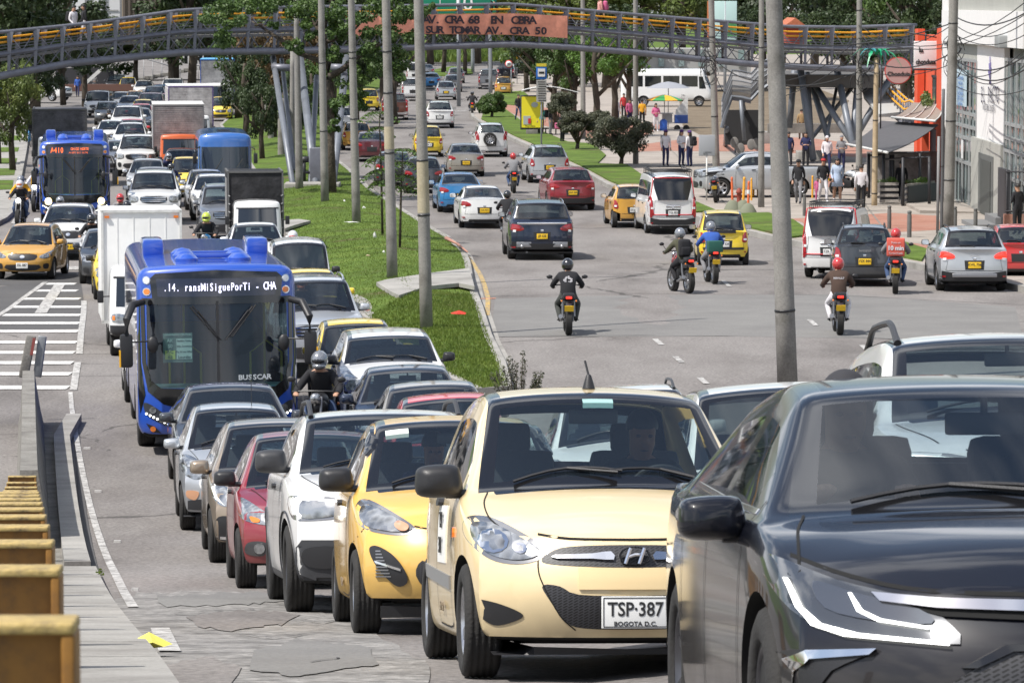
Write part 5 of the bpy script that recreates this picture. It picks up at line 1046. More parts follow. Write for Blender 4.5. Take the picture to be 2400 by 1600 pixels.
def mk(kind,front,**k):
 tl = k.pop('tl',None); hl = k.pop('hl','swept'); chrome = k.pop('chrome',False); rails = k.pop('rails',False); mirr = k.pop('mirr',None); bump = k.pop('bumper',None); wip = k.pop('wip',True); lamp = k.pop('lamp',None); spare = k.pop('spare',False); mz = k.pop('mz',None)
 B = {'hatch': dict(L=3.8,W=1.66,H=1.5,tc=1.0,th=1.72,tr=3.15,tb=3.6,zf=.76,zcw=.98,fa=.75,ra=3.25,zs=(.93,1.0),sg=[(1.38,2.08),(2.18,2.95)],R=.3),
   'taxi': dict(L=3.5,W=1.53,H=1.6,tc=.85,th=1.5,tr=3.05,tb=3.38,zf=.78,zcw=1.02,fa=.68,ra=3.02,zs=(.95,1.0),zdk=1.02,sg=[(1.2,1.9),(2.0,2.8)],R=.28,ww=.17,roofx=.70,wheel=0),
   'sedan': dict(L=4.45,W=1.73,H=1.47,tc=1.15,th=1.92,tr=3.1,tb=3.8,zdk=1.08,ztl=1.02,zf=.76,zcw=.98,fa=.9,ra=3.5,zs=(.93,1.0),sg=[(1.55,2.3),(2.4,3.15)],R=.31),
   'suv': dict(L=4.5,W=1.85,H=1.68,tc=1.12,th=1.88,tr=3.85,tb=4.3,zdk=1.15,ztl=1.1,zf=.92,zcw=1.13,fa=.88,ra=3.55,zb=.22,zs=(1.06,1.12),sg=[(1.5,2.3),(2.4,3.2),(3.3,3.75)],R=.35,ww=.23,clad=1,arch=.05),
   'bigsuv': dict(L=4.85,W=1.93,H=1.85,tc=1.25,th=1.95,tr=4.3,tb=4.66,zdk=1.22,ztl=1.16,zf=1.06,zcw=1.26,fa=.92,ra=3.72,zb=.28,zs=(1.17,1.22),sg=[(1.6,2.4),(2.5,3.3),(3.4,4.1)],R=.38,ww=.25,roofx=.72,arch=.06,bow=.22,nose=.05),
   'van': dict(L=4.6,W=1.7,H=2.0,tc=.62,th=1.35,tr=4.4,tb=4.56,zdk=1.22,ztl=1.18,zf=.88,zcw=1.16,fa=.75,ra=3.55,zb=.25,zs=(1.08,1.18),sg=[(1.15,1.95),(2.1,3.1),(3.25,4.2)],R=.31,roofx=.80,gbase=.88,bow=.2,nose=.1,tail=.03,bowr=.06,crown=.08),
   'pickup': dict(L=5.25,W=1.86,H=1.8,tc=1.3,th=1.98,tr=3.2,tb=3.45,zdk=1.24,ztl=1.2,zf=1.04,zcw=1.22,fa=.95,ra=4.1,zb=.3,zs=(1.15,1.2),sg=[(1.65,2.35),(2.45,3.1)],R=.38,ww=.25,roofx=.70,arch=.06,bow=.22,nose=.05,tail=.01,bowr=.05)}[kind]
 B = dict(B); B.update(k); c = Car(**B); p = c.p
 if front: gen_front(c,hl,True,chrome)
 else: gen_rear(c,tl or 'side',wip,bump,lamp=lamp)
 doors(c,[p['sg'][0][0] - .1] + [a[1] + .05 for a in p['sg'][:2]])
 c.mirror(p['tc'] + .3,(mz or p['zs'][0] + .1),1.0,mirr)
 if rails: c.rails(rails if rails is not True else TRIM,.06)
 if kind == 'pickup':
  w = p['W'] / 2; c.patch('cargo_bed','T',[(-.82 * w,3.6),(.82 * w,3.6),(.82 * w,5.1),(-.82 * w,5.1)],WELL,.004,mirror=False,smooth=1)
 if spare:
  ty,rim = wheel_me(.34,9,.2,.66); h = c.hit('B',.05,.95); M = Matrix.Translation((.08,h.y + .09,.92)) @ Matrix.Rotation(math.pi / 2,4,'Z'); i = len(c.parts); c.parts.append(['spare_wheel',ty,M,None,0]); c.parts.append(['rim',rim,None,i,0])
 if kind in ('hatch','sedan','suv','bigsuv','taxi'): c.interior(wheel=False,x=.36)
 return c.done()
TY = {}
def T_(key,kind,front,**k):
 if key not in TY: TY[key] = mk(kind,front,**k)
 return TY[key]
BUS = bus()
FH,FS,FV,FB = mk('hatch',True,sub=1),mk('sedan',True,sub=1,mirr=None),mk('suv',True,sub=1,rails=True),mk('bigsuv',True,sub=1,chrome=True,hl='box',rails=CHROME,mirr=None)
FT = mk('taxi',True,sub=1,hl='round',mirr=TRIM); FVAN = mk('van',True,sub=1,hl='box',mirr=TRIM,L=4.0,W=1.56,H=1.87)
RH,RS,RV = mk('hatch',False,tl='side',mirr=TRIM,sub=1),mk('sedan',False,tl='wide',wip=False,sub=1),mk('suv',False,tl='side',rails=True,sub=1,mirr=TRIM)
RT = mk('taxi',False,tl='side',mirr=TRIM,bumper=None,sub=1); RP = mk('pickup',False,tl='tall',wip=False,bumper=CHROME,mirr=TRIM,sub=1)
# the buses
b1 = BUS.put(-4.56,59.6,-.12,P_BUS,'large royal blue city bus in the traffic queue, white lettering on its display',cat='bus',name='city_bus')
def on_front(c,root,s_,x,z,size,m,off=.03,bold=0,sx=1,name='lettering',center=False):
 adv = size * .62 * sx; x0 = x - (adv * (len(s_) - 1) / 2 if center else 0); e = bpy.data.objects.new(name,None); bm = bmesh.new(); me = bpy.data.meshes.new(name)
 for i,ch in enumerate(s_):
  if ch == ' ': continue
  xx = x0 + i * adv; h = c.hit('F',xx,z); t = textmesh(ch,size,bold=bold,ext=.001); n0 = len(bm.verts); bm.from_mesh(t); bm.verts.ensure_lookup_table()
  for v in bm.verts[n0:]: X,Y_,Z_ = v.co; v.co = (xx + X * sx,h.y - c.tm - off + Z_,z + Y_)
 bm.to_mesh(me); bm.free(); return link(name,me,[m],root)
on_front(BUS,b1,'.14. ransMiSiguePorTi - CHA',-.80,2.66,.17,LEDW,sx=.62,bold=.002); on_front(BUS,b1,'Z25-7341',-.62,.44,.15,flat('white_vinyl',(.75,.75,.75),.5),sx=.95,bold=.004); on_front(BUS,b1,'BUSSCAR',.34,1.25,.11,flat('chrome_letters',(.7,.75,.78),.3,.5),sx=1.1,bold=.003,off=.025)
def route_board(root):
 y = BUS.hit('F',-.5,1.9).y - BUS.tm + .14; W0 = flat('board_grey',(.45,.5,.5),.6); b = MB(); b.box((-.62,y,1.72),(.46,.01,.46)); o = b.build('route_board',flat('board_base',(.12,.16,.16),.6),root)
 b = MB(); b.box((-.52,y - .008,1.70),(.24,.004,.32)); b.build('board_panel',W0,o); b = MB(); b.box((-.74,y - .008,1.61),(.16,.004,.14)); b.build('board_yellow',flat('board_yellow',(.45,.47,.12),.6),o)
 ink = flat('board_ink',(.05,.07,.07),.6); text('CHAPINERO CENTRAL',.042,flat('board_light',(.5,.55,.55),.6),o,(-.61,y - .012,1.92))
 for i,(a,bb) in enumerate((('AK','Batallón Caldas'),('50','Emb. Americana'),('AC','Pq. de Los Niños'),('63','Lourdes'))): text(a,.075,W0 if i < 2 else ink,o,(-.74,y - .012,1.83 - i * .085)); text(bb,.036 if i < 3 else .06,ink,o,(-.52,y - .012,1.83 - i * .085))
route_board(b1)
b2 = BUS.put(-15.55,136.5,-.11,P_BUS,'blue city bus in the left lane with orange lettering and lit amber headlamps',cat='bus',name='city_bus',skip=())
on_front(BUS,b2,'A410',-.78,2.66,.26,LEDO,sx=.7,bold=.006); on_front(BUS,b2,'CHICO NORTE',-.1,2.71,.13,LEDO,sx=.72,bold=.002); on_front(BUS,b2,'AV NORTE CALLE SALITRE',-.18,2.58,.08,LEDO,sx=.62); on_front(BUS,b2,'Z65-7061',-1.1,.5,.12,flat('white_vinyl',(.75,.75,.75),.5),sx=.6)
for sx in (-1,1): h = BUS.hit('F',sx * .93,.95); b = MB(); b.ell((sx * .93,h.y - BUS.tm - .03,.86),(.13,.05,.13),14,8,z0=-.99); b.build('lit_headlamp',WARM,b2)
def smallbus():
 win = [('F',-.98,.98,1.15,2.2,2)] + [('S',.9 + i * 1.0,1.8 + i * 1.0,1.4,2.15,3) for i in range(6)]
 c = Box(L=7.2,W=2.15,H=2.65,zb=.35,R=.42,fa=1.4,ra=5.2,arch=.07,ww=.24,wheel=0,r=.22,win=win,glass=GT,side=GT,rake=.18,bowf=.22,tumble=.04,rcrown=.1)
 c.patch('windshield_surround','F',[(.98,2.2),(1.02,2.24),(1.03,1.2),(.9,1.06),(-.9,1.06),(-1.03,1.2),(-1.02,2.24),(-.98,2.2),(-.97,1.25),(-.88,1.15),(.88,1.15),(.97,1.25)],TRIMG,.012,mirror=False,smooth=1,g=.1); c.patch('headlight','F',[(.8 + .11 * math.cos(a),.82 + .11 * math.sin(a)) for a in [i * math.pi / 6 for i in range(12)]],LAMP,.014,smooth=1)
 c.patch('bumper','F',[(1.0,.38),(1.0,.58),(-1.0,.58),(-1.0,.38)],TRIM,.03,mirror=False,smooth=1)
 for sx in (-1,1): b = MB(); b.tube([(sx * .98,.2,2.2),(sx * 1.15,.0,2.15),(sx * 1.18,-.05,1.95)],.025,6); b.box((sx * 1.2,-.05,1.75),(.16,.1,.4),0,None,.04); c.add('side_mirror',b,[TRIM])
 b = MB(); b.box((0,2.0,2.76),(.5,.4,.03)); b.box((0,3.2,2.77),(.5,.4,.03)); c.add('roof_hatch',b,[TRIM])
 for x0 in (-.5,.3): b = MB(); h = c.hit('F',x0,1.2); b.tube([(x0,h.y - .03,1.14),(x0 + .4,h.y - .0,1.75)],.012,5); c.add('wiper',b,[TRIM])
 return c.done()
SB = smallbus(); SB.put(-11.35,152,-.10,P_BUS2,'small faded blue minibus beside the grass median, wide single windscreen',cat='bus',name='minibus')
def coach():
 win = [('S',1.2 + i * 1.35,2.4 + i * 1.35,1.45,2.25,3) for i in range(4)] + [('F',-.95,.95,1.3,2.2,2),('S',.35,1.05,1.3,2.2,3)]
 c = Box(L=6.9,W=2.1,H=2.7,zb=.38,R=.37,fa=1.1,ra=5.2,arch=.07,ww=.24,wheel=8,r=.28,win=win,rake=.9,bowf=.2,tumble=.05,rcrown=.08); doors(c,[1.15,2.4,3.8]); return c.done()
# trucks
def truck(W=2.1,H=2.9,L=5.5,cabW=1.75,cabH=2.0,boxmat=None,boxz=.85,canvas=False,slat=False,roof=None,hoodcab=False,frame=None,R=.38):
 cz = .42
 c = Box(L=1.75,W=cabW,H=cabH,zb=cz,R=R,fa=.62,ra=L - 1.3,arch=.06,ww=.22,wheel=0,r=.13,win=[('F',-cabW / 2 + .14,cabW / 2 - .14,cabH * .57,cabH - .2,2),('S',.35,1.15,cabH * .58,cabH - .22,3)],rake=.3,bowf=.12,tumble=.09,rcrown=.05,bodyname='cab')
 w = cabW / 2; k = cabH / 2.0
 c.patch('headlight','F',[(w - .07,.98 * k),(w - .07,.8 * k),(w - .36,.8 * k),(w - .36,.96 * k)],LAMP,.01,smooth=2); c.patch('grille','F',[(w - .42,.95 * k),(-w + .42,.95 * k),(-w + .42,.82 * k),(w - .42,.82 * k)],TRIM,.008,mirror=False,smooth=1)
 c.patch('bumper','F',[(w - .02,cz + .02),(w - .02,.72 * k),(-w + .02,.72 * k),(-w + .02,cz + .02)],TRIM,.03,mirror=False,smooth=1); c.patch('indicator_lamp','F',[(w - .12,.94 * k),(w - .07,.94 * k),(w - .07,.84 * k),(w - .12,.84 * k)],AMB,.022,smooth=1)
 c.patch('window_frame','F',[(w - .1,cabH - .16),(w - .1,cabH - .2),(-w + .1,cabH - .2),(-w + .1,cabH - .16)],TRIM,.01,mirror=False,smooth=1)
 for x0 in (-.4,.1): b = MB(); h = c.hit('F',x0,cabH * .6); b.tube([(x0 * k,h.y - .02,cabH * .575),(x0 + .4,h.y - .01,cabH * .6)],.01,5); c.add('wiper',b,[TRIM])
 for sx in (-1,1): b = MB(); b.tube([(sx * w * .93,.5,cabH * .68),(sx * (w + .14),.4,cabH * .68)],.014,5); b.box((sx * (w + .17),.38,cabH * .68),(.13,.05,.26),0,None,.02); c.add('side_mirror',b,[TRIM])
 b = MB(); hh = H - boxz; y0,y1 = 1.85,L; b.box((0,(y0 + y1) / 2,boxz + hh / 2),(W,y1 - y0,hh),0,None,.06 if canvas else .02)
 if not slat and not canvas:
  for q in range(1,5): b.box((-W / 2 + W * q / 5,y0 - .002,boxz + hh / 2),(.02,.012,hh - .1)); [b.box((sx * (W / 2 + .001),y0 + (y1 - y0) * q / 5,boxz + hh / 2),(.012,.02,hh - .1)) for sx in (-1,1)]
  for sx in (-1,1): q = MB(); q.box((sx * (W / 2 - .12),y0 - .03,H - .12),(.1,.03,.05)); c.add('marker_lamp',q,[AMB])
 if slat:
  n = int(hh / .085)
  for i in range(n): z = boxz + .06 + i * (hh - .1) / n; b.box((0,y0 - .012,z),(W - .1,.03,.045),0);
  for sx in (-1,1):
   for i in range(n): z = boxz + .06 + i * (hh - .1) / n; b.box((sx * (W / 2 + .01),(y0 + y1) / 2,z),(.03,y1 - y0 - .1,.045),0)
 i = c.add('cargo_box',b,[boxmat]);
 b = MB()
 for sx in (-1,1): b.box((sx * (W / 2 - .02),y0 - .01,boxz + hh / 2),(.05,.05,hh + .02)); b.box((sx * (W / 2 - .02),y1,boxz + hh / 2),(.05,.05,hh + .02)); b.box((sx * (W / 2 - .02),(y0 + y1) / 2,H),(.06,y1 - y0,.05))
 b.box((0,y0 - .01,H),(W,.05,.06)); b.box((0,y0 - .01,boxz),(W,.05,.06)); c.add('box_frame',b,[frame or STEEL],None,i)
 if roof: b = MB(); b.box((0,(y0 + y1) / 2,H + .035),(W + .05,y1 - y0 + .05,.05),0,None,.01); c.add('box_roof',b,[roof],None,i)
 if canvas: b = MB(); [b.tube([(sx * (W / 2 + .02),y0 + .3 + j * .5,boxz + .1),(sx * (W / 2 + .02),y0 + .3 + j * .5,H - .2)],.012,5) for sx in (-1,1) for j in range(4)]; [b.tube([(sx * W * .49,y0 - .03,boxz + .3 + j * .25),(sx * W * .46,y0 - .05,boxz + .27 + j * .25)],.02,5) for sx in (-1,1) for j in range(5)]; c.add('ropes',b,[flat('rope',(.3,.3,.3),.8)],None,i)
 b = MB(); b.box((0,L / 2 + .3,.55),(.7,L - .8,.16)); b.box((0,L - .1,.5),(W - .2,.08,.14)); c.add('chassis',b,[WELL]); return c.done()
def slatmat(name,a,b_):
 m = noisecol(name,[a,b_,tuple(x * 1.3 for x in b_)],3,.8,.3,30,fine=.15); return m
WBOX = noisecol('white_box',[(.62,.62,.60),(.70,.70,.69),(.74,.74,.73)],.6,.5,.05,8,fine=.02); GSLAT = slatmat('grey_slats',(.22,.22,.23),(.32,.32,.33)); DSLAT = slatmat('dark_slats',(.05,.05,.055),(.09,.09,.1)); PSLAT = slatmat('pale_slats',(.3,.28,.28),(.45,.43,.43)); CANV = noisecol('black_canvas',[(.012,.012,.014),(.025,.025,.028)],1.5,.75,.6,3,fine=.2,bd=.1)
BUSB = flat('truck_blue',(.02,.07,.28),.4); PURP = flat('truck_purple',(.07,.04,.16),.5); WROOF = flat('white_roof',(.6,.6,.58),.6,var=.2)
tr = truck(W=1.72,H=3.0,L=5.0,cabW=1.5,cabH=1.85,boxmat=WBOX,boxz=.62,frame=WROOF,R=.3); tr.put(-7.72,80.5,-.13,P_WHITE,'white mini truck with tall plain cargo box behind the big blue bus',cat='truck',name='box_truck')
truck(W=1.72,H=2.62,L=4.8,cabW=1.5,cabH=1.75,boxmat=CANV,boxz=.6,canvas=True,R=.29,frame=flat('canvas_edge',(.1,.1,.1),.7)).put(-7.75,117,-.10,P_WHITE,'small white truck with a black canvas covered load beside the median',cat='truck',name='canvas_truck')
truck(W=2.3,H=3.3,L=6.5,cabW=1.9,cabH=2.2,boxmat=DSLAT,boxz=.9,slat=True,frame=flat('dark_frame',(.06,.06,.06),.6)).put(-19.2,163,-.11,P_GREY,'truck with dark grey slatted sides directly behind the left blue bus',cat='truck',name='slatted_truck')
truck(W=2.3,H=3.25,L=7,cabW=1.75,cabH=1.95,boxmat=GSLAT,boxz=1.25,slat=True,roof=WROOF).put(-14.9,172,-.10,P_ORANGE,'old orange cab truck carrying a light grey slatted box',cat='truck',name='slatted_truck')
truck(W=2.3,H=3.55,L=7,cabW=1.9,cabH=2.1,boxmat=PSLAT,boxz=1.2,slat=True,roof=WROOF,frame=PURP).put(-16.3,196,-.12,P_WHITE,'truck with purple framed pale slatted box behind the grey boxed truck',cat='truck',name='slatted_truck')
truck(W=2.35,H=3.9,L=7.5,cabW=2.0,cabH=2.3,boxmat=GSLAT,boxz=1.1,slat=True,roof=flat('blue_roof',(.1,.35,.6),.5),frame=BUSB).put(-20.1,262,-.05,P_WHITE,'tall truck with blue corner panels and blue roof edge, farthest of the box trucks',cat='truck',name='slatted_truck')
# cars in the queue  (nose at pixel u,v on the road)
def fr(c,X,Y,m,col,label,pl=None,cat='car',name='car',yel=True,**k):
 r = c.put(X,Y,m,col,label,True,name=name,cat=cat,**k)
 if pl: plate(r,c,pl,True,0,.42,yel)
 return r
def ux(u,Y): return (u - 1200) * Y / F
fr(FS,-3.75,52.3,-.12,P_DGREY,'dark grey sedan immediately in front of the big blue bus')
fr(T_('mz','hatch',True,L=4.1,H=1.45,W=1.75,sub=1),-6.15,69.3,-.12,P_WHITE,'white hatchback with black lower intakes half hidden left of the big blue bus')
fr(FT,-10.05,99,-.13,P_TAXI,'small bright yellow taxi half hidden by the white box truck',cat='taxi',name='taxi',skip=())
fr(FS,-11.05,105.5,-.12,P_DGREY,'dark sedan behind the small yellow taxi in the left queue')
r = fr(T_('i10b','hatch',True,L=3.75,W=1.66,H=1.52,hl='swept',wheel=6,mirr=None),-13.75,107.5,.03,P_TAXIO,'ochre yellow taxi at the left edge above the hatched road','ESL 887','taxi','taxi',False)
fr(T_('spo','suv',True,H=1.64,sub=1),-13.55,117,-.08,P_WHITE,'white crossover behind the ochre taxi, yellow plate','GHK 31')
r = fr(FB,-12.75,136.5,-.08,P_WHITE,'pearl white big off-roader with chrome grille bars, next to the left blue bus')
fr(FH,-16.2,108.8,.02,P_GREY,'grey car cut off by the left picture edge');
fr(T_('prius','sedan',True,H=1.5,sub=1),-13.9,148,-.05,P_SILVER,'silver car just behind the pearl white off-roader'); fr(FH,-14.9,156,-.05,P_SILVER,'second silver car in the column behind the pearl off-roader');
fr(FB,ux(319,174),174,-.05,P_WHITE,'white big off-roader third in the column, dark windscreen'); fr(FS,ux(272,178),178,-.05,P_GREY,'grey sedan squeezed between the left bus and the white column'); fr(FV,ux(303,197),197,-.05,P_WHITE,'white crossover ahead of the two red cars')
fr(FS,ux(306,210),210,-.05,P_BRED,'red sedan behind the white crossover in the middle column')
fr(FB,ux(296,222),222,-.05,P_WHITE,'white off-roader in the middle of the far queue'); fr(FS,ux(324,232),232,-.06,P_DGREY,'charcoal sedan behind the far white off-roader'); fr(FH,ux(330,240),240,-.06,P_BRED,'scarlet hatchback next to the far yellow taxi')
fr(FT,ux(338,248),247,-.06,P_TAXI,'bright yellow taxi deep in the queue between red cars',cat='taxi',name='taxi'); fr(FB,ux(353,254),254,-.06,P_MAROON,'wine red off-roader beside the purple framed truck'); fr(FS,ux(303,262),262,-.06,P_SILVER,'silver sedan left of the wine red off-roader')
fr(FT,ux(318,271),271,-.06,P_TAXIO,'amber taxi barely showing behind the silver sedan',cat='taxi',name='taxi'); fr(FV,ux(362,282),282,-.06,P_GREY,'grey blue crossover far back in the queue'); fr(FS,ux(375,295),295,-.06,P_BLUE,'blue sedan at the very back of the queue'); fr(FS,ux(392,268),268,-.06,P_RED,'red sedan sliver between the far crossover and the purple truck')
fr(T_('kan','van',True,L=4.2,W=1.8,H=1.82,sub=1,mirr=TRIM),ux(226,262),262,.0,P_WHITE,'white delivery van with black bumper in the left far lane'); fr(FS,ux(280,272),273,-.03,P_SILVER,'pale silver sedan right of the far delivery van')
fr(FS,ux(262,208),208,-.1,P_WHITE,'white sedan right of the dark slatted truck, behind the left riders'); fr(FH,ux(252,246),246,-.1,P_DGREY,'black hatchback between the delivery van and the white off-roader'); fr(FS,ux(332,310),312,-.06,P_WHITE,'white sedan at the back of the queue beyond the grey blue crossover'); fr(FT,ux(300,318),318,-.06,P_TAXI,'yellow taxi at the very back of the left queue',cat='taxi',name='taxi'); fr(FV,ux(270,325),326,-.05,P_DGREY,'dark crossover at the back of the queue under the brown wall'); fr(FB,ux(405,300),300,-.06,P_WHITE,'white off-roader roof above the grey blue crossover at the queue end')
fr(FS,ux(205,186),186,.0,P_MAROON,'maroon car sliver beside the dark slatted truck'); fr(FT,ux(518,254),254,-.06,P_TAXI,'lemon yellow mini taxi beside the grey boxed truck',cat='taxi',name='taxi')
fr(FS,ux(424,168),168,-.08,P_DGREY,'dark sedan tucked left of the blue minibus'); fr(FT,ux(436,155),155.5,-.08,P_TAXI,'yellow taxi sliver pressed against the blue minibus',cat='taxi',name='taxi')
fr(T_('sv','suv',True,L=4.4,clad=0,H=1.62,sub=1),ux(506,139),139,-.1,P_WHITE,'white crossover in front of the blue minibus'); fr(FH,ux(484,146),146,-.1,P_SILVER,'silver hatchback peeking left of the white crossover'); fr(FB,ux(522,124),126,-.1,P_GREY,'silver grey pickup style off-roader with dark grille behind the canvas truck')
fr(FS,ux(604,108),108,-.1,P_WHITE,'white sedan with tinted windscreen in front of the canvas truck')
fr(FVAN,ux(708,90),90,-.09,P_WHITE,'white van with black mirror at the median kerb, behind the silver off-roader')
r = fr(T_('prado','bigsuv',True,chrome=True,hl='box',rails=CHROME),-3.72,74.2,-.12,P_SILVER,'silver off-roader right of the big blue bus, seen between bus and yellow taxi'); fr(T_('tx2','hatch',True,L=3.6,H=1.5,sub=1),-4.3,83.6,-.12,P_TAXI,'yellow taxi showing only its mirror side behind the silver off-roader',cat='taxi',name='taxi')
fr(T_('tx2','hatch',True),-2.6,67,-.1,P_TAXI,'bright yellow taxi behind the white pickup style car, number 653 on its roof line',cat='taxi',name='taxi')
fr(T_('fort','bigsuv',True,H=1.66,chrome=True,hl='round',mirr=TRIM,W=1.82),-1.85,61.2,-.08,P_WHITE,'white off-roader with big glass and lit orange lamp, behind the dark blue sedan')
fr(FS,ux(975,57),55.6,-.06,P_NAVY,'dark navy sedan between the white off-roader and the pale sedan'); fr(FS,ux(1042,53),50.9,-.06,P_TAN,'pale champagne sedan behind the red hatchback'); fr(FH,ux(1078,48),46.6,-.05,P_BRED,'bright red hatchback whose roof shows above the cream taxi queue')
fr(T_('ds2','suv',True,H=1.66,rails=flat('grey_plastic',(.035,.036,.04),.5),L=4.3),ux(1500,42),40.3,-.02,P_WHITE,'white car with black roof rails whose roof shows behind the cream taxi')
c = T_('wv','bigsuv',True,H=1.68,W=1.8,hl='round',zf=.95,zcw=1.12,zs=(1.05,1.1)); fr(c,2.08,24.8,-.02,P_WHITE,'plain white wagon roof between the cream taxi and the black sedan')
DUS2 = duster(True,True); DUS2.put(2.9,19.7,-.03,P_WHITE,'white off-road car with tall grey roof rail behind the black sedan, at the right edge')
# cars driving away (tail at pixel u, depth Y)
def rr(c,u,Y,m,col,label,pl=None,cat='car',name='car',yel=True,pz=None,**k):
 r = c.put(ux(u,Y),Y,m,col,label,False,name=name,cat=cat,**k)
 if pl is not None: plate(r,c,pl,False,0,pz or c.p['ztl'] * .63,yel,size=(.33,.16))
 return r
r = rr(T_('exp','bigsuv',False,H=1.78,W=2.0,L=4.9,tl='wide',rails=CHROME,mirr=TRIM,bumper=TRIM,tb=4.7,tr=4.3,ww=.26,wheel=9),1271,115.7,-.055,P_NAVY,'dark navy off-roader with chrome tailgate strip, alone in the middle of the right road','JJR 628')
b = MB(); c = TY['exp']; h = c.place3('B',0,1.1,1,.015); b.box((0,h.y - c.tm,1.12),(1.5,.02,.06),0,None,.008); b.build('chrome_strip',CHROME,r)
for sx in (-.55,.55): b = MB(); h = c.place3('B',sx,.45,1,.03); b.box((sx,h.y - c.tm,.48),(.45,.03,.16),0,None,.02); b.tube([(sx * 1.1,h.y - c.tm + .03,.42),(sx * 1.1,h.y - c.tm - .1,.42)],.06,12); b.build('exhaust_surround',STEEL,r)
rr(T_('esc','suv',False,H=1.62,tl='wide',mirr=TRIM,bumper=TRIM,clad=0),1343,146,-.1,P_RED,'cherry red crossover driving away in the right road','JQX 364')
rr(T_('pic2','hatch',False,L=3.6,W=1.6,H=1.5,tl='side',mirr=TRIM,bumper=None),1488,135,-.08,P_TAXIO,'amber taxi half hidden behind the white minibus with red frame','ESG 457','taxi','taxi',False)
VAN = T_('urv','van',False,tl='tall',mirr=TRIM,bumper=TRIM,W=1.72,H=2.08,wip=False,glass=None)
r = rr(VAN,1578,131,-.09,P_WHITE,'white minibus with red frame around its tinted rear window and a roof rack','TGL 003','van','van',False)
def van_trim(r,c,red=True):
 RM = flat('red_stripe',(.5,.02,.03),.4); y = lambda x,z: c.place3('B',x,z,1,.012).y - c.tm; w = c.p['W'] / 2
 for (x0,z0),(x1,z1) in (((-.62,1.93),(.62,1.93)),((-.66,1.93),(-.76,1.2)),((.66,1.93),(.76,1.2)),((-.76,1.2),(-.66,.68)),((.76,1.2),(.66,.68)),((-.68,.68),(.68,.68))):
  b = MB(); n = 6; pts = [(lerp(x0,x1,i / n),lerp(z0,z1,i / n)) for i in range(n + 1)]; b.tube([(x,y(x,z),z) for x,z in pts],.018,6); b.build('red_frame',RM,r)
 b = MB(); b.box((0,y(0,.98),.98),(.5,.02,.05),0,None,.01); b.build('door_trim',CHROME,r)
def rack(r,c,t0,t1,z,w):
 b = MB()
 for x in (-w,w): b.tube([(x,t0 - c.tm,z + .12),(x,t1 - c.tm,z + .12)],.02,6); b.tube([(x,t0 - c.tm,z + .05),(x,t1 - c.tm,z + .05)],.014,6)
 n = 7
 for i in range(n): t = lerp(t0,t1,i / (n - 1)) - c.tm; b.tube([(-w,t,z + .05),(w,t,z + .05)],.014,6); [b.tube([(x,t,z - .1),(x,t,z + .12)],.012,6) for x in (-w,w)]
 for t in (t0,t1): b.tube([(-w,t - c.tm,z + .12),(w,t - c.tm,z + .12)],.02,6)
 b.build('roof_rack',TRIM,r)
van_trim(r,VAN); rack(r,VAN,1.8,4.3,2.08,.66); on = flat('sticker_teal',(.1,.4,.35),.5)
r = rr(T_('hai','van',False,tl='tall',mirr=TRIM,W=1.62,H=1.98,L=4.1,tr=3.9,tb=4.06,ra=3.1,sg=[(1.15,1.9),(2.05,2.9)],bumper=None,wip=False),1945,105,.23,P_WHITE,'white van with red corner stripes and roof rack, turned slightly right','TZR 405','van','van',False); van_trim(r,TY['hai']); rack(r,TY['hai'],1.6,3.7,1.98,.6)
r = rr(T_('atos','taxi',False,tl='side',mirr=TRIM,lamp=RED),1697,112.6,.01,P_TAXI,'bright yellow old taxi with black bumper strip and white rear lettering','TSO 528','taxi','taxi',False)
def strip_b(r,c,z,hh,w,m,name='bumper_strip',off=.02):
 b = MB(); n = 10; pts = [lerp(-w,w,i / n) for i in range(n + 1)]; vs = []
 for x in pts: h = c.place3('B',x,z,1,off).y - c.tm; vs += [(x,h,z - hh / 2),(x,h,z + hh / 2),(x,h - .03,z - hh / 2),(x,h - .03,z + hh / 2)]
 b.add(vs,[(4 * i,4 * i + 4,4 * i + 5,4 * i + 1) for i in range(n)] + [(4 * i + 1,4 * i + 5,4 * i + 7,4 * i + 3) for i in range(n)] + [(4 * i + 2,4 * i,4 * i + 4,4 * i + 6)[::-1] for i in range(n)]); b.build(name,m,r)
strip_b(r,TY['atos'],.50,.07,.74,TRIM); strip_b(r,TY['atos'],1.0,.09,.36,TRIM,'tailgate_band'); h = TY['atos'].place3('B',0,1.1,1,.05); text('#RAYALIDE',.10,flat('white_vinyl',(.75,.75,.75),.5),r,(0,h.y - TY['atos'].tm + .02,1.01),(math.pi / 2,0,math.pi)); text('7386484',.09,flat('plate_black',(.02,.02,.02),.5),r,(.45,TY['atos'].place3('B',.45,.62,1,.03).y - TY['atos'].tm,.62),(math.pi / 2,0,math.pi))
r = rr(T_('ste','hatch',False,L=4.05,W=1.75,H=1.6,zs=(.98,1.06),ztl=1.06,zdk=1.1,tl='side',rails=TRIM,mirr=TRIM,clad=1,R=.32),2029,101,.07,P_DGREY,'charcoal hatchback with roof rails and yellow plate beside the delivery rider','FZK 844'); text('SANDERO',.07,CHROME,r,(0,TY['ste'].place3('B',0,.95,1,.03).y - TY['ste'].tm,.95),(math.pi / 2,0,math.pi))
r = rr(T_('cc','suv',False,H=1.64,W=1.83,tl='wide',rails=TRIM,mirr=TRIM,bumper=TRIM,wheel=15,lamp=REDON),2287,98.5,.01,P_SILVER,'silver crossover with black lower bumper and lit brake lamps, right side','KWL 706'); text('TOYOTA',.06,CHROME,r,(0,TY['cc'].place3('B',0,.93,1,.03).y - TY['cc'].tm,.93),(math.pi / 2,0,math.pi))
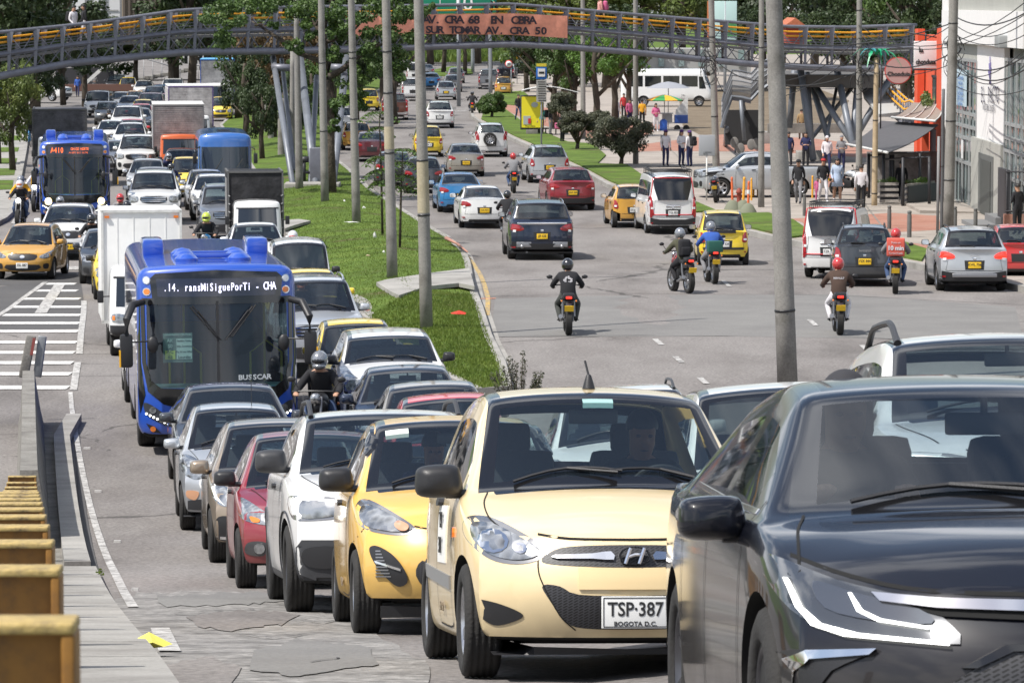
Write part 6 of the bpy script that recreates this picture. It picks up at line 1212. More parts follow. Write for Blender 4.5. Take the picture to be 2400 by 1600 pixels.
b = MB(); c = TY['cc']; h = c.place3('B',0,.42,1,.03); b.box((0,h.y - c.tm,.43),(1.15,.03,.1),0,None,.03); b.build('skid_plate',STEEL,r)
rr(RH,2395,104,.05,P_BRED,'red hatchback with black tailgate cut by the right picture edge')
rr(T_('rush','suv',False,H=1.72,W=1.72,L=4.2,tl='high',rails=TRIM,mirr=TRIM,spare=True,clad=0),1152,196,-.07,P_WHITE,'white car with a spare wheel on its tailgate','DXS 06',yel=False)
rr(T_('dst','suv',False,H=1.64,L=4.3,tl='side',rails=TRIM,mirr=TRIM),1289,168,-.1,P_SILVER,'silver crossover by the right kerb near the bushes','KIR 218')
rr(RS,1093,174,-.06,P_TAN,'champagne silver sedan driving away, red lamps, beside the blue sedan','CSD 21')
rr(RS,1082,144.5,-.09,P_BLUE,'metallic blue sedan beside the white sedan',''); rr(T_('elan','sedan',False,H=1.44,tl='wide',wip=False),1136,134.5,-.08,P_WHITE,'white sedan with rounded tail beside the rider','JTX 971')
rr(T_('p206','hatch',False,L=3.85,tl='wide'),993,159,-.05,P_DGREY,'slate grey hatchback left of the blue sedan'); rr(RS,925,165,-.05,P_DGREY,'black car with red lamps half hidden behind the young median tree'); rr(RS,872,190,-.07,P_MAROON,'maroon sedan seen between the lamp poles')
rr(RT,1005,196,-.06,P_TAXI,'yellow taxi with green tinted windows in the middle of the right road','TSK 11','taxi','taxi',False); rr(RH,838,205,-.09,P_TAXIO,'orange yellow taxi seen between poles behind the maroon sedan',cat='taxi',name='taxi'); rr(RT,866,278,-.09,P_TAXI,'yellow taxi beyond the maroon pickup at the median',cat='taxi',name='taxi')
rr(RV,798,228,-.12,P_WHITE,'white car hidden behind the grey struts of the footbridge'); rr(RP,926,256,-.06,P_BROWN,'brown pickup driving away between the lamp poles'); rr(RV,1031,240,-.04,P_WHITE,'white off-roader with dark glass driving away, right of the brown pickup','CPX 77',yel=False)
rr(RP,968,305,-.05,P_WHITE,'white pickup with red lamps ahead of the brown pickup'); rr(RH,1046,308,-.05,P_SILVER,'pale silver hatchback in the far right road','KPL 26'); rr(RH,1062,335,-.05,P_GREY,'grey hatchback overlapping the pale silver hatchback'); rr(RS,1012,345,-.05,P_BLUE,'blue sedan far ahead beside a lamp pole'); rr(RH,1070,370,-.05,P_GREY,'grey green hatchback near the far island')
rr(T_('cv','van',False,tl='tall',sub=1),972,372,-.05,P_WHITE,'white van far away left of the road'); rr(RS,1000,392,-.05,P_GREY,'grey sedan far away in front of the flower bed'); rr(RP,1144,345,.02,P_GREY,'grey pickup with a black roll frame turning at the far junction'); rr(RT,1180,322,.0,P_TAXIO,'amber taxi at the far junction with white sticker on the glass','SMX 3','taxi','taxi',False); rr(RV,1185,385,.05,P_BLACK,'black off-roader beyond the far amber taxi')
# vehicles seen side-on
def side(c,uc,Y,hd,col,label,**k):
 L = c.p['L']; d = Vector((*hd,0)).normalized(); cen = Vector((ux(uc,Y),Y,0)); r = c.put(0,60,0,col,label,True,**k); g = zg(cen.x,Y) + k.get('z',0) + .16
 xv = Vector((d.y,-d.x,0)); M = Matrix((xv,d,Vector((0,0,1)))).transposed().to_4x4(); M.translation = (cen.x,cen.y,g); r.matrix_world = M; return r
side(T_('hil','pickup',True,chrome=True,wheel=6,hl='box'),1772,154,(1,.12),P_SILVER,'silver pickup standing across the pavement behind the orange bollards')
side(coach(),1573,285,(-1,.05),P_WHITE,'white minibus with dark side windows parked behind the food cart',cat='bus',name='minibus'); side(T_('kv','van',True,L=4.6,H=1.95),1540,330,(1,.1),P_SILVER,'silver car roof above the white parked minibus')
side(T_('fpk','pickup',True,chrome=True),100,300,(-.9,.5),P_WHITE,'white pickup parked under the trees at the far left'); side(RS,1225,400,(.9,.5),P_BLACK,'dark car passing behind the bus stop trees')
# footbridge
BGREY = flat('bridge_grey_paint',(.17,.175,.205),.45,.2,var=.25,vscale=2); BLIGHT = flat('strut_grey_paint',(.17,.185,.21),.45,.2,var=.2,vscale=1.5); HANDY = flat('handrail_orange',(.75,.34,.02),.45); DARKM = flat('dark_steel',(.03,.03,.035),.5)
TRL = [(-60,82),(0,76),(153,61),(230,52),(330,38),(420,25),(485,21),(620,18),(960,14),(1200,10),(1353,23),(1506,36),(1776,57),(1850,63),(2004,65),(2148,59)]
BCL = [(-60,190),(0,178),(153,150),(306,135),(433,123),(620,121),(760,118),(960,112),(1200,104),(1330,111),(1500,124),(1656,141),(1776,152),(1850,157),(2000,162),(2148,158)]
YB = lambda u: lerp(163,188,u / 2140)
def footbridge():
 R = empty('footbridge',(0,176,4),'long arched grey steel truss footbridge with orange handrails crossing both roads','footbridge')
 inv = Matrix.Translation((0,-176,-4)); us = [-60 + i * 2208 / 180 for i in range(181)]
 def line(u,f,dep=0):
  u0 = u; v = lerp(interp(TRL,u0),interp(BCL,u0),f); p = P(u0,v,YB(u0)); p.y += dep; return inv @ p
 def rail(name,f,r,mat,dep=0,box=True):
  b = MB(); pts = [line(u,f,dep) for u in us[::3]];
  b.tube(pts,r,4 if box else 6,smooth=not box); b.build(name,mat,R)
 for dep in (0,2.6):
  rail('top_rail',.0,.085,BGREY,dep,False); rail('bottom_chord',1.0,.17,BGREY,dep,False); rail('kick_plate',.52,.10,BGREY,dep)
  for f in (.13,.235): rail('handrail',f,.045,HANDY,dep + (.15 if dep == 0 else -.15),False)
  for f in (.31,.38,.45): rail('guard_wire',f,.014,BGREY,dep)
 b = MB(); vs = []
 for u in us[::2]:
  a,c = line(u,.60),line(u,.60,2.6); vs += [a,a + Vector((0,0,-.12)),c + Vector((0,0,-.12)),c]
 b.add(vs,[(4 * i + j,4 * i + (j + 1) % 4,4 * i + 4 + (j + 1) % 4,4 * i + 4 + j)[::-1] for i in range(len(us[::2]) - 1) for j in range(4)]); b.build('deck',flat('deck_concrete',(.14,.135,.13),.8),R)
 pm = MB(); pm.add([(x * w_,y,z) for z,w_ in ((0,.055),(.6,.075),(.88,.12),(1,.15)) for x,y in ((-1,-.05),(1,-.05),(1,.05),(-1,.05))],[(4 * i + j,4 * i + (j + 1) % 4,4 * i + 4 + (j + 1) % 4,4 * i + 4 + j) for i in range(3) for j in range(4)]); pme = pm.me('post',[BGREY])
 n = 34; brm = None
 for i in range(n + 1):
  u = 20 + i * (2136 - 20) / n; u += 3 * math.sin(i * 1.7) * 0
  for dep in (0,2.6):
   a,c = line(u,.0,dep),line(u,1.0,dep); d = a - c; M = Matrix.Translation(c) @ Matrix.Rotation(.05 if i < 14 else -.0,4,'Y') @ Matrix.Diagonal((1,1,d.length,1)); link('post',pme,None,R,M)
   if i < n and dep == 0:
    q = MB(); a2,c2 = line(20 + (i + 1) * 2116 / n,.05,dep),line(20 + (i + 1) * 2116 / n,.95,dep); q.tube([line(u,.05,dep),c2],.022,5); q.tube([line(u,.95,dep),a2],.022,5); q.tube([line(u,.55,dep),line(20 + (i + .5) * 2116 / n,.97,dep),line(20 + (i + 1) * 2116 / n,.55,dep)],.03,5); q.build('brace',BGREY,R)
 def strut(p,q,r,m=BLIGHT,nm='strut',bm=None): b = MB(); b.tube([inv @ p,inv @ q],r,14); b.build(nm,m,R)
 for (u0,v0,u1,v1,y0,y1,r) in ((689,452,640,135,160,171,.13),(742,452,703,135,161,171,.17),(727,455,742,180,162,172,.12),(778,452,812,135,160,172,.16),(690,400,660,140,163,173,.1),(1906,375,1876,160,186,187,.17),(1905,378,1892,170,187,188,.13),(1994,330,1910,200,185,188,.15),(1940,320,1900,190,187,189,.15),(1998,340,1962,165,184,188,.17),(1998,335,2012,175,185,188,.16),(1890,340,2010,190,188,190,.10),(1930,360,1962,200,186,189,.08),(2000,330,2095,170,186,188,.16),(1850,300,1862,165,190,190,.16),(1745,330,1736,235,189,189,.1)):
  strut(P(u0,v0,y0),P(u1,v1,y1),r)
 b = MB(); b.box(inv @ at(733,450,.2),(2.3,1.6,.4),0,None,.05); b.build('footing',CONC,R)
 for u0,u1 in ((636,684),(775,812)): b = MB(); b.tube([inv @ P(u0,158,170),inv @ P(u1,160,170)],.17,10); b.build('cross_beam',BGREY,R)
 b = MB(); b.box(inv @ at(1770,342,.4),(2.0,1.4,.8),0,None,.05); b.box(inv @ at(1905,382,.3),(1.6,1.4,.6),0,None,.05); b.build('footing',CONC,R)
 # underside landing, ramp slab and stair
 def slab(pts,th,mat,nm):
  b = MB(); pts = [inv @ p for p in pts]; n_ = len(pts); vs = pts + [p + Vector((0,0,-th)) for p in pts]; b.add(vs,[list(range(n_)),list(range(2 * n_ - 1,n_ - 1,-1))] + [(i,(i + 1) % n_,n_ + (i + 1) % n_,n_ + i)[::-1] for i in range(n_)])
  me = b.me(nm,[mat]); bm = bmesh.new(); bm.from_mesh(me); bmesh.ops.recalc_face_normals(bm,faces=bm.faces); bm.to_mesh(me); bm.free(); link(nm,me,None,R)
 slab([P(1830,175,187),P(2050,178,187),P(2060,168,196),P(1840,165,196)],.6,flat('landing_under',(.09,.085,.08),.8),'landing')
 slab([P(2020,205,190),P(2110,208,190),P(2118,262,186),P(2060,268,185),P(2025,225,188)],.15,flat('ramp_slab',(.4,.4,.39),.7),'ramp')
 for o in (0,14):
  b = MB(); pts = [P(2072 + o,196,189),P(2095 + o,218,187),P(2120 + o,240,185),P(2133 + o,236,184),P(2150 + o,246,183)]; b.tube([inv @ p for p in pts],.05,6); b.tube([inv @ (p - Vector((0,0,.35))) for p in pts],.05,6); b.build('handrail',HANDY,R)
  b = MB()
  for i in range(16): t = i / 15 * 3.999; k = int(t); p = pts[k].lerp(pts[k + 1],t - k); b.tube([inv @ (p + Vector((0,0,.1))),inv @ (p - Vector((0,0,1.1)))],.035,5)
  b.tube([inv @ (p - Vector((0,0,1.1))) for p in pts],.09,6); b.build('balustrade',BGREY,R)
 # zigzag ramp with its fine lattice railing, left of the thick pole
 low = [(1692,300),(1700,268),(1716,226),(1738,229),(1760,234),(1776,217),(1800,200)];
 def zz(dv,dy=0): return [P(u,v + dv,189 + dy) for u,v in low]
 for nm,dv,r,m in (('ramp_edge',0,.1,BLIGHT),('ramp_rail',-62,.04,BLIGHT),('ramp_rail',-26,.03,BLIGHT),('ramp_rail',-38,.03,BLIGHT),('ramp_rail',-50,.03,BLIGHT),('ramp_rail',-14,.018,BLIGHT)): b = MB(); b.tube([inv @ p for p in zz(dv)],r,6,smooth=False); b.build(nm,m,R)
 b = MB()
 for dy in (0,1.8):
  A,C = zz(0,dy),zz(-62,dy)
  for i in range(56): t = i / 56 * 6; k = int(t); a = A[k].lerp(A[k + 1],t - k); c = C[k].lerp(C[k + 1],t - k); b.tube([inv @ a,inv @ c],.018,4);
 b.build('ramp_balusters',flat('lattice_grey',(.34,.35,.37),.5),R)
 slab([P(1716,226,189),P(1738,229,189),P(1760,234,189),P(1760,232,191.5),P(1738,227,191.5),P(1716,224,191.5)],.2,BGREY,'ramp')
 for (u0,v0,u1,v1) in ((1700,345,1703,300),(1760,345,1740,240)): strut(at(u0,v0),P(u1,v1,189),.12)
 return R
footbridge()
# banner hanging on the bridge
def banner():
 SAL = flat('salmon_cloth',(.80,.33,.22),.85,bump=.3,bscale=3,var=.15); INK = flat('banner_ink',(.03,.02,.03),.7)
 def sheetb(name,u0,u1,tl,bl,label):
  b = MB(); vs = []; n = 30
  for i in range(n + 1):
   u = lerp(u0,u1,i / n)
   for j in range(7): v = lerp(interp(tl,u),interp(bl,u),j / 6); p = P(u,v,YB(u) - .22 - .03 * math.sin(i * 1.3 + j * .6)); vs.append(p)
  vs2 = [p + Vector((0,.02,0)) for p in vs]; fs = [(7 * i + j,7 * i + j + 1,7 * i + j + 8,7 * i + j + 7) for i in range(n) for j in range(6)]
  b.add(vs,[f[::-1] for f in fs][::1],0,True); b.add(vs2,fs,0,True); o = b.build(name,SAL); return tag(o,label,'banner')
 o = sheetb('banner',985,1330,[(985,35),(1200,32),(1330,38)],[(985,80),(1200,82),(1330,90)],'salmon cloth banner with two lines of black lettering on the footbridge')
 def wr(s_,u0,v,dv,h_,total):
  n = len(s_)
  for i,ch in enumerate(s_):
   if ch == ' ': continue
   u = u0 + total * (i + .5) / n; p = P(u,v + dv * (u - u0) / total,YB(u) - .38); me = textmesh(ch,h_,bold=.016,ext=.004); l = link('letter',me,[INK],None); l.parent = o; l.matrix_local = Matrix.Translation(p) @ Matrix.Rotation(.54,4,'Z') @ Matrix.Rotation(math.pi / 2,4,'X') @ Matrix.Diagonal((1.3,1,1,1))
 wr('AV. CRA 68  EN  OBRA',993,47,2,.50,262); wr('SUR TOMAR AV. CRA 50',997,71,3,.46,285)
 sheetb('banner',815,975,[(815,30),(975,36)],[(815,86),(900,82),(975,82)],'left salmon banner piece hidden behind the tree on the footbridge')
banner()
def board(name,u,v0,v1,Y,w,mat,label,cat,post=None,d=.06):
 a,b_ = P(u,v0,Y),P(u,v1,Y); g = zg(a.x,Y); R = empty(name,(a.x,Y,g),label,cat); b = MB(); b.box((0,0,(a.z + b_.z) / 2 - g),(w,d,a.z - b_.z),0,None,.01); b.build('panel',mat,R)
 if post: q = MB(); q.tube([(0,d,0),(0,d,a.z - g)],post,10); q.build('post',MATS['galva_pole'],R)
 return R,(a.z + b_.z) / 2 - g
GREEN = flat('road_sign_green',(.0,.16,.09),.5)
R,z = board('road_sign',1075,-30,36,290,5.6,GREEN,'green overhead road sign with a white number ten behind the footbridge','sign',.15); text('10',1.6,flat('sign_white',(.7,.7,.7),.5),R,(.3,-.05,z - .2)); text('1',.6,MATS['sign_white'],R,(-1.4,-.05,z - .1))
R,z = board('advert_board',1700,3,95,250,1.5,flat('advert_sky',(.45,.62,.6),.5),'tall advert board with green landscape behind the right end of the bridge','sign',.1); b = MB(); b.box((-.95,-.01,z),(.45,.07,2.55)); b.build('side_panel',flat('advert_orange',(.5,.16,.06),.5),R); b = MB(); b.box((.3,-.05,z - .55),(.85,.03,.9)); b.build('picture',flat('advert_green',(.06,.25,.08),.6,var=.5,vscale=8),R)
R,z = board('bus_stop_sign',1269,157,186,183,.5,flat('sign_blue',(.02,.14,.5),.5),'blue bus stop sign with route lists under it','sign',.04); b = MB(); b.box((0,-.045,z + .02),(.34,.02,.38)); b.build('white_square',flat('sign_white',(.7,.7,.7),.5),R); b = MB(); b.box((0,-.06,z + .02),(.26,.02,.1),0,None,.02); b.build('bus_pictogram',flat('sign_black',(.02,.02,.02),.5),R)
b = MB(); b.box((0,-.02,z + .38),(.48,.05,.14)); b.build('yellow_tab',flat('sign_yellow',(.6,.5,.05),.5),R); b = MB(); b.box((0,0,z - .85),(.48,.03,1.05)); b.build('route_list',flat('route_grey',(.35,.35,.34),.6),R)
for i in range(9): b = MB(); b.box((.02 * (i % 3),-.02,z - .42 - i * .11),(.36,.01,.035)); b.build('route_line',MATS['sign_black'],R)
R = empty('speed_sign',at(1198,225),'round speed limit thirty sign with red rim near the far taxi','sign'); b = MB(); b.tube([(0,0,0),(0,0,2.6)],.03,8); b.build('post',MATS['galva_pole'],R); p = P(1191,146,295); q = Matrix.Translation((-.2,-.06,2.65)) @ Matrix.Rotation(math.pi / 2,4,'X')
b = MB(); b.lathe([(.001,0),(.32,0),(.32,.02),(.001,.02)],24,0,q); b.build('red_ring',flat('sign_red',(.5,.02,.02),.5),R); b = MB(); b.lathe([(.001,.021),(.25,.021),(.25,.03),(.001,.03)],24,0,q); b.build('face',MATS['sign_white'],R); text('30',.3,MATS['sign_black'],R,(-.2,-.1,2.65),bold=.01)
R = empty('warning_sign',at(1212,200),'yellow diamond warning sign with black arrow under the footbridge','sign'); b = MB(); b.tube([(0,0,0),(0,0,2.8)],.03,8); b.build('post',MATS['galva_pole'],R); b = MB(); b.box((0,-.05,2.9),(.75,.03,.75),0,Matrix.Rotation(.785,3,'Y')); b.build('diamond',flat('sign_yellow2',(.75,.42,.02),.5),R); b = MB(); b.box((0,-.08,2.9),(.45,.02,.12)); b.build('arrow',MATS['sign_black'],R)
# blank grey board on a thin post near the pickup
R = empty('notice_board',at(1656,478),'blank grey notice board with small scribbles on a thin white post','sign'); b = MB(); b.tube([(0,0,0),(0,0,2.0)],.03,8); b.build('post',WROOF,R); b = MB(); b.box((.0,-.04,2.3),(.64,.03,.82),0,None,.02); o = b.build('panel',flat('board_lightgrey',(.33,.34,.36),.5),R); text('J. GERMANIA',.055,MATS['sign_black'],o,(.03,-.06,2.03)); text('87-72',.07,MATS['sign_black'],o,(-.05,-.06,1.96))
# grey glass building, orange building
X0 = 17.6
def FY(u,v=200): b = (v - 800) / F; return X0 * (math.cos(TH) - b * math.sin(TH)) / ((u - 1200) / F)
def fz(u,v): return P(u,v,FY(u,v)).z
FW = flat('facade_white',(.70,.69,.68),.8,var=.06); FG = flat('facade_grey',(.34,.34,.31),.8,var=.12,vscale=1); FD = flat('facade_dark',(.10,.105,.10),.8); FR = flat('window_frame_grey',(.28,.29,.29),.5); GBLD = flat('facade_glass',(.22,.30,.30),.06,coat=1,spec=.8,var=.35,vscale=.8)
def fbox(name,u0,u1,z0,z1,mat,par,out=.0,th=.3,px=False,inv=None):
 y0,y1 = FY(u0),FY(u1); b = MB(); b.box((X0 - out + th / 2,(y0 + y1) / 2,(z0 + z1) / 2),(th,abs(y0 - y1),z1 - z0)); o = b.build(name,mat,par);
 if par is not None: o.matrix_local = par.matrix_world.inverted() @ Matrix.Identity(4)
 return o
B1 = empty('shop_building',(X0,142,0),'grey and white shop building with tall glass bays and EL PACTO lettering','building')
b = MB(); b.box((X0 + 6.2,134,5.5),(12,42,11)); o = b.build('wall',FG,B1); o.matrix_local = Matrix.Translation((-X0,-142,0))
fbox('cornice',2226,2420,6.35,7.6,FW,B1,.35,.4); fbox('upper_wall',2226,2420,7.6,11,FG,B1,.1,.2); fbox('parapet_wall',2221,2234,0,8.6,FW,B1,.25,.3)
fbox('wall_pier',2297,2361,2.85,6.35,FW,B1,.12,.2); fbox('pier_base',2291,2361,0,2.85,FG,B1,.22,.3); fbox('door_surround',2310,2345,0,2.35,FD,B1,.24,.05); fbox('door',2316,2340,0,2.15,flat('grey_door',(.06,.065,.06),.6),B1,.27,.05)
def bay(u0,u1,zt):
 fbox('glass',u0,u1,.1,zt,GBLD,B1,.06,.08)
 for z in (.1,1.75,2.7,3.15,3.65,zt): fbox('window_frame',u0,u1,z - .06,z + .06,FR,B1,.14,.06)
 n = 4
 for i in range(n + 1): u = lerp(u0,u1,i / n); fbox('mullion',u - .8,u + .8,.1,zt,FR,B1,.15,.06)
bay(2232,2297,5.7); bay(2364,2420,5.9); fbox('side_band',2232,2297,5.75,6.35,FG,B1,.1,.1); fbox('poster',2252,2276,3.9,5.3,flat('poster_blue',(.42,.52,.58),.6),B1,.18,.02); fbox('posters',2266,2270,1.9,2.6,MATS['sign_white'],B1,.2,.02)
for i,s_ in enumerate(('Se arrienda','venta de','The outlet','del Mueble','20% Oferta','Sale Hoy')):
 text(s_,.26,flat('poster_ink',(.1,.2,.42),.6),B1,(-.22,FY(2264) - 142,5.0 - i * .2),(math.pi / 2,0,-math.pi / 2),sx=1.6)
for i,ch in enumerate('EL PACTO'):
 u = 2309 + i * 5.4; text(ch,.85,flat('lettering_dark',(.04,.04,.08),.6),B1,(-.16,FY(u + 2) - 142,fz(u,224)),(math.pi / 2,0,-math.pi / 2),sx=.9) if ch != ' ' else None
text('INDUSTRIA CREATIVA',.36,flat('lettering_faint',(.25,.25,.27),.6),B1,(-.16,FY(2328) - 142,fz(2328,254)),(math.pi / 2,0,-math.pi / 2),sx=1.0)
b = MB(); [b.tube([(-.15,FY(2330) - 142 + d * .5,fz(2330,172) - .4),(-.16,FY(2330) - 142 - d,fz(2330,172) + .6 - abs(d))],.02,4) for d in (-.5,-.25,0,.2,.4)]; b.build('leaf_emblem',flat('emblem_violet',(.12,.1,.25),.6),B1)
b = MB(); b.box((-.9,134 - 142,.1),(1.6,3.4,.35)); b.box((-.5,134 - 142,.38),(.8,3.0,.25)); b.build('steps',flat('step_grey',(.17,.17,.17),.8),B1); b = MB(); b.box((-1.3,146 - 142,.06),(2.4,8,.3),0,Matrix.Rotation(.03,3,'Y')); b.build('entrance_ramp',PLAZA,B1)
b = MB(); b.box((-.4,FY(2378) - 142,fz(2378,98)),(.5,1.2,.45),0,None,.04); b.build('flood_light',FR,B1)
B2 = empty('orange_building',(X0,161,0),'narrow bright orange building with small window and white hanging sign','building'); ORG = flat('orange_wall',(.62,.085,.03),.8,var=.12,vscale=2); b = MB(); b.box((X0 + 4.2 - X0,0,3.25),(8,11.5,6.5)); b.build('wall',ORG,B2)
def b2box(nm,y,z,dy,dz,mat,out=.1,th=.1): b = MB(); b.box((.2 - out,y,z),(th,dy,dz)); return b.build(nm,mat,B2)
b2box('corner_pier',-4.6,3.4,2.6,6.9,ORG,.25,.3); b2box('corner_pier',5.2,3.4,1.2,6.7,ORG,.2,.3); b2box('window',-.6,4.15,3.3,1.3,GBLD,.05,.1); b2box('window_frame',-.6,4.8,3.5,.1,DARKM,.08); b2box('window_bars',-.6,4.15,.1,1.3,DARKM,.1); b2box('doorway',-1.5,1.3,6,2.6,flat('doorway_dark',(.015,.015,.02),.8),.08)
b2box('door_pier',1.6,1.5,.8,3,ORG,.35,.3); b = MB(); b.box((-.3,-.6,3.25),(.5,3.6,.35),0,None,.04); b.build('flower_box',DARKM,B2)
SGN = empty('hanging_sign',(X0 - .55,161.5,5.7),'white hanging sign with black hand lettering on the orange building','sign'); b = MB(); b.box((.3,0,0),(1.0,.1,1.15),0,None,.02); b.build('panel',MATS['sign_white'],SGN); b = MB(); b.tube([(.9,0,.7),(-.5,0,.95)],.03,6); b.tube([(.3,0,.58),(.3,0,.9)],.03,6); b.box((.3,0,-.62),(1.1,.14,.06)); b.build('bracket',DARKM,SGN)
text('la',.3,MATS['sign_black'],SGN,(.1,-.07,.2),bold=.01); text('chonduza',.3,MATS['sign_black'],SGN,(.3,-.07,-.3),sx=.72,bold=.012)
p = P(2105,166,158); SG2 = empty('round_sign',p,'round pink sign with red rim and the word Chonduia beside the green palm','sign'); q = Matrix.Rotation(math.pi / 2,4,'X')
b = MB(); b.lathe([(.001,-.03),(.56,-.03),(.56,.03),(.001,.03)],30,0,q,False); b.build('rim',flat('rim_red',(.5,.06,.05),.5),SG2); b = MB(); b.lathe([(.001,.034),(.52,.034),(.52,.045),(.001,.045)],30,0,q,False); b.build('face',flat('sign_pink',(.42,.27,.25),.6),SG2); text('Chonduia',.24,MATS['sign_black'],SG2,(.02,-.06,-.14),bold=.008); b = MB(); b.tube([(-.7,.05,-2.5),(-.7,.05,.6)],.03,6); b.tube([(-.7,.05,.1),(-.4,.05,.1)],.03,6); b.build('support',DARKM,SG2)
# awnings, frames, planters of the terrace
def awning(name,q4,mat,label,stripes=None):
 pts = [P(*a) for a in q4]; o = pts[0].copy(); R = empty(name,o,label,'awning'); n = 10; b = MB(); vs = []
 for i in range(n + 1):
  for j in range(n + 1): t,s_ = i / n,j / n; p = pts[0].lerp(pts[1],t).lerp(pts[3].lerp(pts[2],t),s_); p.z -= .12 * math.sin(math.pi * s_) * 1; vs.append(p - o)
 b.add(vs,[((n + 1) * i + j,(n + 1) * i + j + 1,(n + 1) * (i + 1) + j + 1,(n + 1) * (i + 1) + j) for i in range(n) for j in range(n)],0,True); b.add([v - Vector((0,0,.03)) for v in vs],[((n + 1) * i + j,(n + 1) * (i + 1) + j,(n + 1) * (i + 1) + j + 1,(n + 1) * i + j + 1) for i in range(n) for j in range(n)],0,True); b.build('canvas',mat,R)
 b = MB(); b.tube([pts[3] - o,pts[2] - o],.05,8); b.build('front_bar',WROOF,R)
 if stripes:
  for t in (.25,.5,.75,1): b = MB(); a,c = pts[0].lerp(pts[1],t),pts[3].lerp(pts[2],t); b.tube([a.lerp(c,s_ / 6) - o - Vector((0,0,.12 * math.sin(math.pi * s_ / 6) - .03)) for s_ in range(7)],.025,5); b.build('stripe',stripes,R)
 return R
awning('awning',[(2140,240,163),(2215,246,157),(2192,284,152),(2090,275,158)],flat('awning_brown',(.22,.18,.15),.8,var=.15),'upper brown striped awning against the orange building',WROOF)
awning('awning',[(2065,283,161),(2200,292,153),(2080,358,147),(1984,338,153)],flat('awning_dark',(.075,.075,.08),.8,var=.2),'large dark grey awning sheltering the terrace',None)
TF = empty('terrace_frame',at(2110,470),'black steel frame of the terrace under the dark awning','frame'); o = TF.matrix_world.translation.copy()
def tl(u,v,Y): return P(u,v,Y) - o
for a,b_ in (((2071,478,150),(2071,360,150)),((2087,470,155),(2087,358,155)),((2116,484,147),(2116,370,147)),((2156,475,150),(2156,356,150)),((2093,470,154),(2093,358,154)),((2036,470,153),(2036,360,153)),((2178,480,147),(2178,368,147))): b = MB(); b.tube([tl(*a),tl(*b_)],.06,4); b.build('upright',DARKM,TF)
for a,b_ in (((2071,361,150),(2178,356,148)),((2071,374,150),(2180,368,148)),((2036,365,153),(2087,360,155))): b = MB(); b.tube([tl(*a),tl(*b_)],.04,4); b.build('crossbar',DARKM,TF)
b = MB(); b.box(tl(2160,430,157),(4.5,.1,2.6)); b.build('back_wall',flat('mural',(.3,.28,.27),.8,var=.6,vscale=2),TF)
SLATW = noisecol('planter_boards',[(.22,.20,.18),(.36,.33,.30),(.42,.39,.36)],2,.8,.3,20,fine=.2)
for u0,u1,Y,lb in ((2062,2106,148.5,'shorter slatted planter box at the terrace corner beside the wooden pole'),(2121,2190,147,'longer slatted planter box in front of the terrace, nearer the thick pole')):
 a = P(u0,470,Y); c = P(u1,470,Y + (.0 if u0 < 2100 else 3)); g = zg(a.x,Y) + .13; R = empty('planter',(a.x,a.y,g),lb,'planter'); d = Vector((c.x - a.x,c.y - a.y,0)); n = d.normalized(); M = Matrix((n,Vector((-n.y,n.x,0)),Vector((0,0,1)))).transposed()
 b = MB(); b.box(d / 2 + Vector((0,.2,.4)),(d.length - .05,.3,.7),0,M); b.build('trough',DARKM,R)
 for i in range(4): b = MB(); b.box(d / 2 + Vector((0,0,.12 + .22 * i)),(d.length,.04,.11),0,M); b.build('slat',SLATW,R)
IFENCE = empty('iron_fence',at(2345,545),'black wrought iron fence on low brick wall at the right edge','fence'); o = IFENCE.matrix_world.translation.copy(); b = MB(); b.box((.9,-1.2,.35),(1.9,.3,.7)); b.build('brick_base',BRICKP,IFENCE)
for i in range(16): b = MB(); b.tube([(.05 + i * .14,-1.2,.2),(.05 + i * .14,-1.2,2.3 + .1 * (i % 2))],.018,5); b.build('bar',DARKM,IFENCE)
b = MB(); b.tube([(0,-1.2,2.15),(2.4,-1.2,2.15)],.03,5); b.tube([(0,-1.2,.8),(2.4,-1.2,.8)],.03,5); b.box((.1,0,1.1),(.12,2.4,2.2)); b.build('fence_rail',DARKM,IFENCE)
# palm of green metal leaves on the wooden pole
p = at(2049,490); PALM = empty('metal_palm',p + Vector((.03,0,5.9)),'green metal palm leaves decorating the top of the pale wooden pole','decoration')
for k in range(14):
 a = k * 2.4; l = .75 + .35 * (k % 3) / 2; b = MB(); vs = []
 for i in range(9): t = i / 8; r = l * t; z = .35 * math.sin(t * 2.2) - .75 * t * t * (.4 + .6 * (k % 2)); w = .09 * math.sin(math.pi * min(1,t + .08)) * (1 if i % 2 else .35) + .01; c = Vector((math.cos(a) * r,math.sin(a) * r,z)); s_ = Vector((-math.sin(a),math.cos(a),0)); vs += [c + s_ * w,c - s_ * w]
 b.add(vs,[(2 * i,2 * i + 1,2 * i + 3,2 * i + 2) for i in range(8)]); b.add([v + Vector((0,0,.01)) for v in vs],[(2 * i + 2,2 * i + 3,2 * i + 1,2 * i) for i in range(8)]); b.build('palm_leaf',flat('palm_green' if k % 3 else 'palm_teal',(.0,.28,.12) if k % 3 else (.03,.26,.28),.4),PALM)
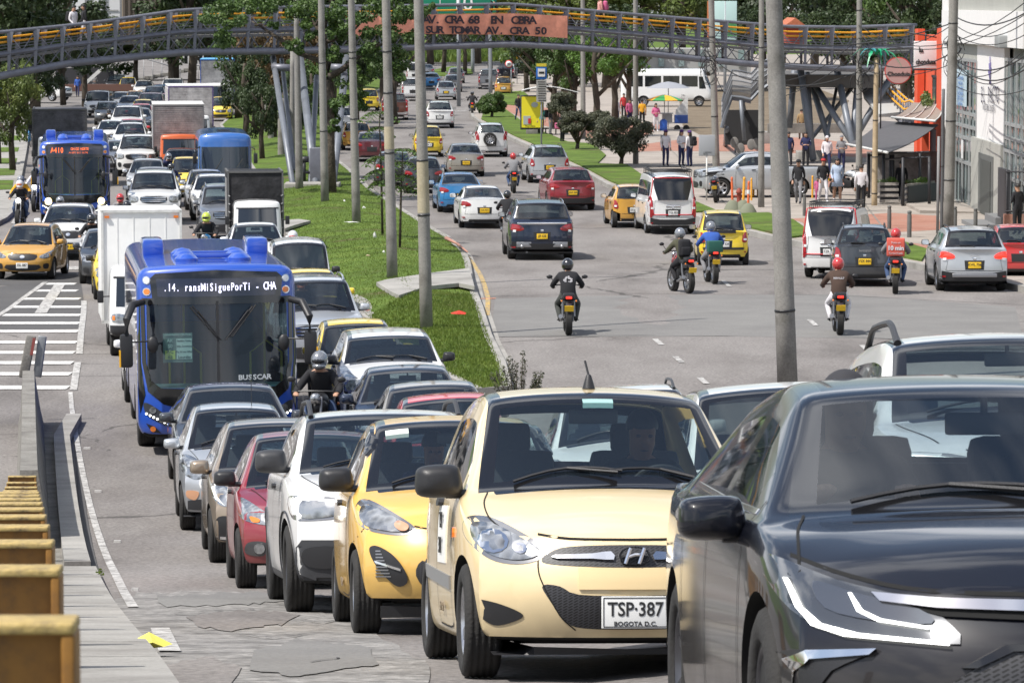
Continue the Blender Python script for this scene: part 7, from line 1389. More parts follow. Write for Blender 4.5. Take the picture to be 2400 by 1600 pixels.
# cables
CABM = flat('cable',(.02,.02,.022),.7)
for i,(a,b_,sag) in enumerate((((1655,60,150),(2232,55,140),.8),((1655,90,150),(2010,150,148),.5),((1840,190,150),(2012,90,148),.3),((1840,200,150),(2012,168,148),.2),((1840,225,150),(2012,120,148),.2),((2012,90,148),(2230,60,140),.5),((2012,130,148),(2230,125,140),.5),((2012,160,148),(2230,150,140),.35),((2012,75,148),(2410,30,120),.9),((2240,40,140),(2420,20,118),.4),((2240,60,140),(2420,40,118),.5),((2240,82,140),(2420,72,118),.4),((2240,140,140),(2420,118,118),.5),((2240,150,140),(2420,132,118),.8),((2235,200,140),(2420,205,118),.3),((2235,145,140),(2420,150,118),.6),((1700,220,150),(1655,100,150),.3),((2012,60,148),(2410,0,120),1.1),((1655,120,150),(1785,190,148),.3),((2235,165,140),(2420,95,118),.6))):
 p,q = P(*a),P(*b_); b = MB(); b.tube([p.lerp(q,t / 12) - Vector((0,0,sag * 4 * (t / 12) * (1 - t / 12))) for t in range(13)],.016 if i % 3 else .024,5); tag(b.build('cable',CABM),'black overhead cable sagging between the right hand utility poles','cable','overhead cables at the right')
for u,v,Y,lb in ((1665,140,149.6,'tangle of cable loops on the pole beside the pickup'),(2235,140,139,'tangle of cable loops on the thick utility pole'),(2017,160,147.8,'tangle of cable loops on the pole before the awning')):
 b = MB(); c = P(u,v,Y); rnd = random.Random(u)
 for k in range(9): r = .15 + .2 * rnd.random(); o_ = Vector((rnd.uniform(-.15,.15),-.25,rnd.uniform(-.7,.7))); b.tube([c + o_ + Vector((r * math.cos(t * .6),.05 * math.sin(t),r * 1.5 * math.sin(t * .6))) for t in range(11)],.014,4)
 tag(b.build('cable_coil',CABM),lb,'cable')
# bus shelter, food cart, bollards, utility box, litter
R = empty('bus_shelter',at(1255,322),'bus shelter with curved roof and yellow advert panel in black frame','bus shelter'); b = MB(); b.box((-.2,0,1.45),(1.36,.14,2.0),0,None,.02); b.build('advert_frame',DARKM,R); b = MB(); b.box((-.2,-.08,1.47),(1.22,.02,1.8)); b.build('poster',flat('poster_yellow',(.70,.60,.02),.5),R)
b = MB(); b.box((-.5,-.1,1.0),(.42,.02,.5)); b.ell((-.05,-.1,1.9),(.2,.02,.16),12,8,z0=-.99); b.build('poster_jar',flat('poster_grey',(.35,.38,.38),.6),R); b = MB(); b.box((-.35,-.115,.95),(.16,.02,.3)); b.build('poster_label',flat('sign_red',(.5,.02,.02),.5),R); text('Nuevo Sabor',.11,MATS['sign_black'],R,(-.3,-.1,.66))
b = MB(); vs = [(x,y,2.75 + .22 * math.cos((x - .6) * 1.15)) for x in [i * .3 - .8 for i in range(12)] for y in (-.6,1.2)]; b.add(vs,[(2 * i,2 * i + 2,2 * i + 3,2 * i + 1) for i in range(11)]); b.add([(x,y,z - .07) for x,y,z in vs],[(2 * i,2 * i + 1,2 * i + 3,2 * i + 2) for i in range(11)]); b.build('roof',WROOF,R); b = MB(); b.box((1.7,.8,1.4),(.4,.3,2.8)); b.build('column',CONC,R); b = MB(); b.box((-.2,0,.22),(.7,.2,.45),0,None,.04); b.build('pedestal',CONCD,R); b = MB(); b.box((.9,.6,.5),(1.0,.4,.08)); b.tube([(.6,.6,0),(.6,.6,.5)],.04,6); b.tube([(1.2,.6,0),(1.2,.6,.5)],.04,6); b.build('bench',CONCD,R)
R = empty('food_cart',at(1575,308),'street food cart with white side panel and blue base','cart'); b = MB(); b.box((.55,0,.75),(.8,.9,.5),0,None,.03); b.build('base',flat('cart_blue',(.03,.08,.3),.5),R); b = MB(); b.prism([(.2,.55),(.95,.55),(.95,2.2),(.2,1.3)],-.35,-.3); b.build('side_panel',WROOF,R); b = MB(); b.box((-.35,0,1.1),(.8,.7,.06)); b.box((-.3,0,.8),(.6,.5,.5)); b.build('counter',STEEL,R)
b = MB(); [b.lathe([(.001,-.02),(.2,-.02),(.2,.02),(.001,.02)],14,0,Matrix.Translation((x,-.3,.2)) @ Matrix.Rotation(math.pi / 2,4,'X')) for x in (.3,.85)]; b.build('wheels',RUB,R)
def umbrella(p,r,h,cols,lb):
 R = empty('umbrella',p,lb,'umbrella'); b = MB(); b.tube([(0,0,0),(0,0,h)],.025,8); b.build('pole',STEEL,R); n = 8
 for i in range(n): c = MB(); a0,a1 = 2 * math.pi * i / n,2 * math.pi * (i + 1) / n; q = [(r * f * math.cos(a),r * f * math.sin(a),h - .38 * f ** 1.6 * r / 1.3) for f in (1,.66,.33) for a in (a0,(a0 + a1) / 2,a1)] + [(0,0,h)]; c.add(q,[(0,1,4,3),(1,2,5,4),(3,4,7,6),(4,5,8,7),(6,7,9),(7,8,9)],0,True); c.build('canopy_panel',cols[i % len(cols)],R)
umbrella(at(1566,306),1.35,3.0,[flat('umbrella_grey',(.27,.28,.31),.8)],'large faded grey umbrella over the food cart'); umbrella(at(1557,312),1.1,2.3,[flat('umbrella_amber',(.8,.36,.02),.7),flat('umbrella_green',(.03,.25,.06),.7)],'orange and green striped umbrella below the grey one')
b = MB(); b.lathe([(.001,0),(.22,0),(.23,.3),(.22,.6),(.12,.7),(.001,.7)],16); tag(b.build('barrel',flat('barrel_blue',(.02,.1,.45),.4),None,Matrix.Translation(at(1555,312,.13))),'blue plastic barrel beside the food cart','barrel')
def bollard(u,v,h,r,mat,lb,tilt=0,foot=None,grp=None,cap=True,bandm=None):
 R = empty('bollard',Matrix.Translation(at(u,v,.13)) @ Matrix.Rotation(tilt,4,'Y'),lb,'bollard',grp); b = MB(); b.lathe([(r,0),(r,h * .82),(r * .86,h * .85),(r * .86,h * .9),(r,h * .92),(r * .9,h * .98),(.001,h)],16); b.build('shaft',mat,R)
 if foot: b = MB(); b.lathe([(.34,0),(.3,.1),(.18,.3),(.06,.38),(.001,.38)],12); b.build('concrete_foot',foot,R)
 if bandm: b = MB(); b.lathe([(r + .004,h * .6),(r + .004,h * .72)],16); b.build('band',bandm,R)
GB = flat('bollard_grey',(.11,.11,.105),.7,var=.2); gn = 'grey pavement bollards'
bollard(1885,515,.82,.06,GB,'short grey bollard left of the white van with roof rack',grp=gn); bollard(2084,546,.82,.07,GB,'grey bollard left of the pair on the brick paving',grp=gn); bollard(2131,566,.9,.075,GB,'grey bollard on the brick paving, nearest the road',grp=gn); bollard(2238,548,.82,.07,GB,'grey bollard just right of the thick utility pole',grp=gn); bollard(2286,548,.75,.07,GB,'grey bollard before the steps of the glass building',grp=gn)
OB = flat('bollard_orange',(.62,.13,.04),.6); YB_ = flat('bollard_amber',(.7,.33,.03),.6); CF = flat('mossy_concrete',(.16,.17,.12),.9)
bollard(1717,500,1.25,.045,OB,'tall orange pole bollard with concrete foot by the kerb',-.03,CF); bollard(1753,508,1.2,.045,OB,'orange striped bollard with concrete foot, nearest the yellow taxi',.02,CF,bandm=MATS['sign_white']); bollard(1741,500,1.25,.05,YB_,'amber bollard wrapped in tape between two orange ones',.04,CF)
for u,v,lb in ((1761,478,'first thin amber bollard behind the hydrant'),(1766,470,'second thin amber bollard behind the hydrant'),(1776,468,'third thin amber bollard beside the dark pole'),(1904,472,'thin amber bollard on a flat base in front of the walkers')): bollard(u,v,.9,.04,YB_,lb)
R = empty('fire_hydrant',at(1732,492,.13),'weathered red fire hydrant among the orange bollards','hydrant'); b = MB(); b.lathe([(.13,0),(.13,.04),(.09,.06),(.09,.5),(.12,.52),(.12,.56),(.08,.66),(.001,.72)],14); b.build('barrel',flat('hydrant_red',(.25,.05,.03),.7,var=.3),R); b = MB(); b.tube([(-.17,0,.4),(.17,0,.4)],.05,10); b.build('outlets',MATS['hydrant_red'],R)
R = empty('utility_box',at(738,446,.3),'grey utility cabinet with dark pipes between the bridge struts','cabinet'); b = MB(); b.box((.2,0,.75),(.8,.5,1.5),0,None,.03); b.build('cabinet',BGREY,R); b = MB(); b.tube([(-.6,-.1,1.0),(-.25,-.1,1.0)],.13,10); b.tube([(-.45,-.1,.1),(-.45,-.1,1.0)],.08,8); b.tube([(-.7,-.1,.45),(-.2,-.1,.45)],.06,8); b.build('pipes',DARKM,R)
def litter(u,v,w,mat,lb,dz=.3,h=.06):
 b = MB(); rnd = random.Random(u * 7 + v); n = 10; vs = [(w * .5 * math.cos(2 * math.pi * i / n) * rnd.uniform(.6,1.1),w * .35 * math.sin(2 * math.pi * i / n) * rnd.uniform(.6,1.2),rnd.uniform(0,h)) for i in range(n)] + [(rnd.uniform(-.1,.1) * w,0,h * 1.6)] + [(0,0,0)]
 b.add(vs,[(i,(i + 1) % n,n) for i in range(n)] + [((i + 1) % n,i,n + 1) for i in range(n)]); p = at(u,v,dz); tag(b.build('litter',mat,None,Matrix.Translation(p)),lb,'litter')
PW = flat('litter_white',(.7,.7,.68),.8); PR = flat('litter_red',(.5,.04,.02),.8); PYW = flat('litter_yellow',(.75,.68,.12),.5)
litter(344,1540,.30,PYW,'crumpled yellow plastic on the broken kerb edge',.05,.06); litter(1075,781,.34,PR,'red rag on the grass right of the nearest lamp pole',.42); litter(855,748,.3,PR,'dark red rag on the path edge',.2,.03); litter(824,550,.55,PW,'flat pale board on the grass by the third lamp pole',.42,.02); litter(878,590,.12,PW,'white paper ball in the middle of the median grass',.45,.12); litter(853,516,.15,PW,'white paper scrap near the kerb side of the median',.42); litter(863,634,.16,flat('litter_brown',(.4,.3,.2),.8),'brown scrap left of the second lamp pole',.42,.03); litter(900,627,.09,PW,'tiny white scrap at the second lamp pole',.42); litter(807,499,.1,PW,'small white scrap right of the fourth lamp pole',.42)
b = MB(); b.tube([at(1046,584,.35),at(1072,594,.3)],[.07,.03],6); b.tube([at(1072,594,.3),at(1096,610,.25)],[.05,.02],6); tag(b.build('branch',flat('split_wood',(.4,.2,.15),.8)),'broken reddish board lying over the median kerb','debris')
# far left buildings and walls behind the bridge
def farbox(name,u0,u1,v0,v1,Y,mat,lb,d=8,cat='building',sub=None):
 a,c = P(u0,v0,Y),P(u1,v1,Y); R = empty(name,((a.x + c.x) / 2,Y,0),lb,cat); z0 = max(0,c.z); b = MB(); b.box((0,d / 2,(a.z + z0) / 2),(c.x - a.x,d,a.z - z0)); b.build('wall',mat,R)
 if sub: sub(R,c.x - a.x,z0,a.z)
 return R
def s1(R,w,z0,z1):
 b = MB(); b.box((0,-.1,z1),(w + .3,.4,.35)); b.build('roof_edge',STEEL,R)
 for i in range(5): b = MB(); b.box((-w / 2 + w * i / 4,-.1,(z0 + z1) / 2),(.22,.2,z1 - z0)); b.build('column',flat('column_grey',(.2,.2,.21),.6),R)
 for i in range(4): b = MB(); b.box((-w / 2 + w * (i + .5) / 4,-.06,(z0 + z1) / 2 + .3),(w / 4 - .5,.06,.05)); b.build('ledge',MATS['column_grey'],R)
farbox('pavilion',120,285,-30,95,330,flat('pavilion_white',(.62,.63,.65),.7),'white pavilion with grey columns behind the left end of the footbridge',sub=s1)
def s2(R,w,z0,z1):
 for i in range(9): b = MB(); b.box((-w / 2 + w * (i + .5) / 9,-.2,(z0 + z1) / 2),(w / 9 * .45,.3,z1 - z0)); b.build('stone_fin',flat('fin_dark',(.10,.08,.065),.8),R)
farbox('stone_building',285,395,-60,105,320,flat('stone_tan',(.30,.25,.19),.85),'tan stone building with dark vertical fins behind the bridge',sub=s2)
farbox('dark_wall',130,265,160,215,330,flat('dark_wall',(.03,.03,.035),.8),'low dark wall behind the left queue',cat='wall',d=1); farbox('brown_wall',60,400,198,214,318,flat('brown_wall',(.12,.06,.045),.8),'low brown retaining wall at the end of the left road',cat='wall',d=1)
farbox('glass_hall',430,545,60,150,345,flat('hall_dark',(.05,.055,.055),.4),'dark building with railings behind the blue roofed truck',sub=lambda R,w,z0,z1: [MB().box((-w / 2 + w * i / 10,-.1,z0 + 1.0),(.12,.1,2)).build('railing_post',MATS['pavilion_white'],R) for i in range(11)])
farbox('plaza_wall',1480,1760,115,170,330,flat('plaza_wall_grey',(.32,.32,.31),.8),'pale low building behind the white parked minibus',sub=lambda R,w,z0,z1: [MB().box((-w / 2 + w * (i + .5) / 6,-.1,z0 + 1.2),(.5,.1,1.4)).build('window',GBLD,R) for i in range(6)])
farbox('graffiti_wall',1700,1790,258,340,192,flat('graffiti_black',(.03,.03,.032),.8),'black wall with round white graffiti shapes under the ramp',d=.3,cat='wall',sub=lambda R,w,z0,z1: [MB().ell((x,-.01,z),(.22,.03,.28),14,8,z0=-.99).build('graffiti',flat('graffiti_pale',(.22,.21,.2),.8),R) for x,z in ((-.5,.9),(-.2,.6),(.35,.8),(.6,.85))])
farbox('retaining_wall',1800,1990,290,312,200,CONCD,'low concrete wall behind the bridge columns',d=.5,cat='wall')
R = farbox('kiosk',1842,1884,62,112,300,flat('kiosk_red',(.3,.06,.04),.8),'small house with a terracotta tiled roof behind the right end of the bridge'); b = MB(); b.prism([(-.95,5.9),(.95,5.9),(0,6.6)],-.5,8.5); b.build('roof',noisecol('roof_tiles',[(.3,.09,.045),(.5,.17,.09)],6,.8,.4,30,fine=.2),R)
R = empty('stairs',at(330,190),'outdoor stairs with pale metal railings at the end of the left road','stairs'); b = MB()
for i in range(14): b.box((i * .75,3 + i * .3,.15 + i * .15),(.8,6,.3))
b.build('steps',CONCD,R); b = MB(); [b.tube([(o_ - 1.5,0,1.1 + 3.6),(o_ + 10,0,1.1)],.06,6) for o_ in (-6,-3,0)]; [b.tube([(i * .9 - 6,0,.2),(i * .9 - 6,0,3.2 - i * .12)],.04,5) for i in range(16)]; b.build('railings',flat('rail_pale',(.4,.4,.4),.5),R)
R = empty('stop_totem',at(3,342),'blue and white sign panel cut by the left picture edge','sign'); b = MB(); b.box((-.15,0,2.2),(.45,.1,3.8)); b.build('panel',flat('panel_blue',(.02,.12,.45),.5),R); b = MB(); b.box((-.12,-.06,1.6),(.38,.02,1.8)); b.build('white_sheet',MATS['sign_white'],R)
# foliage
def leafmat(name,cols,tr=.25):
 m,t,b = newmat(name); N = t.nodes.new; c = N('ShaderNodeTexCoord'); n = N('ShaderNodeTexNoise'); n.inputs['Scale'].default_value = 1.3; n.inputs['Detail'].default_value = 4; t.links.new(c.outputs['Object'],n.inputs[0])
 r = N('ShaderNodeValToRGB'); r.color_ramp.elements[0].position = .3; r.color_ramp.elements[1].position = .7; r.color_ramp.elements[0].color = (*cols[0],1); r.color_ramp.elements[1].color = (*cols[1],1)
 if len(cols) > 2: e = r.color_ramp.elements.new(.55); e.color = (*cols[2],1)
 t.links.new(n.outputs[0],r.inputs[0]); t.links.new(r.outputs[0],b.inputs['Base Color']); b.inputs['Roughness'].default_value = .55
 tl_ = N('ShaderNodeBsdfTranslucent'); t.links.new(r.outputs[0],tl_.inputs[0]); mx = N('ShaderNodeMixShader'); mx.inputs[0].default_value = tr; o = t.nodes['Material Output']; t.links.new(b.outputs[0],mx.inputs[1]); t.links.new(tl_.outputs[0],mx.inputs[2]); t.links.new(mx.outputs[0],o.inputs[0]); return m
L_DARK = leafmat('leaf_dark',[(.022,.04,.014),(.055,.085,.025)]); L_MID = leafmat('leaf_mid',[(.035,.075,.015),(.09,.15,.03)]); L_YEL = leafmat('leaf_yellowish',[(.06,.085,.02),(.17,.19,.045),(.11,.15,.03)]); L_OLIVE = leafmat('leaf_olive',[(.05,.06,.035),(.12,.125,.075)]); L_BROWN = leafmat('leaf_brown',[(.07,.05,.02),(.17,.10,.035)]); L_BRIGHT = leafmat('leaf_bright',[(.05,.12,.015),(.15,.26,.04)])
BARK = noisecol('bark',[(.035,.028,.022),(.08,.065,.05),(.12,.10,.08)],4,.9,.8,14,fine=.3,bd=.05)
def leaves(cl,n,size,rng,flatk=.6):
 V = [];
 for (cx,cy,cz,rx,ry,rz) in cl:
  k = max(8,int(n * (rx * ry * rz) ** (1 / 3.))); d = rng.normal(size=(k,3)); d /= np.linalg.norm(d,axis=1)[:,None]; r = rng.uniform(.35,1.08,size=(k,1)) ** .6; p = d * r * [rx,ry,rz] + [cx,cy,cz]
  a = rng.normal(size=(k,3)); a /= np.linalg.norm(a,axis=1)[:,None]; nn = d * .6 + rng.normal(size=(k,3)) * .5 + [0,0,.35]; b_ = np.cross(nn,a); b_ /= np.linalg.norm(b_,axis=1)[:,None]; a = np.cross(b_,nn); a /= np.linalg.norm(a,axis=1)[:,None]
  s = size * rng.uniform(.6,1.35,size=(k,1)); V.append(np.stack([p - a * s,p + b_ * s * flatk,p + a * s,p - b_ * s * flatk],1).reshape(-1,3))
 V = np.concatenate(V); nf = len(V) // 4; me = bpy.data.meshes.new('leaves'); me.vertices.add(len(V)); me.vertices.foreach_set('co',V.ravel()); me.loops.add(nf * 4); me.loops.foreach_set('vertex_index',np.arange(nf * 4)); me.polygons.add(nf); me.polygons.foreach_set('loop_start',np.arange(nf) * 4); me.polygons.foreach_set('loop_total',np.full(nf,4)); me.update(calc_edges=True); return me
RNG = np.random.default_rng(5); CROWN = []
for s_ in range(4):
 cl = []
 for i in range(46):
  d = RNG.normal(size=3); d /= np.linalg.norm(d); r = RNG.uniform(.35,.92); z = d[2] * r; q = RNG.uniform(.12,.27); cl.append((d[0] * r,d[1] * r,z * .9,q,q,q * .8))
 CROWN.append(leaves(cl,760,.04,RNG))
TR = MB(); TR.tube([(0,0,0),(.02,0,.3),(-.02,.02,.6),(0,0,.85)],[.05,.04,.035,.02],8)
for a,z,l in ((0,.35,.5),(2,.45,.5),(4,.5,.45),(5.2,.6,.35),(1,.65,.3)): TR.tube([(0,0,z),(l * .5 * math.cos(a),l * .5 * math.sin(a),z + l * .35),(l * math.cos(a),l * math.sin(a),z + l * .75)],[.025,.016,.006],6)
TRM = TR.me('trunk',[BARK]); NT = [0]
def tree(u,v,Y,H,rx,rz,mat,label,base=.35,ry=None,trunk=True,dx=0,cat='tree',name='tree',group='trees behind the footbridge',lean=0):
 p = at(u,v,0) if Y is None else Vector((ux(u,Y),Y,0)); p.z = zg(p.x,p.y) + .1; NT[0] += 1; k = NT[0]; R = empty(name,Matrix.Translation(p) @ Matrix.Rotation(lean,4,'Y'),label,cat,group)
 ry = ry or rx; c = link('crown',CROWN[k % 4],[mat],R,Matrix.Translation((dx,0,H - rz)) @ Matrix.Diagonal((rx,ry,rz,1)) @ Matrix.Rotation(k * 1.3,4,'Z'))
 if trunk: s_ = (H - rz * .7) / .85; link('trunk',TRM,None,R,Matrix.Rotation(k,4,'Z') @ Matrix.Diagonal((s_ * .75,s_ * .75,s_,1)))
 return R
rnd = random.Random(3)
W1 = ['dark','dense dark','shady dark green','bushy dark','deep green']
rows = [  # u, Y, H, rx, rz, mat, text
 (-10,235,13,5,5.5,L_DARK,'dark broad tree behind the left end of the footbridge'),(85,250,12.5,4.5,5,L_DARK,'dark tree left of the white pavilion'),(60,262,10,4,3.5,L_MID,'mid green tree crown seen through the left bridge truss'),(150,290,7.6,3,3,L_DARK,'small dark tree under the left part of the bridge'),(200,280,7.2,3.4,2.6,L_DARK,'low dark tree behind the people at the left road end'),(90,265,6.6,3,2.6,L_DARK,'low dark tree above the white parked pickup'),(40,240,7.0,3,3,L_DARK,'dark tree in front of the parked pickup'),
 (-5,185,6.0,1.9,2.6,L_YEL,'bright yellowish tree at the left edge below the bridge'),(30,178,5.4,1.4,2.3,L_YEL,'second yellowish young tree standing over the grass squares'),
 (250,335,7.0,4,3,L_MID,'green hedge tree between the pavilion and the stairs'),(320,330,7.4,4.5,2.4,L_DARK,'dark tree over the outdoor stairs'),(400,312,8.2,4,3.2,L_DARK,'dark tree above the purple framed truck'),(450,320,13,5,5,L_DARK,'tall dark tree right of the tan stone building'),(410,340,13.5,4,4,L_DARK,'tall dark tree behind the tan stone building'),(520,330,13,5,5,L_MID,'tall green tree behind the bridge left of the lamp poles'),(490,300,8.4,3.5,3,L_DARK,'dark tree beside the blue roofed truck'),(560,255,8.5,2.4,3,L_MID,'mid green tree right of the blue roofed truck'),
 (600,235,8.6,2.5,3.2,L_MID,'green median tree left of the bridge struts'),(575,205,6.2,1.6,2.4,L_DARK,'dark small median tree beside the pale pole'),(640,215,8,2.2,3.2,L_BROWN,'median tree with brown autumn leaves between the struts'),(690,225,7.5,2.6,3,L_BROWN,'second brown leaved median tree behind the fourth lamp pole'),(615,190,4.6,1.2,1.9,L_DARK,'low dark shrub tree on the median beside the thin posts'),(665,200,4.8,1.5,2.2,L_DARK,'dark shrubby tree behind the left bridge struts'),(730,205,5.8,1.8,2.6,L_MID,'green shrubby tree behind the utility cabinet'),(715,240,8.5,2.4,3,L_MID,'green tree behind the brown leaved trees'),
 (780,250,8.2,3,3.2,L_DARK,'dark round tree behind the third lamp pole'),(835,240,7.4,2.4,2.8,L_DARK,'dark round tree between the third and second lamp poles'),(900,265,7.8,2.4,2.8,L_DARK,'round dark tree overhanging the far left lane'),(925,245,7.2,1.7,2.2,L_DARK,'small round dark tree between the two nearest lamp poles'),(840,340,13.5,4.5,4.5,L_MID,'tall tree behind the left banner piece'),(770,330,13,4.5,4.5,L_DARK,'tall dark tree behind the middle of the bridge'),(700,340,13,4.5,4.5,L_MID,'tall green tree behind the median tree crown'),(620,335,13.5,4.5,4.5,L_DARK,'tall dark tree behind the bridge above the struts'),(930,350,14,5,4.5,L_DARK,'tall dark tree left of the green road sign'),
 (1010,470,16,7,7,L_MID,'far tree left of the road sign post'),(1120,480,16,7,7,L_DARK,'far dark tree right of the road sign'),(1200,430,14,5,6,L_DARK,'far dark tree over the corner island'),(1040,420,9,4,3.2,L_DARK,'far low tree under the banner'),(1090,410,8,3.6,3,L_DARK,'far low dark tree beside the steel post'),(1150,400,9,3.6,3.6,L_MID,'far green tree right of the lamp post'),(1235,330,8,3.4,3.2,L_MID,'green tree at the bus stop road corner'),(1250,360,12.5,5,5,L_YEL,'yellowish tree behind the banner end'),(1330,350,13,5,4.5,L_YEL,'broad yellow green tree left of the pink walker'),(1420,345,13,5.5,4.5,L_YEL,'broad yellow green tree behind the pink walker'),(1510,350,13,5.5,4.5,L_YEL,'yellow green tree right of the pink walker'),(1600,345,13,5,4.5,L_YEL,'olive yellow tree left of the advert board'),(1660,400,15,5,6,L_DARK,'tall dark tree above the left advert edge'),(1740,390,15,5,6,L_DARK,'tall dark tree behind the advert board'),(1830,380,15,5.5,6,L_DARK,'dark tree left of the terracotta roof'),(1905,370,15,5,6,L_DARK,'dark tree above the terracotta roof'),(1975,360,14.5,5,6,L_DARK,'dark tree right of the terracotta roof'),(2050,330,13.5,4.5,5.5,L_DARK,'dark tree behind the bridge end'),(2120,300,12.5,4,5,L_MID,'mid green tree left of the orange building'),(2170,290,12.5,4,5,L_DARK,'dark tree rising over the orange building'),(2060,260,8,3,3,L_DARK,'low dark tree under the bridge end'),(2130,230,6.4,1.6,2.2,L_DARK,'dark shrub behind the round pink sign'),(1460,330,8.5,3.4,3,L_DARK,'dark tree above the flowering trees'),
 (1790,340,8.5,4,3,L_DARK,'dark tree seen through the right bridge truss'),(1985,330,8,3.6,3,L_DARK,'dark tree filling the truss near the palm'),
 (1300,236,7.0,1.9,2.5,L_MID,'leafy green tree right of the bus stop sign'),(1345,228,6.8,1.9,2.4,L_MID,'green tree between bus stop and lamp pole'),(1265,262,7.4,2.2,2.5,L_DARK,'dark green tree above the bus shelter'),(1395,222,6.9,1.9,2.0,L_BRIGHT,'bright tree with white flower heads, nearer the lamp pole'),(1440,232,7.2,2.2,2.2,L_BRIGHT,'second bright tree with white flower heads'),(1475,245,6.4,1.8,2.0,L_DARK,'dark tree behind the second lamp pole')]
for u,Y,H,rx,rz,m,lb in rows: tree(u,0,Y,H,rx,rz,m,lb)
WF = flat('flower_white',(.75,.75,.55),.7)
for o in [o for o in S.objects if o.get('label','').find('white flower heads') > 0]:
 b = MB(); c = o.children[0].matrix_local.translation; r_ = random.Random(2)
 for i in range(16): a = r_.uniform(3.3,6.1); h_ = r_.uniform(-.6,.8); b.ell(c + Vector((1.9 * math.cos(a) * math.cos(h_),1.9 * math.sin(a) * math.cos(h_),2.0 * math.sin(h_))),.13,8,5,z0=-.99)
 b.build('flower_heads',WF,o)
# bushes on the right verge
def bush(u,v,H,r,mat,lb,sz=.055,n=1500):
 p = at(u,v,.15); R = empty('bush',p,lb,'bush'); cl = []; rg = np.random.default_rng(int(u))
 for i in range(40): d = rg.normal(size=3); d /= np.linalg.norm(d); k = rg.uniform(.4,.9); q = r * rg.uniform(.16,.3); cl.append((d[0] * r * k,d[1] * r * k,H - r * .72 + d[2] * r * k * .72,q,q,q * .8))
 me = leaves(cl,n / r,sz,rg); link('foliage',me,[mat],R); b = MB(); b.tube([(0,0,-.1),(.05,0,.35)],[.12,.09],8)
 for i in range(7): a = i * .9 + .3; b.tube([(.05,0,.3),(r * .3 * math.cos(a),r * .3 * math.sin(a),H * .4),(r * .7 * math.cos(a),r * .7 * math.sin(a),H * .68)],[.06,.045,.012],6)
 b.build('stems',BARK,R)
bush(1455,394,2.75,1.65,L_OLIVE,'largest dark olive bush with twisted stems on the verge'); bush(1352,358,2.2,1.05,L_OLIVE,'middle dark olive bush with bare leaning stems'); bush(1318,332,2.7,.95,L_OLIVE,'dark olive bush nearest the bus shelter'); bush(1152,281,1.75,1.15,L_MID,'round green bush on the road corner'); bush(1405,345,1.9,.8,L_OLIVE,'olive bush behind the largest one')
# sprig at the median tip
p = at(1215,940); R = empty('shrub',p + Vector((0,0,-.1)),'thin leafy weed at the tip of the median beside the road','shrub'); cl = []; b = MB(); rg = np.random.default_rng(9)
for i in range(17): a,h_ = rg.uniform(-.5,.55),rg.uniform(.5,1.05); h_ = h_ if abs(a) < .3 else h_ * .6; b.tube([(a * .4,0,0),(a,rg.uniform(-.2,.2),h_)],[.012,.004],4); cl += [(a * (.4 + .6 * t),0,h_ * t,.05,.05,.08) for t in (.35,.5,.65,.8,.95)]
link('foliage',leaves(cl,420,.022,rg),[L_OLIVE],R); b.build('stems',BARK,R)
# saplings with drooping leaves
def sapling(u,v,H,spots,lb,lean=0):
 p = at(u,v,.35); R = empty('sapling',p,lb,'tree'); b = MB(); b.tube([(0,0,-.2),(lean * .4,0,H * .5),(lean,0,H)],[.045,.035,.015],7); rg = np.random.default_rng(int(u)); Vs = []; nf = 0; q = MB()
 for du,dz in spots:
  for k in range(9):
   a = k * .7 + du; d = Vector((math.cos(a),math.sin(a),0)); L_ = rg.uniform(.45,.75); c0 = Vector((lean * dz / H + du * .0,0,dz)); prev = c0
   for j in range(6):
    t = (j + 1) / 6; c = c0 + d * L_ * t + Vector((0,0,.18 * t - .45 * t * t)); q.tube([prev,c],.005,3,1); prev = c; s_ = Vector((-d.y,d.x,0))
    for sg in (-1,1): e = c + s_ * sg * .17 + Vector((0,0,-.10)); w = d * .045; q.add([c,c.lerp(e,.5) + w,e,c.lerp(e,.5) - w],[(0,1,2,3)],0)
 q.build('leaves',[L_MID,BARK],R); b.build('trunk',BARK,R)
sapling(897,575,4.0,[(0,4.0),(.5,3.5),(.3,2.55),(.8,2.1),(.2,1.75)],'young tree with drooping leaves left of the second lamp pole',-.1); sapling(937,605,3.0,[(.2,3.0),(.6,2.6),(.9,2.2),(.1,1.85)],'young tree with drooping leaves right of the second lamp pole',.1)
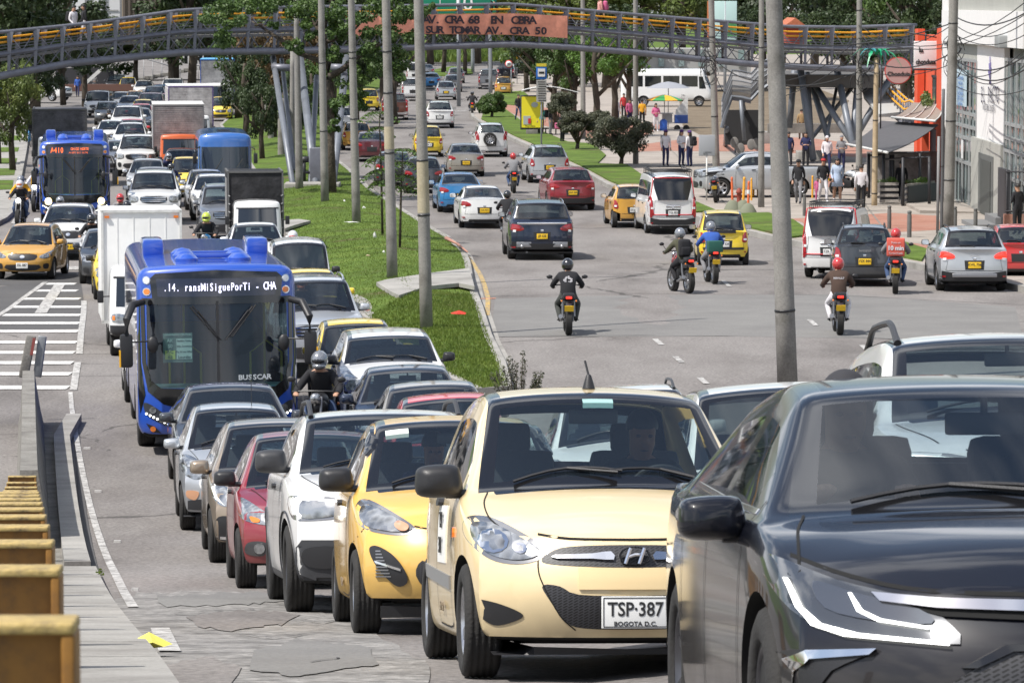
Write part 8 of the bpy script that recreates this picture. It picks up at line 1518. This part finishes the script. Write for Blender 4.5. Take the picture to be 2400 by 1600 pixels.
# the spreading median tree in front of the bridge
def bigtree():
 p = at(775,470,.2); R = empty('median_tree',p,'spreading tree with bare forked trunk in front of the footbridge on the median','tree'); Y0 = p.y; L = lambda u,v,dy=0: P(u,v,Y0 + dy) - p; b = MB()
 for pts,r in (([(775,472),(772,350),(772,200),(768,150),(762,100)],[.26,.22,.19,.15,.1]),([(772,180),(800,165),(830,140),(860,120),(890,100)],[.14,.12,.09,.06,.03]),([(768,150),(700,125),(660,95),(610,62),(590,50)],[.12,.10,.08,.05,.02]),([(762,100),(740,60),(700,20)],[.1,.08,.04]),([(762,100),(790,90),(830,70),(860,40)],[.1,.07,.05,.02]),([(840,125),(880,110),(930,90)],[.07,.05,.02]),([(762,105),(760,70),(775,10)],[.1,.08,.03]),([(740,60),(760,20)],[.06,.03])): b.tube([L(u,v,.3 * i) for i,(u,v) in enumerate(pts)],r,10)
 b.build('trunk',BARK,R); cl = []; rg = np.random.default_rng(11)
 for u,v,ru,rv in ((510,25,40,30),(560,15,45,22),(545,65,38,26),(530,95,25,16),(610,10,35,20),(650,15,40,20),(700,20,40,28),(770,20,45,30),(720,50,30,16),(800,50,35,22),(690,110,22,16),(780,120,20,22),(800,75,35,18),(860,60,40,30),(900,25,40,28),(950,40,35,30),(900,80,40,20),(960,80,25,22),(860,120,28,22),(880,150,30,30),(840,170,26,26),(915,135,40,26),(935,165,28,24),(820,215,28,28),(845,235,20,24),(790,260,16,30),(780,300,14,22),(480,45,14,10),(1000,20,22,20),(640,60,14,9),(735,85,22,10)):
  for k in range(6): a,c = rg.uniform(-.75,.75,2); q = .30 * (ru + rv) / 58; t = L(u + ru * a,v + rv * c,rg.uniform(-1.6,1.6)); cl.append((t.x,t.y,t.z,q * rg.uniform(.7,1.2),q,q * .7))
 link('crown',leaves(cl,430,.075,rg),[L_MID],R)
bigtree()
# ground cover
def strewn(name,poly,n,h,mat,lb=None,off=.15,cat=None,hb=0):
 P2 = [Gd(u,v) for u,v in poly]; xs = [p.x for p in P2]; ys = [p.y for p in P2]; r_ = np.random.default_rng(len(poly) + n); V = []; c = 0
 def ins(x,y):
  k = False
  for i in range(len(P2)):
   a,b_ = P2[i],P2[i - 1]
   if (a.y > y) != (b_.y > y) and x < (b_.x - a.x) * (y - a.y) / (b_.y - a.y) + a.x: k = not k
  return k
 while c < n:
  x = r_.uniform(min(xs),max(xs)); y = min(ys) * (max(ys) / min(ys)) ** r_.uniform();
  if not ins(x,y): continue
  c += 1; z = zg(x,y) + off + (BUMP(x,y) if hb else 0); a = r_.uniform(0,6.28); w,hh = h * .22,h * r_.uniform(.5,1.3); l = r_.uniform(-.5,.5) * hh; V += [(x - w * math.cos(a),y - w * math.sin(a),z),(x + w * math.cos(a),y + w * math.sin(a),z),(x + l,y + l * .5,z + hh)]
 me = bpy.data.meshes.new(name); me.from_pydata(V,[],[(3 * i,3 * i + 1,3 * i + 2) for i in range(n)]); me.materials.append(mat); tag(link(name,me),kind='stuff')
GB2 = leafmat('grass_blade',[(.09,.14,.018),(.18,.23,.04)],.4)
strewn('grass',MR[:16] + ML[9:],34000,.05,GB2,hb=1); strewn('grass',[(1190,925),(1143,800),(1108,705),(1000,700),(930,722),(862,757),(1040,890),(1120,930)],14000,.06,GB2,hb=1); strewn('flower_bed',[(960,148),(1210,146),(1210,122),(960,124)],9000,1.1,leafmat('bed_leaf',[(.05,.10,.015),(.16,.22,.03)]),off=0)
p = at(236,1372,.1); R = empty('weed',p,'small grass tuft on the kerb joint beside the white line','plant'); cl = [(0,0,.03,.05,.03,.04)]; link('blades',leaves(cl,800,.015,RNG),[GB2],R)
FL = leaves([(0,0,.3,1.5,.2,.25),(.6,0,.5,.6,.2,.3)],900,.07,RNG)
for u,v,lb in ((2171,215,'yellow green plants in the flower box of the orange building'),): R = empty('window_plants',Vector((X0 - .3,160.2,3.4)),lb,'plant'); link('leaves',FL,[L_YEL],R,Matrix.Rotation(math.pi / 2,4,'Z'))
for u,Y,lb in ((2076,148.7,'leafy plants in the shorter planter'),(2150,148.6,'leafy plants in the longer planter')): p = P(u,440,Y); R = empty('planter_plants',Vector((p.x,p.y,zg(p.x,Y) + .9)),lb,'plant'); link('leaves',FL,[L_BRIGHT],R,Matrix.Scale(.35,4))
# people and motorcycles
SK = [flat('skin_light',(.42,.24,.16),.6),flat('skin_tan',(.28,.14,.085),.6)]; HAIR = flat('hair_dark',(.012,.009,.008),.6); JEAN = flat('cloth_denim',(.04,.07,.15),.9)
def cloth(n,c): return flat('cloth_' + n,c,.9,bump=.25,bscale=12,var=.15)
BLK,WHT,NVY,GRY,PNK,TAN_,BRN,YLW,RED_,OLV,LBL = cloth('black',(.014,.014,.017)),cloth('white',(.62,.6,.62)),cloth('navy',(.02,.025,.08)),cloth('grey',(.2,.2,.21)),cloth('pink',(.55,.12,.25)),cloth('tan',(.28,.19,.09)),cloth('brown',(.06,.035,.025)),cloth('yellow',(.7,.35,.02)),cloth('red',(.4,.03,.03)),cloth('olive',(.06,.06,.035)),cloth('pale_blue',(.4,.48,.62))
BASE = dict(pel=(0,0,.95),bel=(0,0,1.1),che=(0,0,1.3),nec=(0,0,1.46),hd1=(0,-.02,1.54),hd2=(0,-.02,1.62),hd3=(0,0,1.69),nos=(0,-.12,1.56),sh=(.17,0,1.39),el=(.23,.03,1.12),wr=(.22,-.05,.89),ha=(.22,-.07,.81),hi=(.09,0,.9),kn=(.1,-.02,.5),an=(.1,.03,.09),to=(.11,-.12,.04))
RAD = dict(pel=.13,bel=.125,che=.145,nec=.058,hd1=.078,hd2=.088,hd3=.062,nos=.014,sh=.07,el=.045,wr=.032,ha=.036,hi=.098,kn=.072,an=.054,to=.034)
POSE = {'stand': {},'arms': dict(el=(.24,.0,1.12),wr=(.12,-.2,1.1),ha=(.05,-.24,1.12)),
  'walk': dict(knL=(.1,-.16,.5),anL=(.1,-.2,.1),toL=(.1,-.34,.06),knR=(.1,.06,.5),anR=(.1,.28,.14),toR=(.1,.18,.04),wrL=(.2,.12,.9),haL=(.2,.14,.82),wrR=(.2,-.2,.92),haR=(.2,-.25,.85)),
  'ride': dict(pel=(0,.2,.86),bel=(0,.14,1.02),che=(0,.02,1.2),nec=(0,-.06,1.34),hd1=(0,-.1,1.42),hd2=(0,-.12,1.5),hd3=(0,-.1,1.57),nos=(0,-.2,1.43),sh=(.18,.0,1.27),el=(.33,-.12,1.06),wr=(.32,-.36,1.0),ha=(.31,-.42,.99),hi=(.1,.2,.82),kn=(.23,-.12,.64),an=(.17,.12,.33),to=(.18,-.04,.27)),
  'sit': dict(pel=(0,.1,.42),bel=(0,.14,.58),che=(0,.16,.8),nec=(0,.12,.98),hd1=(0,.08,1.06),hd2=(0,.07,1.14),hd3=(0,.09,1.21),nos=(0,-.03,1.07),sh=(.18,.12,.9),el=(.25,-.08,.72),wr=(.17,-.32,.80),ha=(.15,-.38,.83),hi=(.1,.08,.4),kn=(.14,-.35,.5),an=(.14,-.45,.12),to=(.14,-.58,.06))}
FG_ = {}
def figure(pose,h=True):
 if (pose,h) in FG_: return FG_[pose,h]
 J = {}; d = POSE[pose]
 for k,c in BASE.items():
  c = d.get(k,c)
  if k in ('sh','el','wr','ha','hi','kn','an','to'):
   for s_,sg in (('L',1),('R',-1)): q = d.get(k + s_,c); J[k + s_] = Vector((q[0] * sg,q[1],q[2]))
  else: J[k] = Vector(c)
 E = [('pel','bel',1),('bel','che',1),('che','nec',1),('nec','hd1',0),('hd1','hd2',0),('hd2','hd3',0),('hd1','nos',0)]
 for s_ in 'LR': E += [('che','sh' + s_,1),('sh' + s_,'el' + s_,1),('el' + s_,'wr' + s_,1),('wr' + s_,'ha' + s_,0),('pel','hi' + s_,2),('hi' + s_,'kn' + s_,2),('kn' + s_,'an' + s_,2),('an' + s_,'to' + s_,3)]
 R_ = {k: RAD.get(k,RAD.get(k[:-1],.05)) for k in J}
 if pose == 'ride':
  for k,q in (('sh',.088),('el',.066),('wr',.045),('hi',.11),('kn',.078),('an',.055)): R_[k + 'L'] = R_[k + 'R'] = q
  R_['che'] = .17; R_['bel'] = .15; R_['pel'] = .16
 for s_,sg in (('L',1),('R',-1)):
  w,c = J['wr' + s_],J['ha' + s_]; f = (c - w).normalized(); sd_ = f.cross(Vector((0,0,1)) if abs(f.z) < .8 else Vector((0,1,0))).normalized(); dn = f.cross(sd_) * sg
  for i,(o_,l) in enumerate(((-.028,.06),(-.01,.075),(.01,.07),(.028,.055),(.045,.035))):
   k = 'f%d%s' % (i,s_); J[k] = c + sd_ * o_ * 1.2 + f * (l if i < 4 else .0) + Vector((0,-.012,-.012)); R_[k] = .0105; E.append(('ha' + s_,k,0))
 ks = list(J); bm = bmesh.new(); ly = bm.verts.layers.skin.verify(); vs = [bm.verts.new(J[k]) for k in ks]; [bm.edges.new((vs[ks.index(a)],vs[ks.index(b_)])) for a,b_,_ in E]
 for k,v in zip(ks,vs): v[ly].radius = (R_[k] * (1.25 if k in ('che','pel','bel') else 1),R_[k] * (.85 if k in ('che','pel','bel') else 1)); v[ly].use_root = k == 'pel'
 me = bpy.data.meshes.new('p'); bm.to_mesh(me); bm.free(); o = bpy.data.objects.new('p',me); COL.objects.link(o); o.modifiers.new('s','SKIN').use_smooth_shade = True; m = o.modifiers.new('d','SUBSURF'); m.levels = 1; m.render_levels = 1; me = evalmesh(o); me.materials.clear()
 for m in (SK[0],BLK,NVY,BLK): me.materials.append(m)
 mi = []
 for p in me.polygons:
  best = 9; w = 0
  for a,b_,q in E:
   A,d_ = J[a],J[b_] - J[a]; t = max(0,min(1,(p.center - A).dot(d_) / d_.length_squared)); dd = (p.center - A - d_ * t).length - lerp(R_[a],R_[b_],t)
   if dd < best: best,w = dd,q
  mi.append(w)
 me.polygons.foreach_set('material_index',mi); me.polygons.foreach_set('use_smooth',[True] * len(mi)); FG_[pose,h] = (me,J); return FG_[pose,h]
def person(pose,M,label,top=BLK,bot=NVY,shoe=BLK,skin=0,hair=HAIR,helmet=None,pack=None,long=False,cap=None,hood=None,vis=None,skirt=None,sc=1.,group=None,dz=0):
 me,J = figure(pose); R = link('person',me,[SK[skin],top,bot,shoe]); R.matrix_world = M @ Matrix.Translation((0,0,dz)) @ Matrix.Scale(sc,4); tag(R,label,'person',group); c = J['hd2']
 b = MB()
 if helmet:
  b.ell(c + Vector((0,.01,.0)),(.135,.165,.15),18,12,z0=-.85); hm = b.build('helmet',helmet,R); b = MB(); b.ell(c + Vector((0,-.035,-.01)),(.118,.13,.075),16,8,z0=-.95); b.build('visor',vis or TRIMG,hm); b = MB(); b.ell(c + Vector((0,-.03,-.09)),(.11,.13,.06),14,8,z0=-.95); b.build('chin_bar',helmet,hm)
 else:
  b.ell(c + Vector((0,.022,.012)),(.09,.1,.1),14,8,z0=-.2)
  if long: b.ell(c + Vector((0,.07,-.14)),(.1,.06,.2),12,8,z0=-.95)
  b.build('hair',hood or hair,R); b = MB(); [b.ell(c + Vector((x,-.088,-.045)),(.014,.008,.009),6,4,z0=-.95) for x in (-.033,.033)]; b.ell(c + Vector((0,-.086,-.125)),(.024,.008,.006),6,4,z0=-.95); b.build('eyes_and_mouth',flat('face_dark',(.06,.02,.02),.6),R)
  if cap: b = MB(); b.ell(c + Vector((0,.01,.03)),(.105,.12,.1),14,6,z0=0); b.box(c + Vector((0,-.13,.04)),(.14,.1,.012),0,None,.005); b.build('cap',cap,R)
 if pack: ch = J['che']; b = MB(); b.box(ch + Vector((0,.24,-.06)),(.32,.2,.46),0,None,.08); pk = b.build('backpack',pack,R); b = MB(); b.box(ch + Vector((0,.36,-.14)),(.24,.06,.22),0,None,.03); b.build('pocket',pack,pk)
 if skirt: b = MB(); b.lathe([(.15,1.12),(.17,.95),(.24,.62),(.235,.62)],16); b.build('skirt',skirt,R)
 return R
def MW(p,ang,dz=0): return Matrix.Translation(Vector(p) + Vector((0,0,dz))) @ Matrix.Rotation(ang,4,'Z')
def bike_parts():
 out = []; ty,rim = wheel_me(.31,5,.15,.68); A = lambda n,b,m,pa=None: (out.append((n,b.me(n,m),pa,None)),len(out) - 1)[1]
 def A2(n,f,m,pa=None,ang=35): b = MB(); f(b); me = b.me(n,[m]); me.shade_smooth(); me.set_sharp_from_angle(angle=math.radians(ang)); out.append((n,me,pa,None)); return len(out) - 1
 for y in (-.66,.62): i = len(out); out.append(('wheel',ty,None,Matrix.Translation((0,y,.31)))); out.append(('rim',rim,i,None))
 A2('fork',lambda b: [b.tube([(s_ * .09,-.66,.31),(s_ * .08,-.42,.95)],.022,8) for s_ in (-1,1)],STEEL); A2('front_fender',lambda b: b.lathe([(.34,-.06),(.36,0),(.34,.06)],12,0,Matrix.Translation((0,-.66,.31)) @ RX,arc=(.4,2.4)),TRIM)
 A2('handlebar',lambda b: [b.tube([(-.37,-.36,1.02),(-.2,-.44,1.04),(.2,-.44,1.04),(.37,-.36,1.02)],.016,6)] + [b.tube([(s_ * .37,-.36,1.02),(s_ * .28,-.41,1.03)],.024,8) for s_ in (-1,1)],TRIM)
 for s_ in (-1,1): A2('mirror',lambda b: (b.tube([(s_ * .25,-.42,1.04),(s_ * .36,-.42,1.2)],.008,5),b.ell((s_ * .39,-.42,1.22),(.07,.02,.045),12,6,z0=-.99)),TRIM)
 A2('tank',lambda b: (b.ell((0,-.12,.86),(.15,.3,.15),16,10,z0=-.8),b.ell((0,-.3,.78),(.17,.16,.14),12,8,z0=-.95)),flat('body_paint',(.5,.5,.5))); A2('seat',lambda b: (b.box((0,.3,.8),(.3,.6,.1),0,None,.04),b.box((0,.64,.86),(.26,.3,.13),0,None,.05),b.box((0,.5,.7),(.24,.5,.14),0,None,.05)),TRIM)
 A2('engine',lambda b: (b.box((0,-.02,.47),(.3,.36,.3),0,None,.05),b.tube([(0,-.15,.5),(0,-.28,.8)],.07,10),b.box((0,.2,.6),(.2,.4,.22),0,None,.05)),flat('engine_dark',(.04,.04,.042),.5,.5)); A2('swing_arm',lambda b: [b.tube([(s_ * .09,.1,.42),(s_ * .09,.62,.31)],.025,6) for s_ in (-1,1)] + [b.tube([(s_ * .13,.5,.4),(s_ * .12,.42,.78)],.025,6) for s_ in (-1,1)],STEEL)
 A2('exhaust',lambda b: b.tube([(.12,-.25,.3),(.15,.2,.3),(.18,.72,.42)],[.022,.035,.05],10),STEEL); A2('rear_fender',lambda b: (b.box((0,.8,.66),(.14,.3,.05),0,Matrix.Rotation(-.7,3,'X'),.02),),TRIM); A2('foot_pegs',lambda b: b.tube([(-.24,.08,.3),(.24,.08,.3)],.015,6),TRIM)
 A2('headlight',lambda b: b.ell((0,-.53,.93),(.09,.07,.09),14,8,z0=-.98),LAMP); A2('tail_lamp',lambda b: b.box((0,.80,.83),(.14,.05,.06),0,None,.02),RED); A2('licence_plate',lambda b: b.box((0,.93,.6),(.2,.012,.13),0,Matrix.Rotation(-.35,3,'X')),flat('yellow_plate',(.8,.5,.02),.5)); [A2('indicator',lambda b: b.ell((s_ * .16,.82,.76),.022,8,5,z0=-.98),AMB) for s_ in (-1,1)]
 return out
BK = bike_parts()
def bike(X,Y,ang,col,label,lit=False,rider=None,dz=0,brake=False,roll=0):
 M = MW((X,Y,zg(X,Y) + .012 + dz),ang) @ Matrix.Rotation(roll,4,'Y'); d = Vector((math.sin(ang),-math.cos(ang))); a = zg(X + d.x * .6,Y + d.y * .6) - zg(X - d.x * .6,Y - d.y * .6); M = M @ Matrix.Rotation(-a / 1.2,4,'X'); R = empty('motorcycle',M,label,'motorcycle'); obs = []
 for n,me,pa,lm in BK:
  o = bpy.data.objects.new(n,me); COL.objects.link(o); o.parent = R if pa is None else obs[pa]; o.matrix_local = lm or Matrix.Identity(4); obs.append(o)
  m = {'tank': col,'headlight': LIT if lit else None,'tail_lamp': REDON if brake else None}.get(n)
  if m: o.material_slots[0].link = 'OBJECT'; o.material_slots[0].material = m
 if rider: return R,person('ride',M,**rider)
 return R
HB,HW_,HR,HY,HO,HG = flat('helmet_black',(.012,.012,.014),.2,coat=1),flat('helmet_white',(.6,.6,.62),.25,coat=1),flat('helmet_red',(.45,.03,.03),.25,coat=1),flat('helmet_lime',(.45,.55,.05),.3,coat=1),flat('helmet_orange',(.6,.15,.04),.3,coat=1),flat('helmet_silver',(.25,.26,.28),.2,.4,1)
def rb(u,Y,ang,col,lb,rl,**k):
 kw = {x: k.pop(x) for x in ('lit','brake','dz','roll') if x in k}; return bike(ux(u,Y),Y,ang,col,lb,rider=dict(label=rl,**k),**kw)
PI_ = math.pi
r,q = rb(1331,84.6,PI_ + .02,TRIM,'black sports motorcycle alone in the middle of the right road','rider in black hoodie with white print, nearest in the middle of the right road',helmet=HB,top=BLK,bot=cloth('camo',(.05,.055,.05)),brake=True)
def back(q,s_,z,y,size,m,**k): return text(s_,size,m,q,(0,y,z),(math.pi / 2,0,math.pi),**k)
b = MB(); [b.box((.07 * math.cos(a),.19,1.18 + .06 * math.sin(a)),(.07,.01,.04),0,Matrix.Rotation(a,3,'Y')) for a in (0,.9,1.8,2.7,3.6,4.5,5.4)]; b.build('jacket_print',WHT,q)
r,q = rb(1598,98.5,PI_ + .28,HR,'dark motorcycle leaning left with front wheel turned out','rider in olive puffer jacket with black backpack',helmet=HG,top=OLV,bot=BLK,pack=BLK,brake=True)
r,q = rb(1668,103,PI_ + .1,TRIM,'black motorcycle with a green crate, beside the bright yellow taxi','rider in blue vest over grey sleeves beside the yellow taxi',helmet=HG,top=cloth('royal_blue',(.03,.09,.35)),bot=GRY,brake=True); b = MB(); b.box((0,.62,1.0),(.4,.36,.3),0,None,.02); b.build('crate',flat('crate_green',(.01,.08,.06),.6),r)
r,q = rb(2101,98.3,PI_ - .1,TRIM,'small black motorcycle of the delivery rider','delivery rider in grey hoodie and jeans',helmet=HR,top=GRY,bot=JEAN,brake=True)
b = MB(); b.box((0,.42,1.18),(.46,.4,.46),0,None,.03); bg_ = b.build('delivery_bag',cloth('coral',(.55,.10,.07)),None); bg_.matrix_world = q.matrix_world.copy(); tag(bg_,'coral red delivery box bag reading 10 min on the rider in grey','bag'); back(bg_,'10 min',1.16,.63,.15,WHT,bold=.006); back(bg_,'Todo en',1.3,.63,.07,WHT); back(bg_,'Turbo Fresh',1.03,.63,.07,WHT)
r,q = rb(1967,83.6,PI_ - .02,HR,'red tailed sports motorcycle in the right lane foreground','rider in dark brown jacket with white hood and white trousers',helmet=HR,top=BRN,bot=WHT,brake=True); back(q,'RENAULT',1.2,.17,.055,WHT,bold=.002)
rb(1203,160,PI_ + .05,TRIM,'motorcycle at the right kerb left of the silver crossover','rider in grey jacket and red helmet at the right kerb',helmet=HR,top=GRY,bot=JEAN,brake=True); rb(1107,268,PI_,TRIM,'dark motorcycle far away in the right road','black clad rider far away near the round bush',helmet=HB,top=BLK,bot=BLK,brake=True); rb(1189,128,PI_,HR,'motorcycle hidden by the navy off-roader','rider in black leather between white sedan and navy off-roader',helmet=HB,top=BLK,bot=BLK)
bike(ux(1680,150),150,PI_ - .1,P_DGREY,'parked motorcycle without rider behind the bright yellow taxi',dz=.13,roll=.1); bike(ux(1985,156),155,.9,P_SILVER,'silver parked motorcycle behind the square grey pole',dz=.13)
rb(47,136,-.02,TRIM,'black motorcycle riding along the left kerb towards the camera','rider with white and orange helmet at the left edge',helmet=HW_,vis=HO,top=BLK,bot=JEAN,lit=True); person('ride',MW((ux(50,137),136.9,zg(-17,136)),0),'passenger in yellow behind the rider with white helmet',helmet=HG,top=YLW,bot=JEAN,dz=.12)
rb(84,146,0,HG,'motorcycle with green light squeezed beside the left blue bus','rider half hidden behind the left blue bus',helmet=HB,top=WHT,bot=JEAN,lit=True); rb(141,124,.0,TRIM,'motorcycle hidden behind the white crossover','rider in white jacket and dark helmet before the left blue bus',helmet=HG,top=WHT,bot=JEAN); rb(214,112.5,0,TRIM,'motorcycle behind the dark sedan in the left queue','rider with glossy black helmet behind the dark sedan',helmet=HB,top=BLK,bot=BLK)
rb(282,126,0,TRIM,'motorcycle behind the white cargo box, left one','rider in grey sweater and red black helmet before the pearl off-roader',helmet=HR,top=GRY,bot=JEAN); rb(298,121,0,TRIM,'motorcycle behind the white cargo box, right one','rider in beige jacket and black helmet just above the white box',helmet=HB,top=TAN_,bot=JEAN)
rb(484,113,-.1,P_BLUE,'motorcycle with blue fairing between white box truck and canvas truck','rider in black jacket with lime and white helmet',helmet=HY,top=BLK,bot=JEAN); rb(402,150,0,P_BLUE,'blue motorcycle with lit lamp left of the blue minibus','rider in dark blue left of the blue minibus',helmet=HB,top=NVY,bot=BLK,lit=True); rb(396,160,0,TRIM,'dark motorcycle behind the blue motorcycle','rider with silver helmet behind the blue motorcycle',helmet=HG,top=NVY,bot=BLK)
rb(358,178,0,TRIM,'adventure motorcycle with two lit lamps beside the white column','rider with red and white helmet on the adventure motorcycle',helmet=HR,vis=HW_,top=BLK,bot=BLK,lit=True); rb(374,186,0,P_BLUE,'motorcycle just right of the adventure motorcycle','rider with black helmet just right of the adventure motorcycle',helmet=HB,top=NVY,bot=BLK); rb(247,182,0,TRIM,'motorcycle with lamp behind the left bus, right one','rider with lime striped helmet behind the left blue bus',helmet=HY,top=BLK,bot=BLK,lit=True); rb(224,190,0,TRIM,'motorcycle with bright lamp behind the left bus, left one','rider with silver helmet behind the left blue bus',helmet=HG,top=BLK,bot=BLK,lit=True); rb(257,225,0,TRIM,'motorcycle before the far white delivery van','rider in black before the far white delivery van',helmet=HB,top=BLK,bot=BLK,lit=True)
rb(748,59.2,-.1,TRIM,'motorcycle squeezed between the blue bus and the white off-roader','rider in black jacket and jeans leaning beside the big blue bus',helmet=HG,top=BLK,bot=JEAN,shoe=WHT); rb(707,80.6,0,TRIM,'motorcycle hidden behind the silver off-roader','rider with orange patterned helmet in front of the white van',helmet=HO,top=BLK,bot=JEAN); rb(686,101,0,TRIM,'motorcycle hidden behind the white van','rider with white and red helmet behind the white van',helmet=HW_,vis=HR,top=BLK,bot=JEAN)
# bicycle
p = at(70,352,.13); R = empty('bicycle',MW(p,0),'bicycle ridden on the left pavement','bicycle')
for y in (-.5,.5): b = MB(); b.lathe([(.33 + .018 * math.cos(a),.018 * math.sin(a)) for a in [i * PI_ / 4 for i in range(9)]],24,0,Matrix.Translation((0,y,.34)) @ RX); b.build('wheel',RUB,R)
b = MB(); [b.tube(q_,.018,6) for q_ in ([(0,-.5,.34),(0,-.42,.95)],[(0,-.4,.85),(0,.1,.35),(0,.5,.34),(0,.2,.85),(0,-.4,.82)],[(0,.1,.35),(0,.2,.95)])]; b.build('frame',flat('bike_blue',(.05,.25,.5),.4),R); b = MB(); b.tube([(-.28,-.45,1.0),(.28,-.45,1.0)],.014,6); b.box((0,.22,.97),(.14,.24,.05),0,None,.02); b.build('handlebar_and_saddle',TRIM,R); person('ride',MW(p,0,.05),'cyclist in black sweater on the left pavement',top=BLK,bot=BLK,skin=1)
# pedestrians: pose, u, v (feet), facing angle (0 = to the camera), kwargs
PP = [('arms',1318,340,.9,'woman in black holding a pink bag at the kerb by the bus stop',dict(top=BLK,bot=BLK,long=True)),('arms',1258,320,.5,'woman in patterned jacket waiting under the bus shelter',dict(top=OLV,bot=BRN,long=True)),('stand',1268,322,0,'person in turquoise waiting under the bus shelter',dict(top=cloth('teal',(.1,.35,.33)),bot=BLK)),('stand',1290,322,1.2,'person in black with dark bag right of the woman in black',dict(top=BLK,bot=GRY,pack=BLK)),
  ('walk',1215,288,.4,'man in dark jacket and jeans walking left of the bus shelter',dict(top=BLK,bot=JEAN)),('arms',1537,315,.2,'girl in pink and white jacket with white trousers before the food cart',dict(top=PNK,bot=WHT,shoe=WHT,long=True)),('stand',1560,397,.3,'schoolgirl with purple cap, left of the group of three',dict(top=WHT,bot=NVY,cap=cloth('purple',(.08,.03,.15)),pack=BLK,long=True)) ,('arms',1597,397,.6,'tall schoolgirl with purple cap in the middle of the three',dict(top=WHT,bot=NVY,cap=cloth('purple',(.08,.03,.15)),long=True)),('stand',1616,399,-2.4,'schoolgirl with black backpack, right of the group of three',dict(top=WHT,bot=NVY,cap=cloth('purple',(.08,.03,.15)),pack=BLK,long=True)),
  ('arms',1728,366,0,'boy in dark jacket standing under the lattice ramp',dict(top=BLK,bot=GRY,skin=1)),('stand',1878,333,PI_,'man in tan jacket and brown trousers seen from behind under the bridge',dict(top=TAN_,bot=BRN)),('walk',1848,402,0,'person in navy polo beside the thick pole',dict(top=NVY,bot=BLK,skin=1)),('arms',1888,402,0,'woman in navy uniform carrying a grey coat',dict(top=NVY,bot=BLK,long=True)),
  ('walk',1938,414,0,'woman in white hoodie with hood up walking',dict(top=WHT,bot=NVY,hood=WHT)),('arms',1972,412,0,'person in dark grey hoodie looking at a phone',dict(top=GRY,bot=NVY,hood=GRY)),('walk',1871,487,-.2,'man with black beanie and light grey trousers walking',dict(top=BLK,bot=GRY,cap=BLK)),('walk',1929,484,.2,'man with red cap, black jacket and white trousers',dict(top=BLK,bot=WHT,shoe=WHT,cap=RED_)),('stand',1916,480,0,'small child in pink beside the man in white trousers',dict(top=PNK,bot=PNK,sc=.55)),('walk',1962,482,0,'woman in pale blue dress walking',dict(top=LBL,bot=SK[0],skirt=LBL,shoe=WHT,long=True)),
  ('stand',2018,503,PI_,'person in white jacket with red stripes behind the square grey pole',dict(top=WHT,bot=BLK)),('arms',2384,560,PI_ + .5,'man in black shirt at the iron fence on the right edge',dict(top=BLK,bot=BLK)),('stand',2112,468,PI_,'person in black seated on the terrace',dict(top=BLK,bot=BLK,dz=-.3)),('stand',1445,300,.4,'boy in white and navy jacket under the flowering trees',dict(top=WHT,bot=NVY,cap=BLK)),('stand',1475,302,.6,'woman in pink sweater behind the largest bush',dict(top=PNK,bot=NVY,long=True)),('stand',1505,304,PI_,'man in yellow shirt next to the lamp pole by the food cart',dict(top=YLW,bot=BLK,cap=BLK)),('stand',1462,285,.2,'person in dark red behind the boy in white and navy',dict(top=RED_,bot=BLK)),
  ('walk',182,232,0,'person in blue clothes crossing at the end of the left road',dict(top=cloth('royal_blue',(.03,.09,.35)),bot=NVY)),('arms',222,226,0,'person carrying a long pale board at the end of the left road',dict(top=GRY,bot=GRY))]
for pose,u,v,a,lb,kw in PP: person(pose,MW(at(u,v,.135),a),lb,**kw)
for u,v,a,lb,kw in ((173,107,.9,'young man in white shirt walking on the footbridge',dict(top=WHT,bot=BLK,shoe=WHT,pack=BLK)),(197,104,-1.2,'woman in dark jacket and white trousers walking on the footbridge',dict(top=BLK,bot=WHT,shoe=WHT,long=True)),(1406,76,-1.3,'person in pink jacket with dark cap walking on the footbridge',dict(top=cloth('salmon',(.6,.28,.25)),bot=BLK,pack=PNK,cap=BLK)),(1157,52,.8,'person in green jacket at the banner on the footbridge',dict(top=cloth('green',(.03,.25,.15)),bot=BLK))): person('walk',MW(P(u,v,YB(u) + 1.3),a),lb,**kw)
pb = at(1306,340,1.05); b = MB(); b.box((0,0,0),(.38,.22,.36),0,None,.08); tag(b.build('bag',PNK,None,Matrix.Translation(pb + Vector((.05,-.2,0)))),'pink bag held by the woman in black at the kerb','bag')
b = MB(); b.box((0,0,0),(2.4,.04,.28),0,Matrix.Rotation(-.72,3,'Y')); tag(b.build('board',WROOF,None,Matrix.Translation(at(218,226,1.6) + Vector((0,-.3,0)))),'long pale board carried across the end of the left road','board')
# drivers seen through the near windscreens
for c_,root,lb,kw,xx in ((C_I10,I10,'driver of the pale cream taxi',dict(top=BLK,bot=BLK,skin=1),.35),(C_PIC,PIC,'driver of the deep yellow taxi',dict(top=NVY,bot=BLK,skin=1),-.1),(C_COR,r0,'driver of the black sedan',dict(top=BLK,bot=BLK,skin=1),.38),(C_COR,r0,'passenger of the black sedan',dict(top=cloth('dark_hood',(.03,.03,.035)),bot=BLK,hood=cloth('dark_hood',(.03,.03,.035))),-.38)):
 person('sit',root.matrix_world @ Matrix.Translation((xx,c_.p['tc'] + 1.3 - c_.tm,.14)),lb,**kw)
